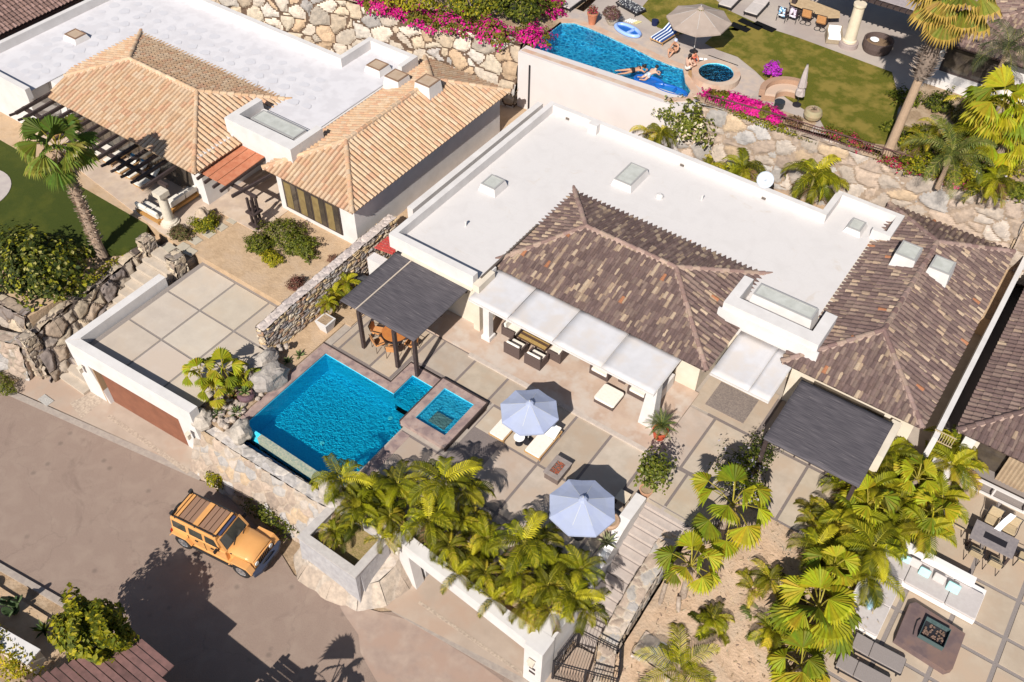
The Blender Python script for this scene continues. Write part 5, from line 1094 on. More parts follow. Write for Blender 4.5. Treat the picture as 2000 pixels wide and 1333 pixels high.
for x in (-9.64, -9.21):
    for y in (22.56, 23.04): g = MB(); g.box(x - .03, x + .03, y - .03, y + .03, 0, .4); g.build('leg', DKWOOD, t)
# satellite dish behind the flat roof
q = W(1495, 352, 4.2); t = thing('satellite_dish', 'grey satellite dish on a post behind the white roof parapet between the palms', 'satellite dish', (q.x, q.y, 1.2))
g = MB(); vs = []; dn = Vector((.1, -.75, .65)).normalized(); ax = dn.cross(Vector((0, 0, 1))).normalized(); ay = dn.cross(ax)
for j in range(5):
    for k in range(20):
        a = 2 * math.pi * k / 20; r_ = .48 * j / 4; vs.append(q + ax * r_ * math.cos(a) + ay * r_ * math.sin(a) + dn * (.35 * r_ * r_))
g.add(vs, [(j * 20 + k, (j + 1) * 20 + k, (j + 1) * 20 + (k + 1) % 20, j * 20 + (k + 1) % 20) for j in range(4) for k in range(20)]); o = g.build('dish', M('dish_grey', (.42, .45, .50), rough=.5), t, smooth=True); o.modifiers.new('t', 'SOLIDIFY').thickness = .02
g = MB(); g.tube([(q.x, q.y + .1, 1.2), (q.x, q.y + .1, q.z)], .04, 7); g.tube([q, q + dn * .4], .02, 5); g.build('mast', MATS['steel'], t)

# iron gate at foot of stairs
gt = thing('iron_gate', 'black wrought-iron double gate and fence at the foot of the entry stairs', 'gate', (-7, 16, ZS))
def bars(g, a, b, z0, z1, n, r=.014):
    a, b = Vector(a), Vector(b)
    g.beam((a.x, a.y, z1), (b.x, b.y, z1), .04, .05); g.beam((a.x, a.y, z0 + .15), (b.x, b.y, z0 + .15), .04, .04); g.beam((a.x, a.y, z1 - .22), (b.x, b.y, z1 - .22), .03, .03)
    for i in range(n + 1): p = a.lerp(b, i / n); g.tube([(p.x, p.y, z0), (p.x, p.y, z1 + .05)], r if 0 < i < n else .035, 5)
for nm, a, b in (('gate_leaf', (-8.0, 15.1, 0), (-6.75, 15.55, 0)), ('gate_leaf', (-6.7, 15.57, 0), (-5.5, 16.0, 0)), ('fence_panel', (-8.05, 15.1, 0), (-7.95, 16.9, 0)), ('fence_panel', (-5.45, 16.05, 0), (-5.95, 17.1, 0)), ('top_panel', (-7.9, 16.95, 0), (-6.0, 17.15, 0))):
    g = MB(); bars(g, a, b, ZS, ZS + 1.75, 11 if nm != 'top_panel' else 12); g.build(nm, BLACKM, gt)
# stair light
g = MB(); g.beam((-8.78, 20.0, -.36), (-8.78, 21.1, .19), .2, .09); tag(g.build('wall_light', MATS['white_pillow']), 'slim white light fitting lying on top of the long white stair wall', 'light')

# ================================================================ HOUSE 2 furniture
SOFW = M('offwhite_fabric', (.72, .67, .60), (.66, .61, .54), scale=5, rough=.95)
def sofa_block(label, loc, rz, L, n, cush, base, name='sofa', group=None, d=.85):
    t = thing(name, label, 'sofa', (0, 0, 0), 0, group)
    g = MB(); g.box(-L / 2, L / 2, -d / 2, d / 2, .12, .28); g.build('base', base, t)
    for x in (-L / 2 + .08, L / 2 - .08):
        for y in (-d / 2 + .08, d / 2 - .08): g = MB(); g.box(x - .04, x + .04, y - .04, y + .04, 0, .12); g.build('leg', base, t)
    w = L / n
    for i in range(n):
        a = -L / 2 + i * w; g = MB(); cushion(g, a + .02, a + w - .02, -d / 2, d / 2 - .24, .282, .46, .05); g.build('seat_cushion', cush, t, bevel=.04)
        g = MB(); g.obox((a + w / 2, d / 2 - .13, .62), (w - .04, .2, .42), 0, tilt=Matrix.Rotation(-.14, 3, 'X')); g.build('back_cushion', cush, t, bevel=.05)
    t.location = loc; t.rotation_euler = (0, 0, rz); WM[t.name] = Matrix.Translation(loc) @ Matrix.Rotation(rz, 4, 'Z'); return t
sofa_block('off-white two-seat outdoor sofa on a wood base behind the pale stone column', (-41.2, 25.0, 1.02), -math.pi / 2, 2.3, 2, SOFW, M('golden_wood', (.42, .22, .07), rough=.6))
sofa_block('off-white outdoor sofa in front of the pale stone column at the lawn corner', (-41.6, 23.1, 1.02), math.pi, 1.9, 2, SOFW, MATS['golden_wood'])
LG2 = 'white loungers in a row under the dark rafters'
rowp = [(95, 236), (118, 250), (210, 285), (232, 300), (252, 318), (272, 328), (292, 345)]
pm = [None, None, None, 'b', 'b', 'b', None]
rl_ = ['first white lounger at the far left end of the row under the dark rafters', 'second white lounger from the left in the row under the dark rafters', 'white lounger just right of the fan palm crown, under the dark rafters', 'white lounger with a blue pillow, first of three, under the dark rafters', 'white lounger with a blue pillow, second of three, under the dark rafters', 'white lounger with a blue pillow, third of three, under the dark rafters', 'white lounger nearest the stone column in the row under the dark rafters']
BLP = M('teal_blue_pillow', (.03, .12, .24), (.05, .18, .30), scale=5, rough=.9)
for k, (px, py) in enumerate(rowp):
    q = W(px, py, 1.4); make_lounger(rl_[k], (q.x, q.y - .1, 1.02), 0, pad=SOFW, group=LG2, w=.62, pillow=BLP if pm[k] else None, name='lounge_chair', back=.6, L=1.8)
    if k > 1:
        g = MB(); q2 = (q.x + .45, q.y + .2, 1.02); 

# ================================================================ upper terrace: pool, spa, furniture, people
up = thing('swimming_pool', 'upper swimming pool with bathers and blue floats behind the tall off-white wall', 'swimming pool', (-26, 48, ZU))
PO = [(-30.75, 49.8), (-30.1, 50.25), (-29.0, 50.3), (-27.5, 50.15), (-25.2, 49.85), (-23.6, 49.55), (-22.2, 49.45), (-21.5, 49.55), (-21.05, 48.9), (-20.6, 48.2), (-19.9, 47.6), (-19.75, 46.85), (-20.5, 46.2), (-30.7, 45.6)]
def ringoff(P, d):
    out = []; n = len(P)
    for i in range(n):
        a, b, c = Vector(P[i - 1]), Vector(P[i]), Vector(P[(i + 1) % n]); t1 = (b - a).normalized(); t2 = (c - b).normalized(); nn = Vector((-(t1.y + t2.y), t1.x + t2.x)); nn.normalize(); out.append((b.x + nn.x * d, b.y + nn.y * d))
    return out
PC = ringoff(PO, .5) if True else PO
g = MB(); n = len(PO); zb = ZU - .86
g.add([(x, y, zb) for x, y in PO] + [(x, y, ZU - .01) for x, y in PO], [tuple(range(n))[::-1]] + [(i, (i + 1) % n, n + (i + 1) % n, n + i) for i in range(n)])
g.lathe(-25.6, 48.4, [(1.35, zb + .01), (1.35, zb + .42)], 20); g.box(-30.2, -23, 49.3, 49.9, zb + .01, zb + .45)
g.build('basin', pool_caustic_mat('upper_pool_plaster_caustics', (.015, .30, .52), (.25, .68, .82), 4.2), up)
g = MB(); g.sheet(PO, ZU - .1); g.build('water', water_mat('upper_water', (.38, .88, 1.0), 4, .05), up)
g = MB(); CP_ = M('salmon_coping', (.52, .34, .24), (.46, .31, .23), scale=3, rough=.8, c3=(.52, .40, .31), s3=1.1)
for i in range(0, 12):
    a, b, c, d = PO[i], PO[i + 1], PC[i + 1], PC[i]
    g.prism([a, b, c, d], ZU - .06, ZU + .05)
g.prism([(-30.9, 45.25), (-20.3, 45.8), (-20.3, 46.2), (-30.9, 45.6)], ZU - .03, ZU + .03)
g.build('coping', CP_, up)
g = MB()
for i in range(0, 7): g.sheet([PC[i], PC[i + 1], (PC[i + 1][0] + .2, 51.9), (PC[i][0] - (1.5 if i == 0 else -.2), 51.9)], ZU + .012 + i * .0005)
g.sheet([PC[7], (PC[7][0] + .2, 51.9), (-16.6, 51.9), (-16.6, 48.6), (-18.9, 47.2), PC[11], PC[10], PC[9], PC[8]], ZU + .01)
struct(g, 'upper_pool_deck', M('pale_flagstone', (.44, .36, .31), (.50, .40, .32), scale=2, rough=.85, c3=(.40, .34, .31), s3=1.2))
us = thing('spa', 'round upper spa pool with salmon stone rim at the right end of the upper pool', 'spa', (-19.35, 49.8, ZU))
sx, sy = -19.35, 49.75
g = MB(); g.lathe(sx, sy, [(1.5, ZU - .1), (1.5, ZU + .42), (1.08, ZU + .42), (1.06, ZU + .02)], 34, cap=False); g.build('spa_rim', CP_, us, smooth=False)
g = MB(); g.lathe(sx, sy, [(1.075, ZU + .42), (1.07, ZU + .31), (.6, ZU + .29), (.55, ZU + .14), (.02, ZU + .14)], 34, cap=False); g.build('spa_basin', pool_caustic_mat('upper_spa_plaster_caustics', (.06, .50, .72), (.22, .66, .82), 6), us)
g = MB(); g.lathe(sx, sy, [(1.07, ZU + .36), (1.07, ZU + .361)], 34); g.build('spa_water', MATS['upper_water'], us)
g = MB(); g.prism([(-20.9, 49.1), (-20.1, 48.5), (-19.7, 48.9), (-20.5, 49.5)], ZU - .05, ZU + .32); g.build('spillway', M('brown_spill_tile', (.36, .22, .10), rough=.4), us)
# columns / pergola at the top
pu = thing('pergola', 'upper pergola with pale slats and a thick stone column at the top right', 'pergola', (-14, 60, ZU))
qc = W(1656, 90, ZU); g = MB(); g.lathe(qc.x, qc.y, [(.62, ZU), (.62, ZU + .3), (.60, ZU + .34)], 22); g.build('column_base', M('mauve_stone', (.34, .27, .25), rough=.9), pu)
g = MB(); g.lathe(qc.x, qc.y, [(.46, ZU + .34), (.46, ZU + .45), (.38, ZU + .52), (.34, ZU + 2.7), (.40, ZU + 2.8), (.40, ZU + 2.95)], 22); g.build('column', M('cream_stone', (.66, .56, .42), (.60, .50, .38), scale=4, rough=.8), pu)
PA = W(1500, -12, 8.0); PB_ = W(1800, 88, 8.0)
g = MB(); g.box(-19, -8.7, 58.9, 59.15, 7.9, 8.1); g.build('beam', DKWOOD, pu)
for i in range(26):
    x = -19 + i * .4; g = MB(); g.box(x - .05, x + .05, 58.5, 66, 8.1, 8.2); g.build('rafter', DKWOOD, pu)
SL = M('grey_slat', (.36, .31, .31), (.30, .26, .26), scale=5, rough=.8)
for i in range(40): g = MB(); g.box(-17.2, -8.9, 58.95 + i * .13, 59.03 + i * .13, 8.21, 8.26); g.build('slat', SL, pu)
g = MB(); g.box(-19.0, -18.7, 60, 60.3, ZU, 8.1); g.build('post', DKWOOD, pu)
# upper furniture
t = thing('dining_table', 'long rough tan stone dining table on the upper patio under the pergola edge', 'table', (-17.3, 60.4, ZU))
g = MB(); g.prism([(-19.4, 60.6), (-19.0, 59.95), (-16.2, 59.7), (-15.6, 60.2), (-15.9, 60.9), (-17.5, 61.1), (-18.9, 61.3)], ZU + .68, ZU + .76); g.build('table_top', M('tan_stone_top', (.52, .38, .23), (.42, .30, .18), scale=4, rough=.7), t)
for x in (-18.4, -16.6): g = MB(); g.box(x - .25, x + .25, 60.2, 60.7, ZU, ZU + .68); g.build('pedestal', DKWOOD, t)
ORW = M('orange_wood_back', (.50, .25, .10), (.42, .20, .08), scale=9, rough=.6)
for k, (px, py, lbl, sm) in enumerate(((1573, 46, 'swivel patio chair with an orange slatted back, left of two, at the stone table', ORW), (1601, 58, 'swivel patio chair with an orange slatted back, right of two, beside the white-draped lounge chair', ORW))):
    q = W(px, py, ZU); make_dchair((q.x, q.y, ZU), math.pi + .1, lbl, sm, BLACKM, swivel=True, s=1.25, group='orange-backed swivel chairs at the upper stone table')
for k, (px, py, lbl) in enumerate(((1527, 40, 'dark patio chair draped with a blue and white towel at the upper stone table'), (1548, 42, 'dark patio chair with a white and plum cloth beside the towel-draped chair'))):
    q = W(px, py, ZU); make_dchair((q.x, q.y, ZU), math.pi, lbl, M('plum_fabric', (.07, .035, .05), rough=.9), BLACKM, s=1.15)
    tq = MB(); vs = []; 
    for j in range(7):
        for i in range(5): vs.append((q.x - .22 + i * .11, q.y - .36 - (.03 if j < 3 else -.03 * (j - 3)) + .02 * math.sin(i * 2 + j), ZU + 1.12 - abs(j - 1.0) * .14))
    tq.add(vs, [(j * 5 + i, j * 5 + i + 1, (j + 1) * 5 + i + 1, (j + 1) * 5 + i) for j in range(6) for i in range(4)], None)
    o = tq.build('towel', M('towel_%s' % ('blue' if k == 0 else 'white'), (.10, .35, .60) if k == 0 else (.75, .70, .76), (.75, .80, .85) if k == 0 else (.55, .45, .6), scale=6, rough=.95, lo=.48, hi=.52), None); o.modifiers.new('t', 'SOLIDIFY').thickness = .015
    tag(o, ['blue and white towel hanging over a dark chair back on the upper patio', 'white cloth hanging over a plum chair back on the upper patio'][k], 'towel')
q = W(1625, 80, ZU); make_armchair('upper patio lounge chair draped with a white towel, left of the stone column', (q.x, q.y + .1, ZU), .45, cush=MATS['white_pillow'], body=M('tan_wicker', (.34, .27, .19), (.26, .20, .14), scale=30, rough=.8), w=1.0, d=1.1)
q = W(1705, 96, ZU); t = thing('daybed', 'rounded dark wicker daybed with a white pillow in the shade right of the stone column', 'daybed', (q.x, q.y, ZU))
g = MB(); g.lathe(q.x + .2, q.y, [(.85, ZU + .02), (.95, ZU + .4), (.95, ZU + .75), (.86, ZU + .76), (.82, ZU + .42)], 24, cap=False); g.build('wicker_shell', WICK, t)
g = MB(); g.lathe(q.x + .2, q.y, [(.82, ZU + .3), (.82, ZU + .42), (.02, ZU + .44)], 24); g.build('seat_cushion', M('brown_cushion', (.20, .13, .08), rough=.9), t)
g = MB(); g.blob((q.x - .1, q.y + .1, ZU + .6), (.3, .24, .14), 12, 8, .05); g.build('pillow', MATS['white_pillow'], t)
for k, (a, b, rz, lbl) in enumerate(((1478, 14, .05, 'pale grey sun lounger at the top edge, right of the open taupe parasol'), (1428, 0, .05, 'pale grey sun lounger at the top edge, above the taupe parasol'), (1118, 2, .0, 'pale sun lounger at the top edge above the pink bougainvillea'))):
    q = W(a, b, ZU + .3); make_lounger(lbl, (q.x, q.y, ZU), rz, pad=M('pale_grey_pad', (.52, .46, .43), (.46, .41, .38), scale=4, rough=.9), w=.95, L=2.2, legcol=BLACKM, back=.1)
q = W(1232, 12, ZU + .3); make_lounger('dark sun lounger with white stripes at the top edge near the flower pots', (q.x, q.y, ZU), 1.3, pad=M('dark_slats', (.03, .03, .04), (.6, .6, .58), scale=9, rough=.8, lo=.55, hi=.6), w=.9, legcol=BLACKM)
# striped lounger
def stripe_mat():
    m = bpy.data.materials.new('blue_white_stripe'); m.use_nodes = True; t = m.node_tree; N = t.nodes; L = t.links; b = N['Principled BSDF']; b.inputs['Roughness'].default_value = .95
    co = N.new('ShaderNodeTexCoord').outputs['Object']; sp = N.new('ShaderNodeSeparateXYZ'); L.new(co, sp.inputs[0]); w = N.new('ShaderNodeMath'); w.operation = 'SINE'; k = N.new('ShaderNodeMath'); k.operation = 'MULTIPLY'; k.inputs[1].default_value = 27; L.new(sp.outputs[0], k.inputs[0]); L.new(k.outputs[0], w.inputs[0])
    r = N.new('ShaderNodeValToRGB'); r.color_ramp.interpolation = 'CONSTANT'; r.color_ramp.elements[0].color = (.02, .06, .22, 1); r.color_ramp.elements[1].color = (.75, .80, .85, 1); r.color_ramp.elements[1].position = .45; L.new(w.outputs[0], r.inputs[0]); L.new(r.outputs[0], b.inputs[0]); return m
q = W(1300, 66, ZU + .35); make_lounger('sun lounger covered with a blue and white striped towel beside the taupe parasol', (q.x, q.y, ZU), -.12, pad=stripe_mat(), w=.95, L=2.1, back=.35)
q = W(1292, 50, ZU + .2); g = MB(); g.lathe(q.x - .55, q.y + .1, [(.2, ZU), (.24, ZU + .35)], 12); tag(g.build('beach_bag', M('navy_cloth', (.01, .015, .06), rough=.9)), 'navy blue bag on the ground left of the striped lounger', 'bag')
# curved sofa
q = W(1512, 190, ZU); t = thing('curved_sofa', 'curved tan wicker sofa with a beige cushion in front of the folded parasol', 'sofa', (q.x, q.y, ZU))
def arc(g, cx, cy, r0, r1, a0, a1, z0, z1, n=14):
    P = [(cx + r1 * math.cos(a0 + (a1 - a0) * i / n), cy + r1 * math.sin(a0 + (a1 - a0) * i / n)) for i in range(n + 1)] ; Q = [(cx + r0 * math.cos(a0 + (a1 - a0) * i / n), cy + r0 * math.sin(a0 + (a1 - a0) * i / n)) for i in range(n + 1)]
    for i in range(n): g.prism([P[i], P[i + 1], Q[i + 1], Q[i]], z0, z1)
TW = M('tan_weave', (.34, .20, .13), (.40, .25, .17), scale=20, rough=.8)
cx, cy = q.x + .9, q.y - .2
g = MB(); arc(g, cx, cy, .75, 1.55, R(75), R(205), ZU + .02, ZU + .35); g.build('base', TW, t); g = MB(); arc(g, cx, cy, 1.4, 1.75, R(75), R(205), ZU + .35, ZU + .78); g.build('backrest', TW, t); g = MB(); arc(g, cx, cy, .75, 1.38, R(77), R(203), ZU + .352, ZU + .5); g.build('seat_cushion', M('beige_cushion', (.52, .38, .29), rough=.95), t)
q = W(1552, 215, ZU); g = MB(); g.lathe(q.x - .9, q.y - .3, [(.3, ZU), (.3, ZU + .35), (.32, ZU + .4)], 16); tag(g.build('side_table', M('black_round_table', (.03, .035, .04), rough=.3)), 'small black round table in front of the curved tan sofa', 'side table')
# pots
q = W(1584, 236, ZU); pot('big round green-tan pot at the right of the folded parasol', q.x, q.y, ZU, [(.22, 0), (.5, .3), (.55, .5), (.48, .72), (.40, .78)], M('green_tan_clay', (.30, .27, .16), (.36, .25, .15), scale=2, rough=.6), n=22)
q = W(1156, 48, ZU); pot('tall terracotta pot with red flowers at the left end of the upper pool', q.x, q.y, ZU, [(.22, 0), (.26, .3), (.34, .7), (.38, .75), (.38, .85)], TERRAC)
q = W(1195, 48, ZU); pot('pale stone pot with a round plum-coloured shrub beside the upper pool', q.x, q.y, ZU, [(.25, 0), (.42, .3), (.44, .5), (.40, .55)], M('pale_stone_pot', (.42, .36, .28), rough=.8))
q = W(1508, 172, ZU); pot('small pot with a purple bougainvillea behind the curved tan sofa', q.x - .1, q.y + .5, ZU, [(.2, 0), (.3, .3), (.32, .4)], TERRAC)
# floats
FB = M('float_blue_vinyl', (.01, .11, .42), rough=.25, spec=.6); FP = M('float_pale_vinyl', (.28, .42, .78), rough=.3, spec=.6)
def float_ring(label, c, rx, ry, rz, z, rim, bed, two=False, r=.13):
    t = thing('pool_float', label, 'pool float', (c[0], c[1], z)); M2 = Matrix.Rotation(rz, 3, 'Z')
    P = [Vector((c[0], c[1], z + r * .6)) + M2 @ Vector((rx * math.cos(a), ry * math.sin(a), 0)) for a in [2 * math.pi * k / 28 for k in range(29)]]
    g = MB(); g.tube(P, r, 10, cap=False)
    if two: g.tube([Vector((c[0], c[1], z + r * .6)) + M2 @ Vector((rx * .25, y, 0)) for y in (-ry * .95, -ry * .4, 0, ry * .4, ry * .95)], r * .8, 8)
    g.build('rim_tube', rim, t, smooth=True)
    g = MB(); g.add([Vector((c[0], c[1], z + r * .45)) + M2 @ Vector((rx * .95 * math.cos(2 * math.pi * k / 28), ry * .95 * math.sin(2 * math.pi * k / 28), 0)) for k in range(28)], [tuple(range(28))]); g.build('bed', bed, t); return t
q = W(1226, 60, ZU + .1); float_ring('pale blue lounge float lying on the deck beside the upper pool', (q.x, q.y), .98, .48, R(-12), ZU + .05, FP, FB, two=True)
q = W(1268, 160, ZU - .1); float_ring('round deep blue float under the bather in the upper pool', (q.x, q.y), .95, .5, R(5), ZU - .14, FB, FB, r=.1)
q = W(1308, 177, ZU - .1); float_ring('deep blue float with two round holes, empty, near the right tip of the upper pool', (q.x, q.y), 1.1, .42, R(5), ZU - .14, FB, M('float_mid_blue', (.02, .18, .48), rough=.3), two=True, r=.11)
q = W(1238, 42, ZU + .1); t = thing('beach_mat', 'white and yellow striped mat on the deck behind the pale blue float', 'mat', (q.x, q.y, ZU))
for k in range(6): g = MB(); g.obox((q.x - .45 + k * .15, q.y + .02 * k, ZU + .05), (.09, .5, .05), -.3); g.build('stripe', M('white_vinyl', (.8, .8, .76), rough=.5) if k < 4 else M('yellow_vinyl', (.72, .64, .30), rough=.5), t)
for k, (px, py, lbl) in enumerate(((1366, 118, 'small white cushions row beside the woman at the spa, upper row'), (1374, 132, 'small white cushions row on the spa rim, lower row'))):
    q = W(px, py, ZU + .25); t = thing('cushion_row', lbl, 'cushions', (q.x, q.y, ZU))
    for i in range(3): g = MB(); g.obox((q.x + i * .25 - .2, q.y + i * .12, ZU + .3), (.22, .16, .08), .5); g.build('cushion', MATS['white_pillow'], t, bevel=.02)

# ---- people
SKIN = M('skin', (.50, .27, .17), (.44, .23, .14), scale=6, rough=.6); SKIN2 = M('pale_skin', (.60, .38, .28), (.54, .33, .24), scale=6, rough=.6); HAIRD = M('dark_hair', (.02, .012, .01), rough=.6)  # second, paler complexion for some of the bathers
def person(label, loc, rz, J, hair=HAIRD, skin=SKIN, suit=None, s=1.08, hairlen=.0):
    """J: dict of joints in local metres"""
    t = thing('person', label, 'person', (0, 0, 0))
    names = ['pelvis', 'waist', 'chest', 'neck', 'head', 'headtop']; V = []; E = []; RR = []; idx = {}
    def add(n, p, r): idx[n] = len(V); V.append(Vector(p)); RR.append(r); return idx[n]
    rad = {'pelvis': (.15, .11), 'waist': (.125, .095), 'chest': (.15, .105), 'neck': (.055, .055), 'head': (.088, .095), 'headtop': (.07, .08)}
    for n in names: add(n, J[n], rad[n])
    for a, b in zip(names, names[1:]): E.append((idx[a], idx[b]))
    for sd in ('L', 'R'):
        add('sh' + sd, J['sh' + sd], (.065, .065)); add('el' + sd, J['el' + sd], (.043, .043)); add('wr' + sd, J['wr' + sd], (.028, .028))
        E += [(idx['chest'], idx['sh' + sd]), (idx['sh' + sd], idx['el' + sd]), (idx['el' + sd], idx['wr' + sd])]
        w, e = Vector(J['wr' + sd]), Vector(J['el' + sd]); d = (w - e).normalized(); pn = d.cross(Vector((0, 0, 1))); pn = pn.normalized() if pn.length > .1 else Vector((1, 0, 0))
        pm_ = add('palm' + sd, w + d * .07, (.036, .02)); E.append((idx['wr' + sd], pm_))
        for k, ln in enumerate((.07, .085, .08, .06)):
            a_ = add('f%s%d' % (sd, k), w + d * .105 + pn * (.03 - .02 * k), (.009, .009)); b_ = add('g%s%d' % (sd, k), w + d * (.105 + ln) + pn * (.036 - .024 * k) - Vector((0, 0, .015)), (.007, .007)); E += [(pm_, a_), (a_, b_)]
        th_ = add('t' + sd, w + d * .06 + pn * .07, (.010, .010)); E.append((pm_, th_))
        add('hip' + sd, J['hip' + sd], (.095, .09)); add('kn' + sd, J['kn' + sd], (.062, .062)); add('an' + sd, J['an' + sd], (.038, .038)); add('toe' + sd, J['toe' + sd], (.035, .025))
        E += [(idx['pelvis'], idx['hip' + sd]), (idx['hip' + sd], idx['kn' + sd]), (idx['kn' + sd], idx['an' + sd]), (idx['an' + sd], idx['toe' + sd])]
    nz = Vector(J['head']) + Vector(J.get('face', (0, -1, 0))).normalized() * .115; ni = add('nose', nz, (.016, .016)); E.append((idx['head'], ni))
    me = bpy.data.meshes.new('body'); me.from_pydata([tuple(v) for v in V], E, []); me.materials.append(skin); o = bpy.data.objects.new('body', me); link(o, t)
    sk = o.modifiers.new('skin', 'SKIN'); sk.use_smooth_shade = True
    for i, r in enumerate(RR): me.skin_vertices[0].data[i].radius = r
    me.skin_vertices[0].data[0].use_root = True
    sb = o.modifiers.new('sub', 'SUBSURF'); sb.levels = 2; sb.render_levels = 2
    f = Vector(J.get('face', (0, -1, 0))).normalized(); h = Vector(J['head']); up_ = (Vector(J['headtop']) - h).normalized()
    g = MB(); c = h.lerp(Vector(J['headtop']), .45) - f * .03; g.blob(c, (.105, .11, .115), 12, 8, .06)
    if hairlen: g.blob(h - f * .08 - up_ * hairlen * .5, (.08, .06, .08 + hairlen * .5), 10, 7, .08)
    g.build('hair', hair, t, smooth=True)
    if suit:
        g = MB(); p_, w_ = Vector(J['pelvis']), Vector(J['waist']); dd = (w_ - p_).normalized()
        g.tube([p_ - dd * .10, p_ - dd * .02, p_ + dd * .10], [.15, .175, .158], 14, cap=False)
        for sd in ('L', 'R'): a_, b_ = Vector(J['hip' + sd]), Vector(J['kn' + sd]); g.tube([a_ - (b_ - a_) * .05, a_.lerp(b_, .3 if suit[1] else .12)], [.115, .105], 12, cap=False)
        g.build('swimwear', suit[0], t, smooth=True)
        if len(suit) > 2:
            c_ = Vector(J['chest']); g = MB(); g.tube([c_ - dd * .05, c_ + dd * .02], [.168, .168], 14, cap=False); g.build('bikini_top', suit[0], t)
    t.location = loc; t.rotation_euler = (0, 0, rz); t.scale = (s, s, s); return t
BLKS = M('black_swimsuit', (.012, .01, .014), rough=.7); STR = M('patterned_trunks', (.20, .28, .36), (.6, .6, .6), scale=9, rough=.8)
prone = dict(pelvis=(0, 0, .12), waist=(0, .2, .13), chest=(0, .42, .16), neck=(0, .58, .22), head=(0, .70, .27), headtop=(0, .78, .33), face=(0, .8, -.4), shL=(-.17, .46, .17), shR=(.17, .46, .17), elL=(-.30, .60, .08), elR=(.30, .62, .08), wrL=(-.12, .78, .08), wrR=(.14, .78, .08), hipL=(-.10, -.08, .12), hipR=(.10, -.08, .12), knL=(-.16, -.50, .09), knR=(.17, -.48, .08), anL=(-.24, -.88, .06), anR=(.12, -.90, .05), toeL=(-.26, -1.03, .03), toeR=(.12, -1.05, .03))
q = W(1236, 138, ZU - .05); person('person in black swimwear lying face down on the upper pool water, left of the pair', (q.x, q.y, ZU - .16), R(-42), prone, suit=(BLKS, False, 1), hairlen=.1)
prone2 = dict(prone); prone2.update(knL=(-.14, -.40, .05), knR=(.16, -.40, .05), anL=(-.12, -.62, .20), anR=(.10, -.66, .16), toeL=(-.12, -.74, .24), toeR=(.10, -.78, .20), pelvis=(0, 0, .16), waist=(0, .19, .22), chest=(0, .40, .28), neck=(0, .54, .34), head=(0, .64, .42), headtop=(0, .68, .52), face=(0, 1, -.1), shL=(-.19, .42, .29), shR=(.19, .42, .29))
q = W(1266, 148, ZU + .05); person('person in patterned trunks kneeling over the round deep blue float in the upper pool', (q.x, q.y, ZU - .08), R(-18), prone2, suit=(STR, True), skin=SKIN2)
sit = dict(pelvis=(0, 0, .12), waist=(0, .04, .30), chest=(0, -.02, .50), neck=(0, -.06, .66), head=(0, -.10, .76), headtop=(0, -.10, .88), face=(0, -1, -.2), shL=(-.18, -.02, .55), shR=(.18, -.02, .55), elL=(-.27, -.12, .32), elR=(.27, -.14, .32), wrL=(-.14, -.34, .26), wrR=(.10, -.36, .28), hipL=(-.10, -.05, .12), hipR=(.10, -.05, .12), knL=(-.20, -.42, .30), knR=(.18, -.44, .34), anL=(-.06, -.56, .06), anR=(.14, -.66, .06), toeL=(.04, -.68, .04), toeR=(.14, -.80, .03))
q = W(1318, 104, ZU); person('person in a pale blue sun hat sitting at the edge of the upper pool', (q.x, q.y, ZU + .05), R(-10), sit, suit=(BLKS, False, 1), hair=M('hat_blue', (.35, .45, .75), (.5, .55, .8), scale=12, rough=.9))
sit2 = dict(sit); sit2.update(knL=(-.10, -.46, .14), anL=(-.10, -.84, .07), toeL=(-.10, -.9, .14), knR=(.12, -.46, .14), anR=(.12, -.86, .07), toeR=(.12, -.92, .14))
q = W(1352, 127, ZU); person('person sunbathing with outstretched legs on the deck by the spa, in coral swimwear', (q.x, q.y, ZU + .05), R(60), sit2, suit=(M('coral_swimsuit', (.65, .13, .08), rough=.8), False, 1), skin=M('tanned_skin', (.55, .22, .13), rough=.6))
q = W(1346, 138, ZU + .2); person('person with long dark hair and bare back leaning on the round spa rim', (q.x - .1, q.y - .15, ZU + .38), R(150), sit, suit=(M('white_swimsuit', (.7, .65, .6), rough=.8), False), skin=SKIN2, hairlen=.3)

# railing on the upper wall
rg = thing('iron_railing', 'dark iron railing along the top of the pale stone retaining wall below the upper lawn', 'railing', (-10, 48, ZU))
RP = [(-18.6, 46.95), (-14, 47.5), (-10, 47.85), (-5, 48.25), (-2.2, 48.5)]; RUST = M('rust_brown_metal', (.12, .06, .055), rough=.6)
for (a, b) in zip(RP, RP[1:]):
    g = MB(); g.beam((*a, ZU + .62), (*b, ZU + .62), .06, .04); g.beam((*a, ZU + .08), (*b, ZU + .08), .03, .03); g.build('rail', RUST, rg)
    n = int((Vector(b) - Vector(a)).length / .9)
    for i in range(n): p = Vector(a).lerp(Vector(b), i / n); g = MB(); g.box(p.x - .02, p.x + .02, p.y - .02, p.y + .02, ZU - .1, ZU + .62); g.build('rail_post', RUST, rg)
g = MB()
for (a, b) in zip(RP, RP[1:]):
    n = int((Vector(b) - Vector(a)).length / .14)
    for i in range(n): p = Vector(a).lerp(Vector(b), i / n); g.box(p.x - .008, p.x + .008, p.y - .008, p.y + .008, ZU - .05, ZU + .6)
o = g.build('balusters', RUST, rg); o['kind'] = 'stuff'

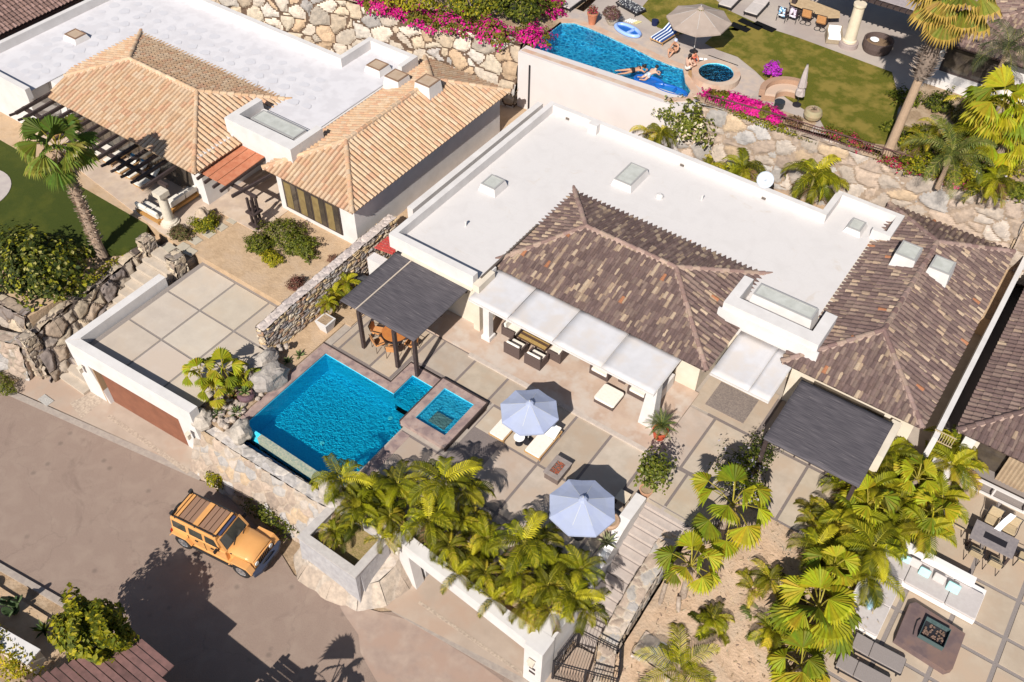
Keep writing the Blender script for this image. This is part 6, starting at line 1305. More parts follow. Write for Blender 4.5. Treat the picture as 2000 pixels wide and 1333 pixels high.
# ================================================================ right neighbour's furniture
zt = -.9
t = thing('dining_table', 'dark grey rectangular patio table with a black centre inset on the right neighbour\'s terrace', 'table', (5.15, 31, zt))
g = MB(); GW = M('grey_weathered_top', (.20, .175, .18), (.26, .225, .22), scale=7, rough=.7)
for b in ((4.25, 6.15, 30.45, 30.82), (4.25, 6.15, 31.2, 31.6), (4.25, 4.75, 30.82, 31.2), (5.75, 6.15, 30.82, 31.2)): g.box(*b, -.22, -.16)
g.build('table_top', GW, t); g = MB(); g.box(4.75, 5.75, 30.82, 31.2, -.24, -.17); g.build('centre_inset', BLACKM, t)
for x in (4.35, 6.05):
    for y in (30.55, 31.5): g = MB(); g.box(x - .05, x + .05, y - .05, y + .05, zt, -.22); g.build('leg', DKWOOD, t)
TS = M('tan_sling_seat', (.44, .34, .21), (.38, .29, .18), scale=12, rough=.8)
for k, (x, y, rz, lb_) in enumerate(((4.75, 30.0, math.pi, 'black-framed tan chair on the near left side of the grey patio table'), (5.6, 30.0, math.pi, 'black-framed tan chair on the near right side of the grey patio table'), (4.85, 32.15, 0, 'black-framed tan chair at the far left of the grey patio table'), (5.65, 32.15, 0, 'black-framed tan chair at the far right of the grey table, under a towel'), (3.75, 31.1, math.pi / 2, 'black-framed tan chair at the left end of the grey patio table'), (6.65, 31.0, -math.pi / 2, 'black-framed tan chair at the right end of the grey patio table'))):
    make_dchair((x, y, zt), rz, lb_, TS, BLACKM, group='black-framed chairs round the grey patio table', s=1.1)
g = MB(); vs = []
for j in range(9):
    for i in range(4): vs.append((5.35 + i * .09 - j * .045, 32.5 - j * .13, .18 - .012 * j * j * .6 + .02 * math.sin(i * 3 + j)))
g.add(vs, [(j * 4 + i, j * 4 + i + 1, (j + 1) * 4 + i + 1, (j + 1) * 4 + i) for j in range(8) for i in range(3)]); o = g.build('towel', MATS['white_pillow']); o.modifiers.new('t', 'SOLIDIFY').thickness = .03; tag(o, 'white towel draped from a chair back over the grey patio table edge', 'towel')
# sectional sofa
GFAB = M('light_grey_fabric', (.50, .45, .43), (.46, .41, .39), scale=6, rough=.95); WFR = M('white_frame', (.74, .70, .68), rough=.7)
t = thing('sectional_sofa', 'L-shaped white sectional sofa with grey cushions round the big dark fire pit', 'sofa', (3, 27, zt))
g = MB(); g.box(1.95, 5.75, 26.75, 28.55, zt + .05, -.60); g.box(1.0, 2.6, 23.6, 26.74, zt + .05, -.60); g.build('base', WFR, t)
g = MB(); g.box(2.0, 5.15, 28.25, 28.55, -.598, -.1); g.build('backrest', WFR, t); g = MB(); g.box(1.0, 1.3, 23.6, 28.24, -.598, -.12); g.build('backrest', WFR, t)
for b in ((2.62, 4.4, 26.78, 28.2), (4.42, 5.72, 26.78, 28.2), (1.32, 2.6, 26.78, 28.2), (1.32, 2.58, 25.2, 26.76), (1.32, 2.58, 23.62, 25.18)): g = MB(); cushion(g, *b, -.598, -.46, .05); g.build('seat_cushion', GFAB, t, bevel=.03)
AQ = M('aqua_fabric', (.36, .62, .60), (.42, .68, .66), scale=5, rough=.95)
for k, (px, py, sz, m_, lbl) in enumerate(((1770, 1092, .42, AQ, 'aqua cushion at the left corner of the sectional sofa'), (1806, 1118, .48, AQ, 'aqua cushion in the middle of the sectional sofa back'), (1862, 1148, .55, AQ, 'aqua cushion at the right end of the sectional sofa back'), (1788, 1100, .5, GFAB, 'grey cushion between the left and middle aqua cushions'), (1835, 1130, .52, GFAB, 'grey cushion between the middle and right aqua cushions'), (1700, 1178, .5, M('blue_aqua', (.12, .30, .42), (.5, .65, .7), scale=7, rough=.9), 'blue and white cushion on the left arm of the sectional sofa, beside the palm'))):
    q = W(px, py, -.3); g = MB(); g.obox((q.x, q.y, -.30), (sz, .16, sz * .8), 0 if k < 5 else 1.4, tilt=Matrix.Rotation(-.65, 3, 'X')); tag(g.build('cushion', m_, bevel=.05), lbl, 'cushion', 'loose cushions on the sectional sofa')
# big fire pit
t = thing('fire_pit', 'large square dark brown fire pit with a glass wind guard on the right neighbour\'s terrace', 'fire pit', (4.5, 25, zt))
g = MB(); g.prism([(3.25, 24.0), (5.45, 23.85), (5.65, 24.1), (5.6, 25.95), (3.4, 26.15), (3.2, 25.9)], zt, -.52); g.build('plinth', M('brown_slate', (.125, .085, .085), (.165, .115, .11), scale=2, rough=.75, c3=(.19, .12, .10), s3=1), t)
g = MB(); g.box(4.0, 5.0, 24.6, 25.55, -.519, -.50); g.build('burner_tray', BLACKM, t)
g = MB(); rr = random.Random(4)
for i in range(70): g.blob((4.5 + rr.uniform(-.4, .4), 25.07 + rr.uniform(-.38, .38), -.47), (.05, .05, .035), 6, 4, .25, i)
o = g.build('lava_stones', M('brown_lava', (.13, .085, .06), (.22, .14, .11), scale=5, rough=.9), t); o['kind'] = 'stuff'
for b in ((3.98, 5.02, 24.58, 24.6), (3.98, 5.02, 25.55, 25.57), (3.98, 4.0, 24.6, 25.55), (5.0, 5.02, 24.6, 25.55)): g = MB(); g.box(*b, -.5, -.22); g.build('glass_guard', M('green_glass', (.07, .11, .11), rough=.08, spec=.8), t)
g = MB(); g.tube([(3.8, 24.6, -.5), (3.75, 24.9, -.48), (3.72, 25.3, -.48), (3.8, 25.5, -.5)], .025, 5); tag(g.build('fire_poker', BLACKM), 'black metal poker lying on the big dark fire pit left of its glass guard', 'poker')
for k, (px, py, lb_) in enumerate(((1720, 1280, 'taupe sling sun lounger nearest the big dark fire pit'), (1690, 1318, 'taupe sling sun lounger at the bottom edge, half under the fan palm'))):
    q = W(px, py, zt + .3); make_lounger(lb_, (q.x - .1, q.y, zt), math.pi / 2 + .05, pad=M('taupe_sling', (.27, .23, .215), (.24, .205, .19), scale=20, rough=.9), w=.78, L=2.1, legcol=BLACKM, back=.1, group='taupe sling loungers by the fire pit')
# things across the street
g = MB(); g.prism([(-60, 1.2), (-30.8, 3.9), (-26.6, 4.4), (-26.2, 3.5), (-26.4, 2.4), (-60, -1.0)], -3.05, -2.9); struct(g, 'roadside_bed', SAND)
cw = thing('coping_wall', 'pale flat-topped garden wall across the street beside the leafy bush', 'wall', (-29, 2.5, -3))
q0, q1 = W(30, 1195, -1.9), W(118, 1268, -1.9)
g = MB(); g.prism([(-34.5, .95), (-26.3, 2.3), (-26.4, 2.95), (-34.6, 1.6)], -3.05, -1.95); g.build('wall', CREAM, cw); g = MB(); g.prism([(-34.5, .9), (-26.2, 2.25), (-26.32, 3.0), (-34.6, 1.66)], -1.949, -1.86); g.build('coping', WHITE, cw)
tr = thing('iron_railing', 'dark iron railing at the far left across the street', 'railing', (-33, 3, -3))
g = MB(); bars(g, (-36, 2.5, 0), (-31.6, 3.05, 0), -2.95, -2.2, 22, .012); g.build('rail_panel', BLACKM, tr)
pb = thing('utility_box', 'dark round-topped utility box across the street at the left edge', 'utility box', (-31.2, 2.6, -2.9))
g = MB(); g.lathe(-31.2, 2.75, [(.34, -2.95), (.34, -2.0), (.28, -1.9), (.1, -1.85)], 16); g.build('cabinet', M('dark_blue_plastic', (.03, .04, .08), rough=.6), pb); g = MB(); g.lathe(-31.2, 2.75, [(.36, -2.12), (.36, -2.06)], 16); g.build('lid_rim', BLACKM, pb)
g = MB(); g.box(-39.2, -38.4, 11.75, 12.2, -3.0, -2.94); tag(g.build('drain_cover', M('pale_grate', (.50, .47, .43), (.30, .28, .26), scale=25, rough=.6)), 'pale metal drain cover at the kerb below the far-left stone wall', 'drain cover')
g = MB(); g.beam((-16.1, 21.6 - 1.2, .0), (-16.1, 20.5, .02), .02, .02)
# ================================================================ vegetation
LEAFM = M('leaf_surface', (.85, .85, .85), (1.12, 1.12, 1.05), scale=7, rough=.6, attr=True, spec=.22, trans=.26)
BARK = M('palm_trunk_bark', (.34, .26, .20), (.22, .165, .13), scale=14, rough=.95, bump=.03, bscale=22, c3=(.40, .32, .26), s3=4)
BARKS = M('smooth_palm_trunk', (.40, .28, .19), (.34, .235, .16), scale=5, rough=.9, bump=.02, bscale=18)
STEMM = M('green_stem', (.22, .20, .06), (.30, .24, .09), scale=6, rough=.7)
def vary(rd, pal, lo=.75, hi=1.25):
    k = rd.choice(pal); b = rd.uniform(lo, hi); return tuple(x * b for x in k)
def frond(g, base, az, el, L, n, lw, ll, pal, rd, droop=.9, stem=(.30, .28, .05), vee=.5, tipdrop=.25):
    p = Vector(base); e = el; pts = []; st = L / n
    for i in range(n + 1):
        pts.append(p.copy()); d = Vector((math.cos(az) * math.cos(e), math.sin(az) * math.cos(e), math.sin(e))); p = p + d * st; e -= droop * st / L * (1 + i / n)
    side = Vector((-math.sin(az), math.cos(az), 0)); b = rd.uniform(.8, 1.2)
    for i in range(n):
        w0, w1 = .018 * (1 - i / n) + .004, .018 * (1 - (i + 1) / n) + .004; u = Vector((0, 0, .012))
        g.add([pts[i] - side * w0, pts[i] + side * w0, pts[i + 1] + side * w1, pts[i + 1] - side * w1], [(0, 1, 2, 3)], stem)
    i0 = max(1, int(n * .14))
    for i in range(i0, n + 1):
        t = (i - i0) / (n - i0); l = ll * (math.sin(math.pi * (.16 + .80 * t)) ** .7) * rd.uniform(.88, 1.1)
        d = (pts[min(i + 1, n)] - pts[i - 1]).normalized(); up = side.cross(d)
        if up.z < 0: up = -up
        for sg in (-1, 1):
            k = vary(rd, pal, .8 * b, 1.2 * b); a = Vector(side) * sg; dirn = (a * (1 - .35 * t) + d * (.55 + .5 * t) + up * vee * (1 - .7 * t)).normalized()
            q0 = pts[i]; q1 = q0 + dirn * l * .55; q2 = q0 + dirn * l * .96 - Vector((0, 0, tipdrop * l)); ww = d * lw
            g.add([q0 - ww * .35, q0 + ww * .35, q1 + ww * .5, q1 - ww * .5, q2], [(0, 1, 2, 3), (3, 2, 4)], k)
def fanleaf(g, base, az, el, petl, R_, pal, rd, nseg=22, spread=2.7, stem=(.42, .35, .06), droop=.3, split=.74, pc=None):
    d = Vector((math.cos(az) * math.cos(el), math.sin(az) * math.cos(el), math.sin(el))); side = Vector((-math.sin(az), math.cos(az), 0)); up = side.cross(d)
    if up.z < 0: up = -up
    b = Vector(base); m_ = b + d * petl * .55 + Vector((0, 0, .04 * petl)); h = b + d * petl - Vector((0, 0, .06 * petl)); w = .03
    for p, q in ((b, m_), (m_, h)): g.add([p - side * w, p + side * w, q + side * w * .7, q - side * w * .7], [(0, 1, 2, 3)], stem); g.add([p - up * w * .7, p + up * w * .7, q + up * w * .5, q - up * w * .5], [(0, 1, 2, 3)], stem)
    dl = (d * .93 - Vector((0, 0, droop))).normalized(); upl = side.cross(dl)
    if upl.z < 0: upl = -upl
    base_k = vary(rd, pal, .85, 1.15); ring = []
    for i in range(nseg + 1):
        a = -spread / 2 + spread * i / nseg; rr_ = R_ * split * (1 - .12 * abs(a) / (spread / 2)); pl = (.035 if i % 2 else -.035) * R_
        fold = -abs(math.sin(a)) * .40 * R_ * split
        ring.append(h + (dl * math.cos(a) + side * math.sin(a)) * rr_ + upl * (pl + fold))
    for i in range(nseg):
        a = -spread / 2 + spread * (i + .5) / nseg; L = R_ * (1 - .18 * abs(a) / (spread / 2)) * rd.uniform(.92, 1.05); k = tuple(x * rd.uniform(.82, 1.18) for x in base_k)
        dr = (dl * math.cos(a) + side * math.sin(a)); tip = h + dr * L - Vector((0, 0, R_ * (.12 + .25 * abs(a) / spread))) - upl * abs(math.sin(a)) * .42 * R_
        g.add([h, ring[i], ring[i + 1]], [(0, 1, 2)], k); mid = ring[i].lerp(ring[i + 1], .5)
        g.add([ring[i], tip, ring[i + 1]], [(0, 1, 2)], tuple(x * 1.1 for x in k) if pc is None else pc)
AREP = [(.27, .275, .006), (.35, .33, .01), (.18, .19, .005), (.44, .38, .02), (.10, .12, .005), (.30, .285, .008)]
AREB = [(.42, .34, .02), (.48, .36, .025), (.30, .26, .01), (.18, .17, .008)]
FANP = [(.24, .25, .01), (.33, .32, .013), (.15, .17, .009), (.36, .32, .02)]
COCP = [(.12, .15, .03), (.16, .18, .04), (.09, .12, .03), (.22, .21, .07)]
def make_areca(seed, pal, H=1.9, nst=2, L=1.5, cat='palm', name='areca_palm', lab='palm', nf=10, ll=.44, sp=.3, lw=.062):
    rd = random.Random(seed); t = thing(name, lab, cat, (0, 0, 0)); g = MB(); s = MB()
    for i in range(nst):
        a = i * 2.4 + rd.uniform(-.3, .3); r = sp * math.sqrt((i + .1) / nst); x, y = r * math.cos(a), r * math.sin(a); h = H * (1 if i == 0 else rd.uniform(.45, .75)); tx, ty = x * 2.4, y * 2.4
        s.tube([(x, y, -.1), (x * 1.3, y * 1.3, h * .5), (tx, ty, h)], [.06, .05, .04], 6); n_ = nf if i == 0 else nf - 3
        for k in range(n_):
            az = k * 2.399 + rd.uniform(-.3, .3) + i; el = 1.3 - 1.35 * (k / n_) + rd.uniform(-.12, .12); tone = rd.choice((.35, .55, .75, .9, 1.05, 1.2)); c = rd.choice(pal)
            if k == n_ - 1: c = (.34, .20, .08)
            pf = [tuple(v * tone for v in c), tuple(v * tone * .85 for v in c), tuple(v * tone for v in rd.choice(pal))]
            frond(g, (tx, ty, h), az, el, L * rd.uniform(.75, 1.15), 23, lw, ll, pf, rd, droop=rd.uniform(1.0, 2.1), vee=rd.uniform(.2, .6), tipdrop=rd.uniform(.25, .6), stem=(.42, .36, .05))
    s.build('trunk', STEMM, t); g.build('crown', LEAFM, t); return t
def make_fan(seed, H, nl, pet, R_, lean=(0, 0), trunk=.13, name='fan_palm', lab='palm', pal=FANP, elr=(1.4, -.35), dead=0, nseg=22, spread=3.0, mat=None, skirt=0):
    rd = random.Random(seed); t = thing(name, lab, 'palm', (0, 0, 0)); g = MB(); top = Vector((lean[0], lean[1], H)); s = MB(); n = max(3, int(H / .3))
    pts = [Vector((lean[0] * (i / n) ** 1.3, lean[1] * (i / n) ** 1.3, H * i / n - .05)) for i in range(n + 1)]
    s.tube(pts, [trunk * (1.35 - .35 * min(1, i / 2)) * (1 + .05 * (i % 2)) for i in range(n + 1)], 12); s.build('trunk', mat or BARK, t)
    for k in range(nl):
        az = k * 2.399 + rd.uniform(-.2, .2); el = elr[0] + (elr[1] - elr[0]) * (k / max(1, nl - 1)) ** .8; 
        fanleaf(g, top, az, el, pet * rd.uniform(.8, 1.15), R_ * rd.uniform(.85, 1.1), pal, rd, nseg=nseg, spread=spread, droop=.35 + .6 * rd.random())
    g.build('crown', LEAFM, t)
    if dead:
        d = MB()
        for k in range(dead):
            az = k * 2.1 + rd.uniform(-.3, .3); fanleaf(d, top - Vector((0, 0, .15)), az, -.7 - .5 * rd.random(), pet * .8, R_ * .7, [(.36, .25, .13), (.42, .31, .18)], rd, nseg=14, stem=(.36, .26, .15))
        d.build('dead_leaves', LEAFM, t)
    return t
def bush(name, label, c, r, n, pal, leaf=.1, cat='bush', seed=1, shell=.55, flower=None, ff=.3, stems=True, group=None, up=.35, hollow=True, lump=.25, lw=.55, parent=None):
    rd = random.Random(seed); t = thing(name, label, cat, (c[0], c[1], c[2] - r[2] * .0), 0, group) if parent is None else parent; g = MB(); fl = MB(); c = Vector(c)
    for i in range(n):
        z = rd.uniform(-.25, 1); ph = rd.uniform(0, 2 * math.pi); s_ = math.sqrt(max(0, 1 - min(1, abs(z)) ** 2)); d = Vector((s_ * math.cos(ph), s_ * math.sin(ph), z))
        k = 1 + lump * 2 * noise.noise(d * 2.3 + Vector((seed, 0, 0))); q = rd.uniform(shell, 1) ** .6 * k; p = c + Vector((d.x * r[0] * q, d.y * r[1] * q, d.z * r[2] * q))
        nrm = (d + Vector((rd.uniform(-1, 1), rd.uniform(-1, 1), rd.uniform(-.6, 1))) * .7 + Vector((0, 0, up))).normalized(); a = nrm.cross(Vector((rd.uniform(-1, 1), rd.uniform(-1, 1), rd.uniform(-1, 1)))).normalized(); b = nrm.cross(a)
        l = leaf * rd.uniform(.6, 1.3); isf = flower and rd.random() < ff and noise.noise(p * 1.1 + Vector((seed * 2, 0, 0))) > -.25
        m_ = fl if isf else g; m_.add([p - a * l * .5, p + b * l * lw * .5 + nrm * l * .08, p + a * l * .5, p - b * l * lw * .5 + nrm * l * .08], [(0, 1, 2, 3)], vary(rd, flower if isf else pal))
    if parent is None or True: g.build('foliage', LEAFM, t)
    if flower and fl.f: fl.build('flowers', LEAFM, t)['kind'] = 'stuff'
    if stems:
        s = MB()
        for i in range(5): a = i * 1.256 + .3; s.tube([c + Vector((0, 0, -r[2] * .45)), c + Vector((r[0] * .35 * math.cos(a), r[1] * .35 * math.sin(a), r[2] * .35))], [.04, .015], 5)
        s.build('stem', BARK, t)
    return t
def agave(label, x, y, z, n, L, col, w=.09, el0=1.2, seed=0, cat='agave', name='agave', group=None):
    rd = random.Random(seed); t = thing(name, label, cat, (x, y, z), 0, group); g = MB()
    for k in range(n):
        az = k * 2.399; el = el0 * (1 - k / n) + .25 + rd.uniform(-.1, .1); l = L * rd.uniform(.8, 1.1); d = Vector((math.cos(az) * math.cos(el), math.sin(az) * math.cos(el), math.sin(el))); s = Vector((-math.sin(az), math.cos(az), 0)); u = s.cross(d); u = u if u.z > 0 else -u
        b = Vector((x, y, z + .03)); m_ = b + d * l * .5; tip = b + d * l - Vector((0, 0, .12 * l)); kk = vary(rd, col)
        g.add([b - s * w * .5, b - u * w * .3, b + s * w * .5, m_ - s * w + u * .02, m_ - u * w * .3, m_ + s * w + u * .02, tip], [(0, 1, 4, 3), (1, 2, 5, 4), (3, 4, 6), (4, 5, 6)], kk)
    g.build('leaves', LEAFM, t); return t

# ---- hedge of yellow-green palms along the front wall
aA = make_areca(1, AREP, 1.9, 2, 1.55, nf=11); aB = make_areca(2, AREP, 1.6, 3, 1.5, nf=9); aC = make_areca(3, AREB + AREP, 1.7, 2, 1.45, nf=10); aD = make_areca(4, [(.24, .23, .008), (.32, .29, .01), (.15, .155, .007), (.42, .32, .03)], 1.7, 4, 1.35, nf=10, ll=.36, lw=.05, sp=.5)
protos = [aA, aB, aC, aD]; used = set()
def put(px, py, z, zc, s, label, group, k=None, rz=None, cat=None):
    """crown centre seen at (px,py) at height zc, standing at height z"""
    i = k if k is not None else int(px * 7 + py) % 4; p = W(px, py, zc); a = (px * .37 + py * .11) % 6.28 if rz is None else rz
    if i not in used:
        used.add(i); o = protos[i]; o.location = (p.x, p.y, z); o.rotation_euler = (0, 0, a); o.scale = (s, s, s); o['label'] = label; o['group'] = group; return o
    return dup(protos[i], (p.x, p.y, z), a, label, s, group)
HG = 'yellow-green palms of the hedge along the front wall'
hedge = [(670, 925, 'at the pool end, hanging over the overflow edge'), (728, 945, 'second from the pool end, back row, over the pool corner'), (775, 948, 'third from the pool end, back row'), (872, 936, 'tallest at the paving edge, casting a shadow on the slabs'), (700, 985, 'directly above the grey stone planter, front row'), (765, 1000, 'in front row just right of the grey stone planter'), (835, 1015, 'in front row above the white wall end'), (905, 1000, 'back row, third from the blue parasol'), (885, 1060, 'front row above the dark garage opening'), (950, 1050, 'in the middle of the hedge left of the bright crown'), (1025, 1055, 'with the bright star-shaped crown left of the blue parasol'), (955, 1110, 'front row leaning over the white wall, centre'), (1015, 1125, 'front row below the star-shaped crown'), (1085, 1090, 'just below the blue parasol'), (1075, 1150, 'front row near the right end of the white wall'), (1135, 1115, 'at the right end beside the white stair wall'), (1125, 1165, 'at the lower right corner of the hedge')]
for k, (px, py, lb_) in enumerate(hedge):
    put(px, py, -.1, {0: 2.5, 3: 2.5, 10: 2.2}.get(k, 1.7), {0: 1.12, 3: 1.33, 10: 1.2}.get(k, [.95, .78, 1.02, .86][k % 4]), 'yellow-green hedge palm ' + lb_, HG, {0: 0, 3: 0, 10: 0}.get(k))
put(655, 1030, -.95, .4, .62, 'slender yellow-green palm growing in the grey stone planter', HG, 1)
# beside the dark pergola
PG_ = 'yellowish palms by the stone boundary wall'
put(640, 595, .7, 1.3, .45, 'yellowish palm in the square white planter left of the dark pergola', PG_, 2)
put(672, 545, 0, 1.5, .72, 'yellowish palm against the stone boundary wall behind the dark pergola', PG_, 2)
put(650, 570, 0, 1.2, .6, 'yellowish palm between the white planter and the boundary wall', PG_, 2)
# behind the white roof
BG = 'palms in the strip behind the flat white roof'
for px, py, s, lb_ in ((1285, 248, 1.0, 'leftmost, beside the frangipani'), (1385, 300, .8, 'low one right of the frangipani'), (1450, 315, 1.05, 'left of the satellite dish'), (1590, 350, 1.25, 'large one right of the satellite dish')):
    put(px, py, 1.2, 3.6, s * 1.15, 'bright green palm behind the white roof parapet, ' + lb_, BG)
# right cluster
RG = 'dense yellow-green palms between the right pergola and the neighbour terrace'
rc = [(1735, 880, 'topmost, touching the dark pergola corner'), (1795, 905, 'topmost right, below the brown tile corner'), (1855, 905, 'at the upper right, above the white balustrade'), (1655, 935, 'left upper, against the dark pergola edge'), (1700, 950, 'upper centre of the thicket'), (1765, 960, 'centre right of the thicket'), (1835, 965, 'right edge, beside the patio chairs'), (1625, 1000, 'left edge, over the bare sand'), (1680, 1010, 'exact centre of the thicket'), (1740, 1025, 'lower centre, above the white sofa'), (1800, 1030, 'lower right, above the sofa backrest'), (1650, 1075, 'lower left, above the big fan palm'), (1705, 1085, 'lower right of centre, touching the aqua cushions'), (1600, 1060, 'lowest left, beside the blue agave'), (1872, 870, 'far upper right under the iron grille')]
for k, (px, py, lb_) in enumerate(rc):
    put(px, py, -.9, 1.2, [1.25, 1.0, 1.12, .92][k % 4], 'thicket palm, ' + lb_, RG)

# ---- fan palms
def place(t, p, rz=0, s=1): t.location = p; t.rotation_euler = (0, 0, rz); t.scale = (s, s, s); return t
LG_ = 'fan palms on the sandy slope'
t = make_fan(11, 2.6, 11, 1.4, .98, (.1, .1), .15, lab='fan palm with long bare stalks at the top of the sandy slope, nearest the patio', dead=2); p = W(1425, 985, 2.3); place(t, (p.x, p.y, -.35)); t['group'] = LG_
for k_, (px, py, lb_) in enumerate(((1500, 1135, 'slender feathery palm on the slope between the fan palms, upper one'), (1515, 1225, 'slender feathery palm on the slope left of the round fan palm, lower one'), (1395, 1200, 'low feathery palm in the middle of the sandy slope'))): put(px, py, -1.9, -.2, [.95, .85, .7][k_], lb_, 'feathery palms on the sandy slope')
t = make_fan(12, 2.8, 10, .9, .82, (-.05, .1), .16, lab='fan palm in the middle of the slope beside the entry stairs', dead=2); p = W(1350, 1110, 1.3); place(t, (p.x, p.y, -1.5)); t['group'] = LG_
t = make_fan(13, 2.2, 18, 1.05, 1.2, (0, .1), .17, lab='large round fan palm beside the left arm of the sectional sofa', dead=3, nseg=26); p = W(1600, 1185, 1.1); place(t, (p.x, p.y, -1.4)); t['group'] = LG_
t = make_fan(14, 1.8, 10, .8, .9, (0, .1), .16, lab='fan palm at the bottom edge left of the taupe loungers', dead=3); p = W(1565, 1300, .1); place(t, (p.x, p.y, -1.9)); t['group'] = LG_
TG_ = 'fan palms in the thicket below the right pergola'
t = make_fan(18, 2.3, 11, .8, .85, (.1, 0), .13, lab='fan palm poking out at the middle of the palm thicket', dead=3, nseg=20); p = W(1690, 985, 1.4); place(t, (p.x, p.y, -.9)); t['group'] = TG_
for px, py, lb_, r_ in ((1790, 935, 'fan palm poking out at the upper right of the palm thicket', 1.0), (1630, 1110, 'fan palm poking out at the lower left of the palm thicket', 2.4), (1825, 1000, 'fan palm leaning over the patio at the right edge of the thicket', 4.0)): p = W(px, py, 1.3); dup(t, (p.x, p.y, -.9), r_, lb_, .9, TG_)
t = make_fan(15, 1.5, 9, .6, .65, (.05, 0), .10, lab='small fan palm at the garage terrace end of the boulder bed, the upper one', nseg=18); place(t, (-29.0, 16.9, .1)); SG = 'small fan palms in the bed left of the pool'; t['group'] = SG
dup(t, (-28.6, 15.9, .05), 1.3, 'small fan palm low in the boulder bed at the street wall corner', .8, SG); dup(t, (-29.6, 16.0, .5), 2.6, 'small fan palm overhanging the garage roof terrace corner', .85, SG); dup(t, (-28.3, 17.6, 0), 4.0, 'small fan palm beside the dark glazed urn', .72, SG)
# palms outside the bottom edge whose shadows lie on the street are left to the trees in view
t = make_fan(16, 3.6, 10, .9, 1.05, (.2, .2), .15, lab='fan palm at the bottom edge whose shadow falls on the street', dead=0); place(t, (-14.8, 5.0, -3)); t['group'] = 'fan palms across the street'
# tall left palm with shaggy trunk
def shaggy(g, pts, r, n, seed, col, L=.22, out=.5, w=.05):
    rd = random.Random(seed)
    for i in range(n):
        u = rd.random() * (len(pts) - 1); j = int(u); p = pts[j].lerp(pts[j + 1], u - j); a = rd.uniform(0, 6.283); d = Vector((math.cos(a), math.sin(a), 0)); s = Vector((-d.y, d.x, 0)); b = p + d * r * .8; l = L * rd.uniform(.6, 1.3); tip = b + (d * out + Vector((0, 0, rd.uniform(.2, .9)))).normalized() * l
        g.add([b - s * w, b + s * w, tip + s * w * .5, tip - s * w * .5], [(0, 1, 2, 3)], vary(rd, col))
t = thing('fan_palm', 'tall fan palm with a shaggy whitish trunk on the green lawn of the left house', 'palm', (0, 0, 0)); rd = random.Random(21)
p0 = W(200, 500, .6); H = 7.3; lean = W(112, 290, .6 + H) - Vector((p0.x, p0.y, .6 + H)); place(t, p0); WM[t.name] = Matrix.Translation(p0)
pts = [p0 + Vector((lean.x * (i / 14) ** 1.2, lean.y * (i / 14) ** 1.2, H * i / 14)) for i in range(15)]
g = MB(); g.tube(pts, [.34] + [.27 - .008 * i for i in range(14)], 14); shaggy(g, pts[2:], .26, 620, 3, [(.50, .38, .29), (.38, .27, .20), (.58, .47, .38), (.28, .19, .14)], L=.24, out=.9); g.c = [c or (.34, .25, .19) for c in g.c]; g.build('trunk', STONE, t)
g = MB()
for k in range(20): fanleaf(g, pts[-1], k * 2.399, 1.35 - 1.75 * (k / 19), rd.uniform(.9, 1.25), rd.uniform(.95, 1.25), [(.13, .16, .02), (.18, .20, .03), (.08, .12, .015)], rd, nseg=22, spread=2.6, droop=.45)
g.build('crown', LEAFM, t)
g = MB()
for k in range(5): fanleaf(g, pts[-1] - Vector((0, 0, .2)), k * 1.3, -.6 - .2 * rd.random(), .7, .8, [(.55, .46, .38), (.45, .36, .28)], rd, nseg=12, stem=(.5, .42, .34), droop=.8)
g.build('dead_leaves', LEAFM, t)
# tall right palm with grey skirt
t = thing('fan_palm', 'very tall fan palm with smooth lower trunk and ragged grey skirt, upper lawn', 'palm', (0, 0, 0)); rd = random.Random(23)
p0 = W(1733, 300, ZU); H = 9.6; lean = W(1868, -15, ZU + H) - Vector((p0.x, p0.y, ZU + H)); place(t, p0); WM[t.name] = Matrix.Translation(p0)
pts = [p0 + Vector((lean.x * (i / 16), lean.y * (i / 16), H * i / 16)) for i in range(17)]
g = MB(); g.tube(pts[:9], [.36] + [.27 - .006 * i for i in range(8)], 14); g.build('trunk', BARKS, t)
g = MB(); g.tube(pts[8:], [.30, .38, .42, .44, .44, .44, .42, .40, .36], 12); shaggy(g, pts[8:], .42, 900, 5, [(.42, .34, .29), (.30, .235, .20), (.52, .44, .38), (.20, .15, .13)], L=.38, out=.7, w=.05); g.c = [c or (.22, .17, .14) for c in g.c]; g.build('dead_leaf_skirt', STONE, t)
g = MB()
for k in range(24): fanleaf(g, pts[-1], k * 2.399, 1.35 - 1.9 * (k / 23), rd.uniform(1.0, 1.4), rd.uniform(1.2, 1.5), [(.20, .19, .03), (.28, .22, .04), (.14, .15, .02)], rd, nseg=22, droop=.5, pc=(.42, .28, .06))
g.build('crown', LEAFM, t)
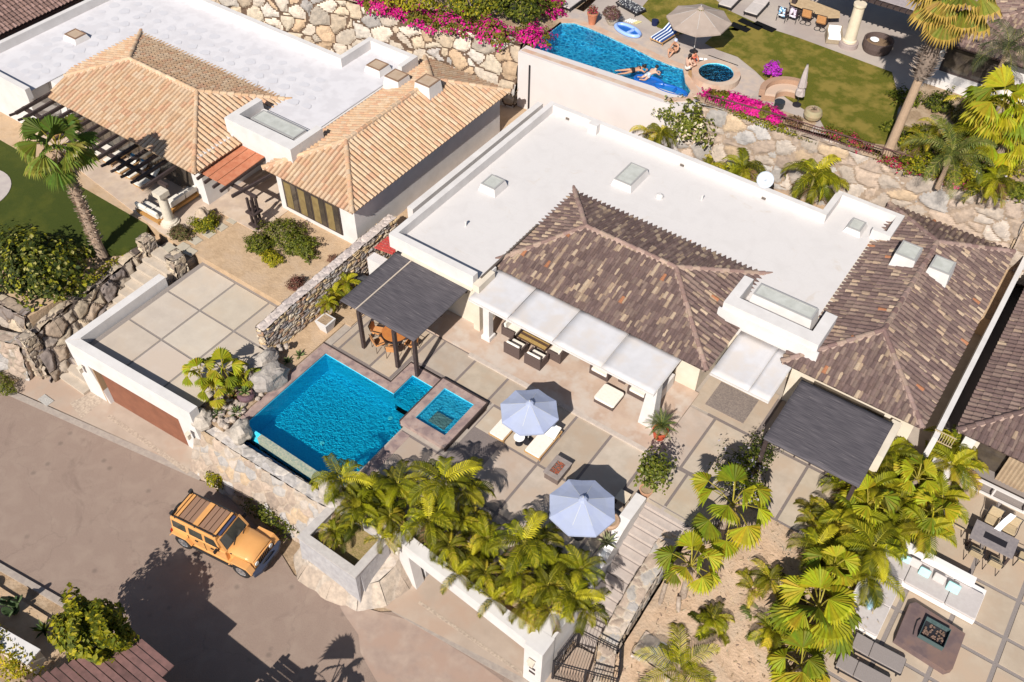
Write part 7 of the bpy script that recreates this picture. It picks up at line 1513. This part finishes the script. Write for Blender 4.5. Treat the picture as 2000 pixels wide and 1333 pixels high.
# upper right corner fan palm and coconut palms
t = make_fan(31, 4.2, 18, 1.1, 1.25, (.2, .2), .22, lab='big bushy fan palm at the right edge behind the corner stone wall', dead=4); p = W(1945, 215, ZU + 4); place(t, (p.x, p.y, ZU)); t['group'] = 'fan palms of the upper garden'
t = make_fan(32, 2.4, 12, .9, 1.0, (.1, .1), .2, lab='lower fan palm at the right edge with yellowing leaves', dead=5); p = W(1955, 290, ZU + 2); place(t, (p.x, p.y, ZU)); t['group'] = 'fan palms of the upper garden'
def coco(label, p, H, nf, L, seed, lean=(0, 0), pal=COCP, trunk=.12, elmax=1.4, ll=.7, group=None, rz=0):
    rd = random.Random(seed); t = thing('coconut_palm', label, 'palm', (0, 0, 0), 0, group); s = MB(); top = Vector((lean[0], lean[1], H)); s.tube([Vector((0, 0, -.1)), Vector((lean[0] * .3, lean[1] * .3, H * .5)), top], [trunk * 1.3, trunk, trunk * .9], 10); s.build('trunk', BARKS, t); g = MB()
    for k in range(nf): frond(g, top, k * 2.399 + rd.uniform(-.3, .3), elmax - 1.3 * (k / nf), L * rd.uniform(.85, 1.1), 28, .055, ll, pal, rd, droop=rd.uniform(1.0, 1.6), vee=.25, tipdrop=.45)
    g.build('crown', LEAFM, t); place(t, p, rz); return t
for px, py, s_, k_, lb_ in ((1905, 215, 1.2, 3, 'feathery palm under the white-framed window in the upper garden'), (1900, 280, 1.25, 0, 'bright feathery palm in the middle of the upper garden at right'), (1975, 250, 1.3, 3, 'feathery palm behind the yellowing fan palm at the right edge'), (1830, 255, 1.0, 3, 'dark feathery palm right of the very tall palm trunk'), (1950, 340, .9, 1, 'small feathery palm just above the corner stone wall'), (1990, 60, 1.4, 3, 'dark feathery palm against the top right tile roof')): put(px, py, ZU, ZU + 1.8, s_, lb_, 'feathery palms of the upper garden', k_)
p = W(1860, 300, ZU + 2.2); coco('coconut palm with long grey-green fronds above the railing end', (p.x, p.y, ZU), 2.0, 12, 2.9, 41, group='coconut palms')
p = W(1965, 105, ZU + 5); coco('dark-leaved coconut palm in front of the top right tile roof', (p.x, p.y, ZU), 5.2, 11, 2.6, 43, pal=[(.07, .09, .03), (.10, .11, .05), (.05, .065, .025)], group='coconut palms')
p = W(1350, 1290, -1.0); coco('young coconut palm at the bottom edge below the entry stair wall', (p.x - .3, p.y - .3, -2.6), .9, 9, 2.3, 45, pal=AREP, group='coconut palms', rz=1.0)
p = W(1480, 1230, -1.5); coco('low young palm half bare on the sandy slope near the bottom', (p.x, p.y, -1.9), .5, 6, 1.4, 47, pal=COCP, group='coconut palms')
# bare trunks on the slope
for k, (px, py, tx, ty, lb_) in enumerate(((1272, 1240, 1300, 1140, 'short grey leaning palm trunk on the sand beside the stair wall'), (1322, 1240, 1326, 1165, 'thick grey palm stump under the middle fan palm'), (1465, 1250, 1482, 1170, 'thin grey trunk on the sandy slope, the right-hand one'))):
    a = W(px, py, -2.0); g = MB(); b = W(tx, ty, -.9); g.tube([a, a.lerp(b, .5), b], [.13, .11, .10], 10); tag(g.build('bare_trunk', BARK), lb_, 'trunk')
# cycad in the red pot
t = thing('cycad', 'spiky cycad with stiff green fronds in the orange-red pot at the porch corner', 'cycad', (-9.85, 27.0, .5)); g = MB(); rd = random.Random(51)
for k in range(30): frond(g, (-9.85, 27.0, .95), k * 2.399, 1.35 - 1.45 * (k / 30), rd.uniform(.75, .95), 14, .035, .16, [(.06, .10, .03), (.09, .13, .04), (.13, .17, .06)], rd, droop=.5, vee=.3, tipdrop=.05)
g.build('crown', LEAFM, t); g = MB(); g.lathe(-9.85, 27.0, [(.16, .55), (.15, .95)], 12); g.build('trunk', BARK, t)
# shrubs
DKG = [(.035, .05, .006), (.055, .07, .008), (.02, .032, .005), (.09, .10, .012)]; MDG = [(.09, .11, .008), (.13, .145, .012), (.055, .07, .006), (.19, .19, .02)]; YLG = [(.22, .21, .006), (.30, .27, .01), (.13, .14, .006), (.38, .31, .02)]
MAG = [(.60, .008, .24), (.68, .015, .30), (.46, .01, .19), (.66, .03, .22)]; RED = [(.45, .02, .08), (.50, .04, .12), (.30, .02, .06)]
bush('leafy_tree', 'large dark glossy-leaved tree at the left edge above the boulder wall', (-43.4, 16.4, 1.0), (3.0, 2.1, 1.9), 5200, DKG + DKG + [(.30, .28, .02), (.22, .22, .015), (.40, .36, .12)], .26, 'tree', 61, shell=.35, lump=.45, lw=.7)
bush('leafy_bush', 'big yellow-green leafy bush beside the red-brown roof at the bottom left', (-23.9, 4.5, -.1), (1.8, 1.2, 1.75), 4800, YLG + MDG, .26, 'bush', 62, shell=.5, lump=.3, lw=.7)
bush('leafy_bush', 'trailing yellow-green shrub spilling over the pale garden wall across the street', (-28.4, 1.9, -2.1), (2.6, .7, .5), 1500, YLG + AREB, .17, 'shrub', 63, lump=.5)
bush('tall_shrub', 'tall loose green shrub in the terracotta pot at the top of the stair wall', (-8.7, 24.0, 1.5), (.8, .9, 1.25), 900, MDG + [(.2, .22, .06)], .20, 'shrub', 64, shell=.2, lump=.5)
bush('flowering_shrub', 'green shrub with pale flowers between the entry mat and the stalky fan palm', (-5.6, 27.0, .6), (1.1, 1.3, 1.1), 1500, MDG + DKG, .15, 'shrub', 65, flower=[(.5, .45, .55), (.6, .55, .62)], ff=.12, shell=.2, lump=.5)
bush('garden_shrub', 'dark green shrub in the shade against the left post of the right-hand dark pergola', (-5.3, 28.6, .6), (.7, .9, .8), 700, DKG, .14, 'shrub', 66, lump=.5)
bush('garden_shrub', 'small bright shrub with a spiky flower beside the right pergola post', (-4.6, 26.6, .2), (.55, .5, .4), 300, YLG, .17, 'shrub', 67)
bush('frangipani_tree', 'frangipani tree with pale blossoms behind the white roof parapet', (W(1345, 235, 4.0).x, W(1345, 235, 4.0).y, 3.4), (1.6, 1.1, 1.9), 1700, MDG + [(.22, .23, .05)], .24, 'tree', 68, flower=[(.70, .62, .45), (.65, .5, .4)], ff=.22, shell=.3, lump=.4)
q = W(1310, 215, 4.5); bush('frangipani_tree', 'smaller blossom-tipped tree at the lower right corner of the off-white pool wall', (q.x, q.y, 4.2), (.9, .7, 1.0), 700, MDG + [(.22, .23, .05)], .2, 'tree', 69, flower=[(.70, .62, .45), (.65, .55, .4)], ff=.3, shell=.3, lump=.4)
# sand garden of house 2
for px, py, rx, ry, rz_, pal, nm, lb_, n, lf in ((505, 475, .8, .7, .5, MDG + [(.16, .15, .05)], 'garden_shrub', 'left clump of the wispy shrubs in the middle of the sand garden', 800, .15), (555, 455, 1.3, 1.0, .65, MDG + [(.20, .18, .08), (.25, .2, .1)], 'garden_shrub', 'largest wispy shrub in the middle of the sand garden', 1600, .15), (585, 480, 1.1, .8, .6, MDG + [(.16, .18, .05)], 'garden_shrub', 'right clump of the wispy shrubs in the middle of the sand garden', 1100, .15), (530, 500, .7, .5, .35, YLG, 'garden_shrub', 'low bright green clump below the wispy shrubs of the sand garden', 500, .13), (580, 552, .55, .5, .4, [(.14, .05, .04), (.20, .08, .06), (.09, .05, .03)], 'dark_red_shrub', 'round dark red shrub in the sand garden near the boundary wall', 600, .10), (650, 502, .35, .3, .25, [(.16, .07, .05), (.22, .12, .08)], 'dark_red_shrub', 'small reddish tuft at the foot of the stone boundary wall', 200, .1), (352, 452, .7, .5, .35, [(.18, .11, .06), (.12, .09, .04), (.10, .11, .03)], 'dry_shrub', 'brownish dry shrub right of the pale stone column', 600, .13), (400, 432, .85, .7, .45, YLG + MDG, 'garden_shrub', 'bright green shrub ringed round the small tan boulder', 1000, .13)):
    q = W(px, py, 1.3); bush(nm, lb_, (q.x, q.y, 1.0 + rz_ * .4), (rx, ry, rz_), int(n * 1.9), pal, lf * 1.15, 'shrub', int(px), lump=.4, lw=.42)
# lawn-side grass strip by steps
q = W(228, 505, .9); bush('grass_strip', 'row of yellow-green plants behind the rail of the dark boulder wall', (-40.7, 18.5, .5), (.3, 2.2, .35), 600, YLG, .14, 'shrub', 71, lump=.4)
bush('hedge', 'low rounded green hedge at the street at the far left edge', (-41.6, 11.2, -2.7), (1.3, .55, .55), 1600, MDG + [(.13, .13, .02)], .10, 'hedge', 72, lump=.15)
# vine by the jeep
bush('climbing_plant', 'small bright green creeper at the foot of the pool wall behind the off-roader', (-27.2, 13.5, -2.5), (.55, .35, .5), 350, YLG, .15, 'creeper', 73); bush('climbing_plant', 'dark creeper along the foot of the pool wall beside the off-roader bonnet', (-23.6, 13.5, -2.5), (1.6, .35, .5), 900, MDG + DKG, .14, 'creeper', 74, lump=.6)
# agaves and small plants
GA = [(.09, .14, .05), (.13, .18, .07), (.17, .21, .08)]; BA = [(.16, .20, .18), (.22, .26, .24)]
agave('small spiky aloe on the sand between the boundary wall and the pool coping, right one', -27.7, 20.6, .04, 12, .45, GA, .05, seed=1); agave('small spiky aloe beside the big boulders, left one', -27.9, 19.9, .04, 12, .42, GA, .05, seed=2)
agave('bright agave growing in the dark glazed urn', -27.75, 16.95, .62, 16, .5, [(.16, .22, .06), (.22, .28, .10)], .07, seed=3)
agave('spiky plant at the pool coping corner of the boulder bed', -27.5, 16.0, .1, 16, .55, GA + [(.25, .24, .08)], .06, seed=4); agave('spiky plant at the street side of the boulder bed', -28.2, 15.4, .1, 16, .5, GA, .06, seed=5)
agave('bromeliad with reddish centre among the rubble left of the pool', -28.4, 16.6, .15, 14, .4, [(.35, .16, .06), (.20, .20, .05)], .07, seed=6)
q = W(1530, 1092, -.9); agave('silvery blue agave on the sand at the edge of the palm thicket', q.x, q.y, -.8, 34, .8, BA, .05, seed=7); q = W(1185, 1062, 0); agave('pale variegated agave between the parasol and the round bowl pot', q.x, q.y, .0, 16, .7, [(.25, .27, .14), (.35, .35, .2)], .07, seed=8)
q = W(1410, 1262, -2.2); agave('small agave on the sand near the bottom edge', q.x, q.y, -2.1, 12, .45, GA, .05, seed=9)
t = thing('prickly_pear', 'prickly pear cactus with flat green pads in the roadside bed at lower left', 'cactus', (-29.4, 3.6, -2.9)); g = MB(); rd = random.Random(77); pads = [((-29.4, 3.5, -2.9), 0)]
for k in range(16):
    b, lv = rd.choice(pads[:7]); a = rd.uniform(0, 6.28); d = Vector((math.cos(a) * .7, math.sin(a) * .7, 1)).normalized(); c = Vector(b) + d * .22; s = Vector((-math.sin(a), math.cos(a), 0)); nn = s.cross(d); col = vary(rd, [(.07, .11, .045), (.10, .14, .06)]); vs = []
    for f in (-.03, .03): vs += [c + (d * math.cos(q_) * .26 + s * math.sin(q_) * .17) + nn * f for q_ in [2 * math.pi * i / 12 for i in range(12)]]
    g.add(vs, [tuple(range(12))[::-1], tuple(range(12, 24))] + [(i, (i + 1) % 12, 12 + (i + 1) % 12, 12 + i) for i in range(12)], col); pads.append((c + d * .2, lv + 1))
g.build('pads', LEAFM, t)
agave('dark agave in the roadside bed right of the prickly pear', -27.6, 3.7, -2.9, 14, .7, DKG + GA, .07, seed=12); agave('dark agave at the very bottom left corner', -31.5, .2, -2.9, 14, .9, DKG + [(.05, .08, .1)], .09, seed=13)
# bougainvillea and upper garden
BOUG = [(.10, .11, .01), (.17, .17, .015), (.20, .13, .02)]
for px, py, rx, ry, rz_, ff, nn_, lb_ in ((735, 8, 1.9, .9, .7, .6, 1900, 'leftmost clump of the long magenta bougainvillea row on the boulder wall'), (805, 30, 1.9, .9, .75, .6, 1900, 'second clump of the magenta bougainvillea row, hanging over the boulders'), (880, 45, 1.9, 1.0, .8, .35, 2000, 'third, greener clump of the bougainvillea row on the boulder wall'), (955, 60, 1.8, 1.0, .8, .35, 2000, 'right-hand clump of the bougainvillea row next to the agaves'), (1070, 12, 1.3, .9, .9, .75, 1600, 'dense magenta bougainvillea above the left tip of the upper pool'), (1038, 72, 1.2, .9, .8, .6, 1300, 'magenta bougainvillea between boulders left of the upper pool')):
    q = W(px, py, ZU + .3); bush('bougainvillea', lb_, (q.x, q.y, ZU + .25), (rx, ry, rz_), nn_, BOUG, .17, 'bougainvillea', px, flower=MAG, ff=min(.9, ff * 1.35), lump=.45, group='magenta bougainvilleas on the upper walls', lw=.75)
q = W(1455, 205, ZU + .3); bush('bougainvillea', 'long solid magenta bougainvillea at the railing below the round spa', (q.x, q.y, ZU + .2), (2.7, .62, .55), 3600, BOUG, .16, 'bougainvillea', 81, flower=MAG, ff=.97, lump=.25, lw=.8)
q = W(1508, 150, ZU + .5); bush('bougainvillea', 'round purple bougainvillea in a small pot at the lawn edge', (q.x - .1, q.y + .2, ZU + .8), (.5, .5, .55), 700, BOUG, .13, 'bougainvillea', 82, flower=[(.38, .02, .42), (.45, .04, .48)], ff=.95, lw=.8)
q = W(1655, 270, ZU + .2); bush('bougainvillea', 'sparse dark red bougainvillea along the railing left of the tall palm foot', (q.x, q.y, ZU + .1), (1.5, .5, .4), 900, BOUG, .14, 'bougainvillea', 83, flower=RED, ff=.5, lump=.5)
q = W(1760, 320, ZU + .1); bush('bougainvillea', 'sparse red bougainvillea along the railing right of the tall palm foot', (q.x, q.y - .1, ZU + .0), (1.4, .4, .35), 700, BOUG, .13, 'bougainvillea', 84, flower=RED, ff=.45, lump=.5)
q = W(1870, 355, ZU + .1); bush('bougainvillea', 'sparse pink bougainvillea at the right end of the iron railing', (q.x, q.y - .1, ZU), (1.4, .4, .35), 700, BOUG, .13, 'bougainvillea', 85, flower=RED + MAG, ff=.35, lump=.5)
q = W(1480, 235, ZU); bush('trailing_plant', 'low green trailing plants below the magenta bougainvillea at the wall top', (q.x, q.y - .05, ZU - .05), (2.6, .3, .25), 900, YLG + MDG, .12, 'shrub', 86, lump=.4)
q = W(1560, 245, ZU); bush('dry_shrub', 'brownish dry shrub at the railing beside the round green-tan pot', (q.x - .3, q.y, ZU + .1), (.6, .4, .35), 400, [(.20, .10, .05), (.14, .10, .04)], .12, 'shrub', 87)
for px, py, rx, rz_, pal, lb_ in ((1790, 270, 1.1, .9, YLG + MDG, 'bright green shrub right of the tall palm foot'), (1835, 200, .9, .8, MDG + DKG, 'shaded green shrub below the white-framed window'), (1880, 340, .8, .8, YLG, 'yellowish shrub near the right end of the railing'), (1925, 340, .9, .8, MDG, 'green shrub with pale flowers near the corner stone wall'), (1985, 370, .7, .5, MDG, 'rounded green shrub inside the corner stone wall at the right edge'), (1745, 250, .6, .5, MDG, 'small green shrub at the left of the tall palm foot'), (1905, 260, 1.2, 1.0, MDG + DKG, 'dense green shrub beneath the bushy fan palm'), (1800, 320, 1.0, .6, YLG + MDG, 'low green shrub between the tall palm foot and the coconut palm'), (1840, 290, 1.1, .7, DKG + MDG, 'dark low shrub beneath the coconut palm fronds'), (1770, 190, .9, .6, MDG, 'green shrub behind the very tall palm trunk at the lawn edge'), (1960, 320, 1.0, .8, YLG, 'yellow-green shrub above the turn of the corner stone wall')):
    q = W(px, py, ZU + rz_ * .6); bush('garden_shrub', lb_, (q.x, q.y, ZU + rz_ * .4), (rx, rx * .8, rz_), 1100, pal, .17, 'shrub', px, lump=.45, flower=[(.6, .55, .62)] if 'flowers' in lb_ else None, ff=.15)
for px, py, rx, rz_, pal, lb_, sd_ in ((780, -15, 2.6, 1.6, YLG, 'yellow-green tree at the top edge behind the bougainvillea row', 91), (905, 5, 2.0, 1.5, YLG + MDG, 'green tree at the top edge behind the bougainvillea, right of a palm trunk', 92), (1000, 15, 1.6, 1.2, DKG + MDG, 'dark green shrub at the top edge left of the dense magenta bougainvillea', 93)):
    q = W(px, py, ZU + 1.5); bush('garden_tree', lb_, (q.x, q.y + 1, ZU + 1.0), (rx, rx * .8, rz_), 2400, pal, .24, 'tree', sd_, lump=.45)
p = W(944, 28, ZU); g = MB(); g.tube([p, p + Vector((.1, .2, 4))], [.28, .22], 12); tag(g.build('bare_trunk', BARKS), 'thick pale palm trunk at the top edge behind the bougainvillea row', 'trunk')
agave('pale agave on the boulder wall right of the bougainvillea row', W(990, 72, ZU).x, W(990, 72, ZU).y, ZU, 18, .6, BA, .06, seed=17)
q = W(1195, 30, ZU + .8); bush('potted_shrub', 'round plum-coloured shrub growing in the pale stone pot by the upper pool', (q.x, q.y, ZU + .85), (.62, .6, .55), 1500, [(.14, .06, .07), (.20, .09, .09), (.12, .09, .04)], .10, 'shrub', 94, lump=.1)
q = W(1157, 20, ZU + 1); bush('potted_flowers', 'red flowers in the tall terracotta pot at the left end of the upper pool', (q.x, q.y, ZU + .95), (.35, .35, .35), 220, [(.2, .06, .03), (.10, .10, .03)], .13, 'flowers', 95, flower=RED, ff=.5)
agave('cactus in the round green-tan pot behind the railing', W(1584, 236, ZU).x, W(1584, 236, ZU).y, ZU + .7, 8, .35, [(.3, .22, .18), (.2, .16, .10)], .05, seed=18)
# ground litter on the slope
g = MB(); rd = random.Random(99)
for i in range(1500):
    x, y = rd.uniform(-5.6, 2.4), rd.uniform(11, 26.8); t_ = max(0, min(1, (y - 13.5) / 12.5)); z = -3.02 + 2.95 * t_ ** .8 + .16 * noise.noise(Vector((x * .7, y * .7, 3))) * min(1, (27.2 - y)) + .06; a = rd.uniform(0, 6.28); l = rd.uniform(.04, .22)
    d = Vector((math.cos(a), math.sin(a), rd.uniform(-.1, .2))); s = Vector((-d.y, d.x, 0)) * rd.uniform(.01, .04); p = Vector((x, y, z)); g.add([p - s, p + s, p + d * l + s * .4, p + d * l - s * .4], [(0, 1, 2, 3)], vary(rd, [(.45, .34, .22), (.30, .21, .13), (.52, .42, .30), (.36, .25, .19)]))
tag(g.build('leaf_litter', STONE), 'dry palm leaf litter scattered over the sandy slope', 'leaf litter', kind='stuff')
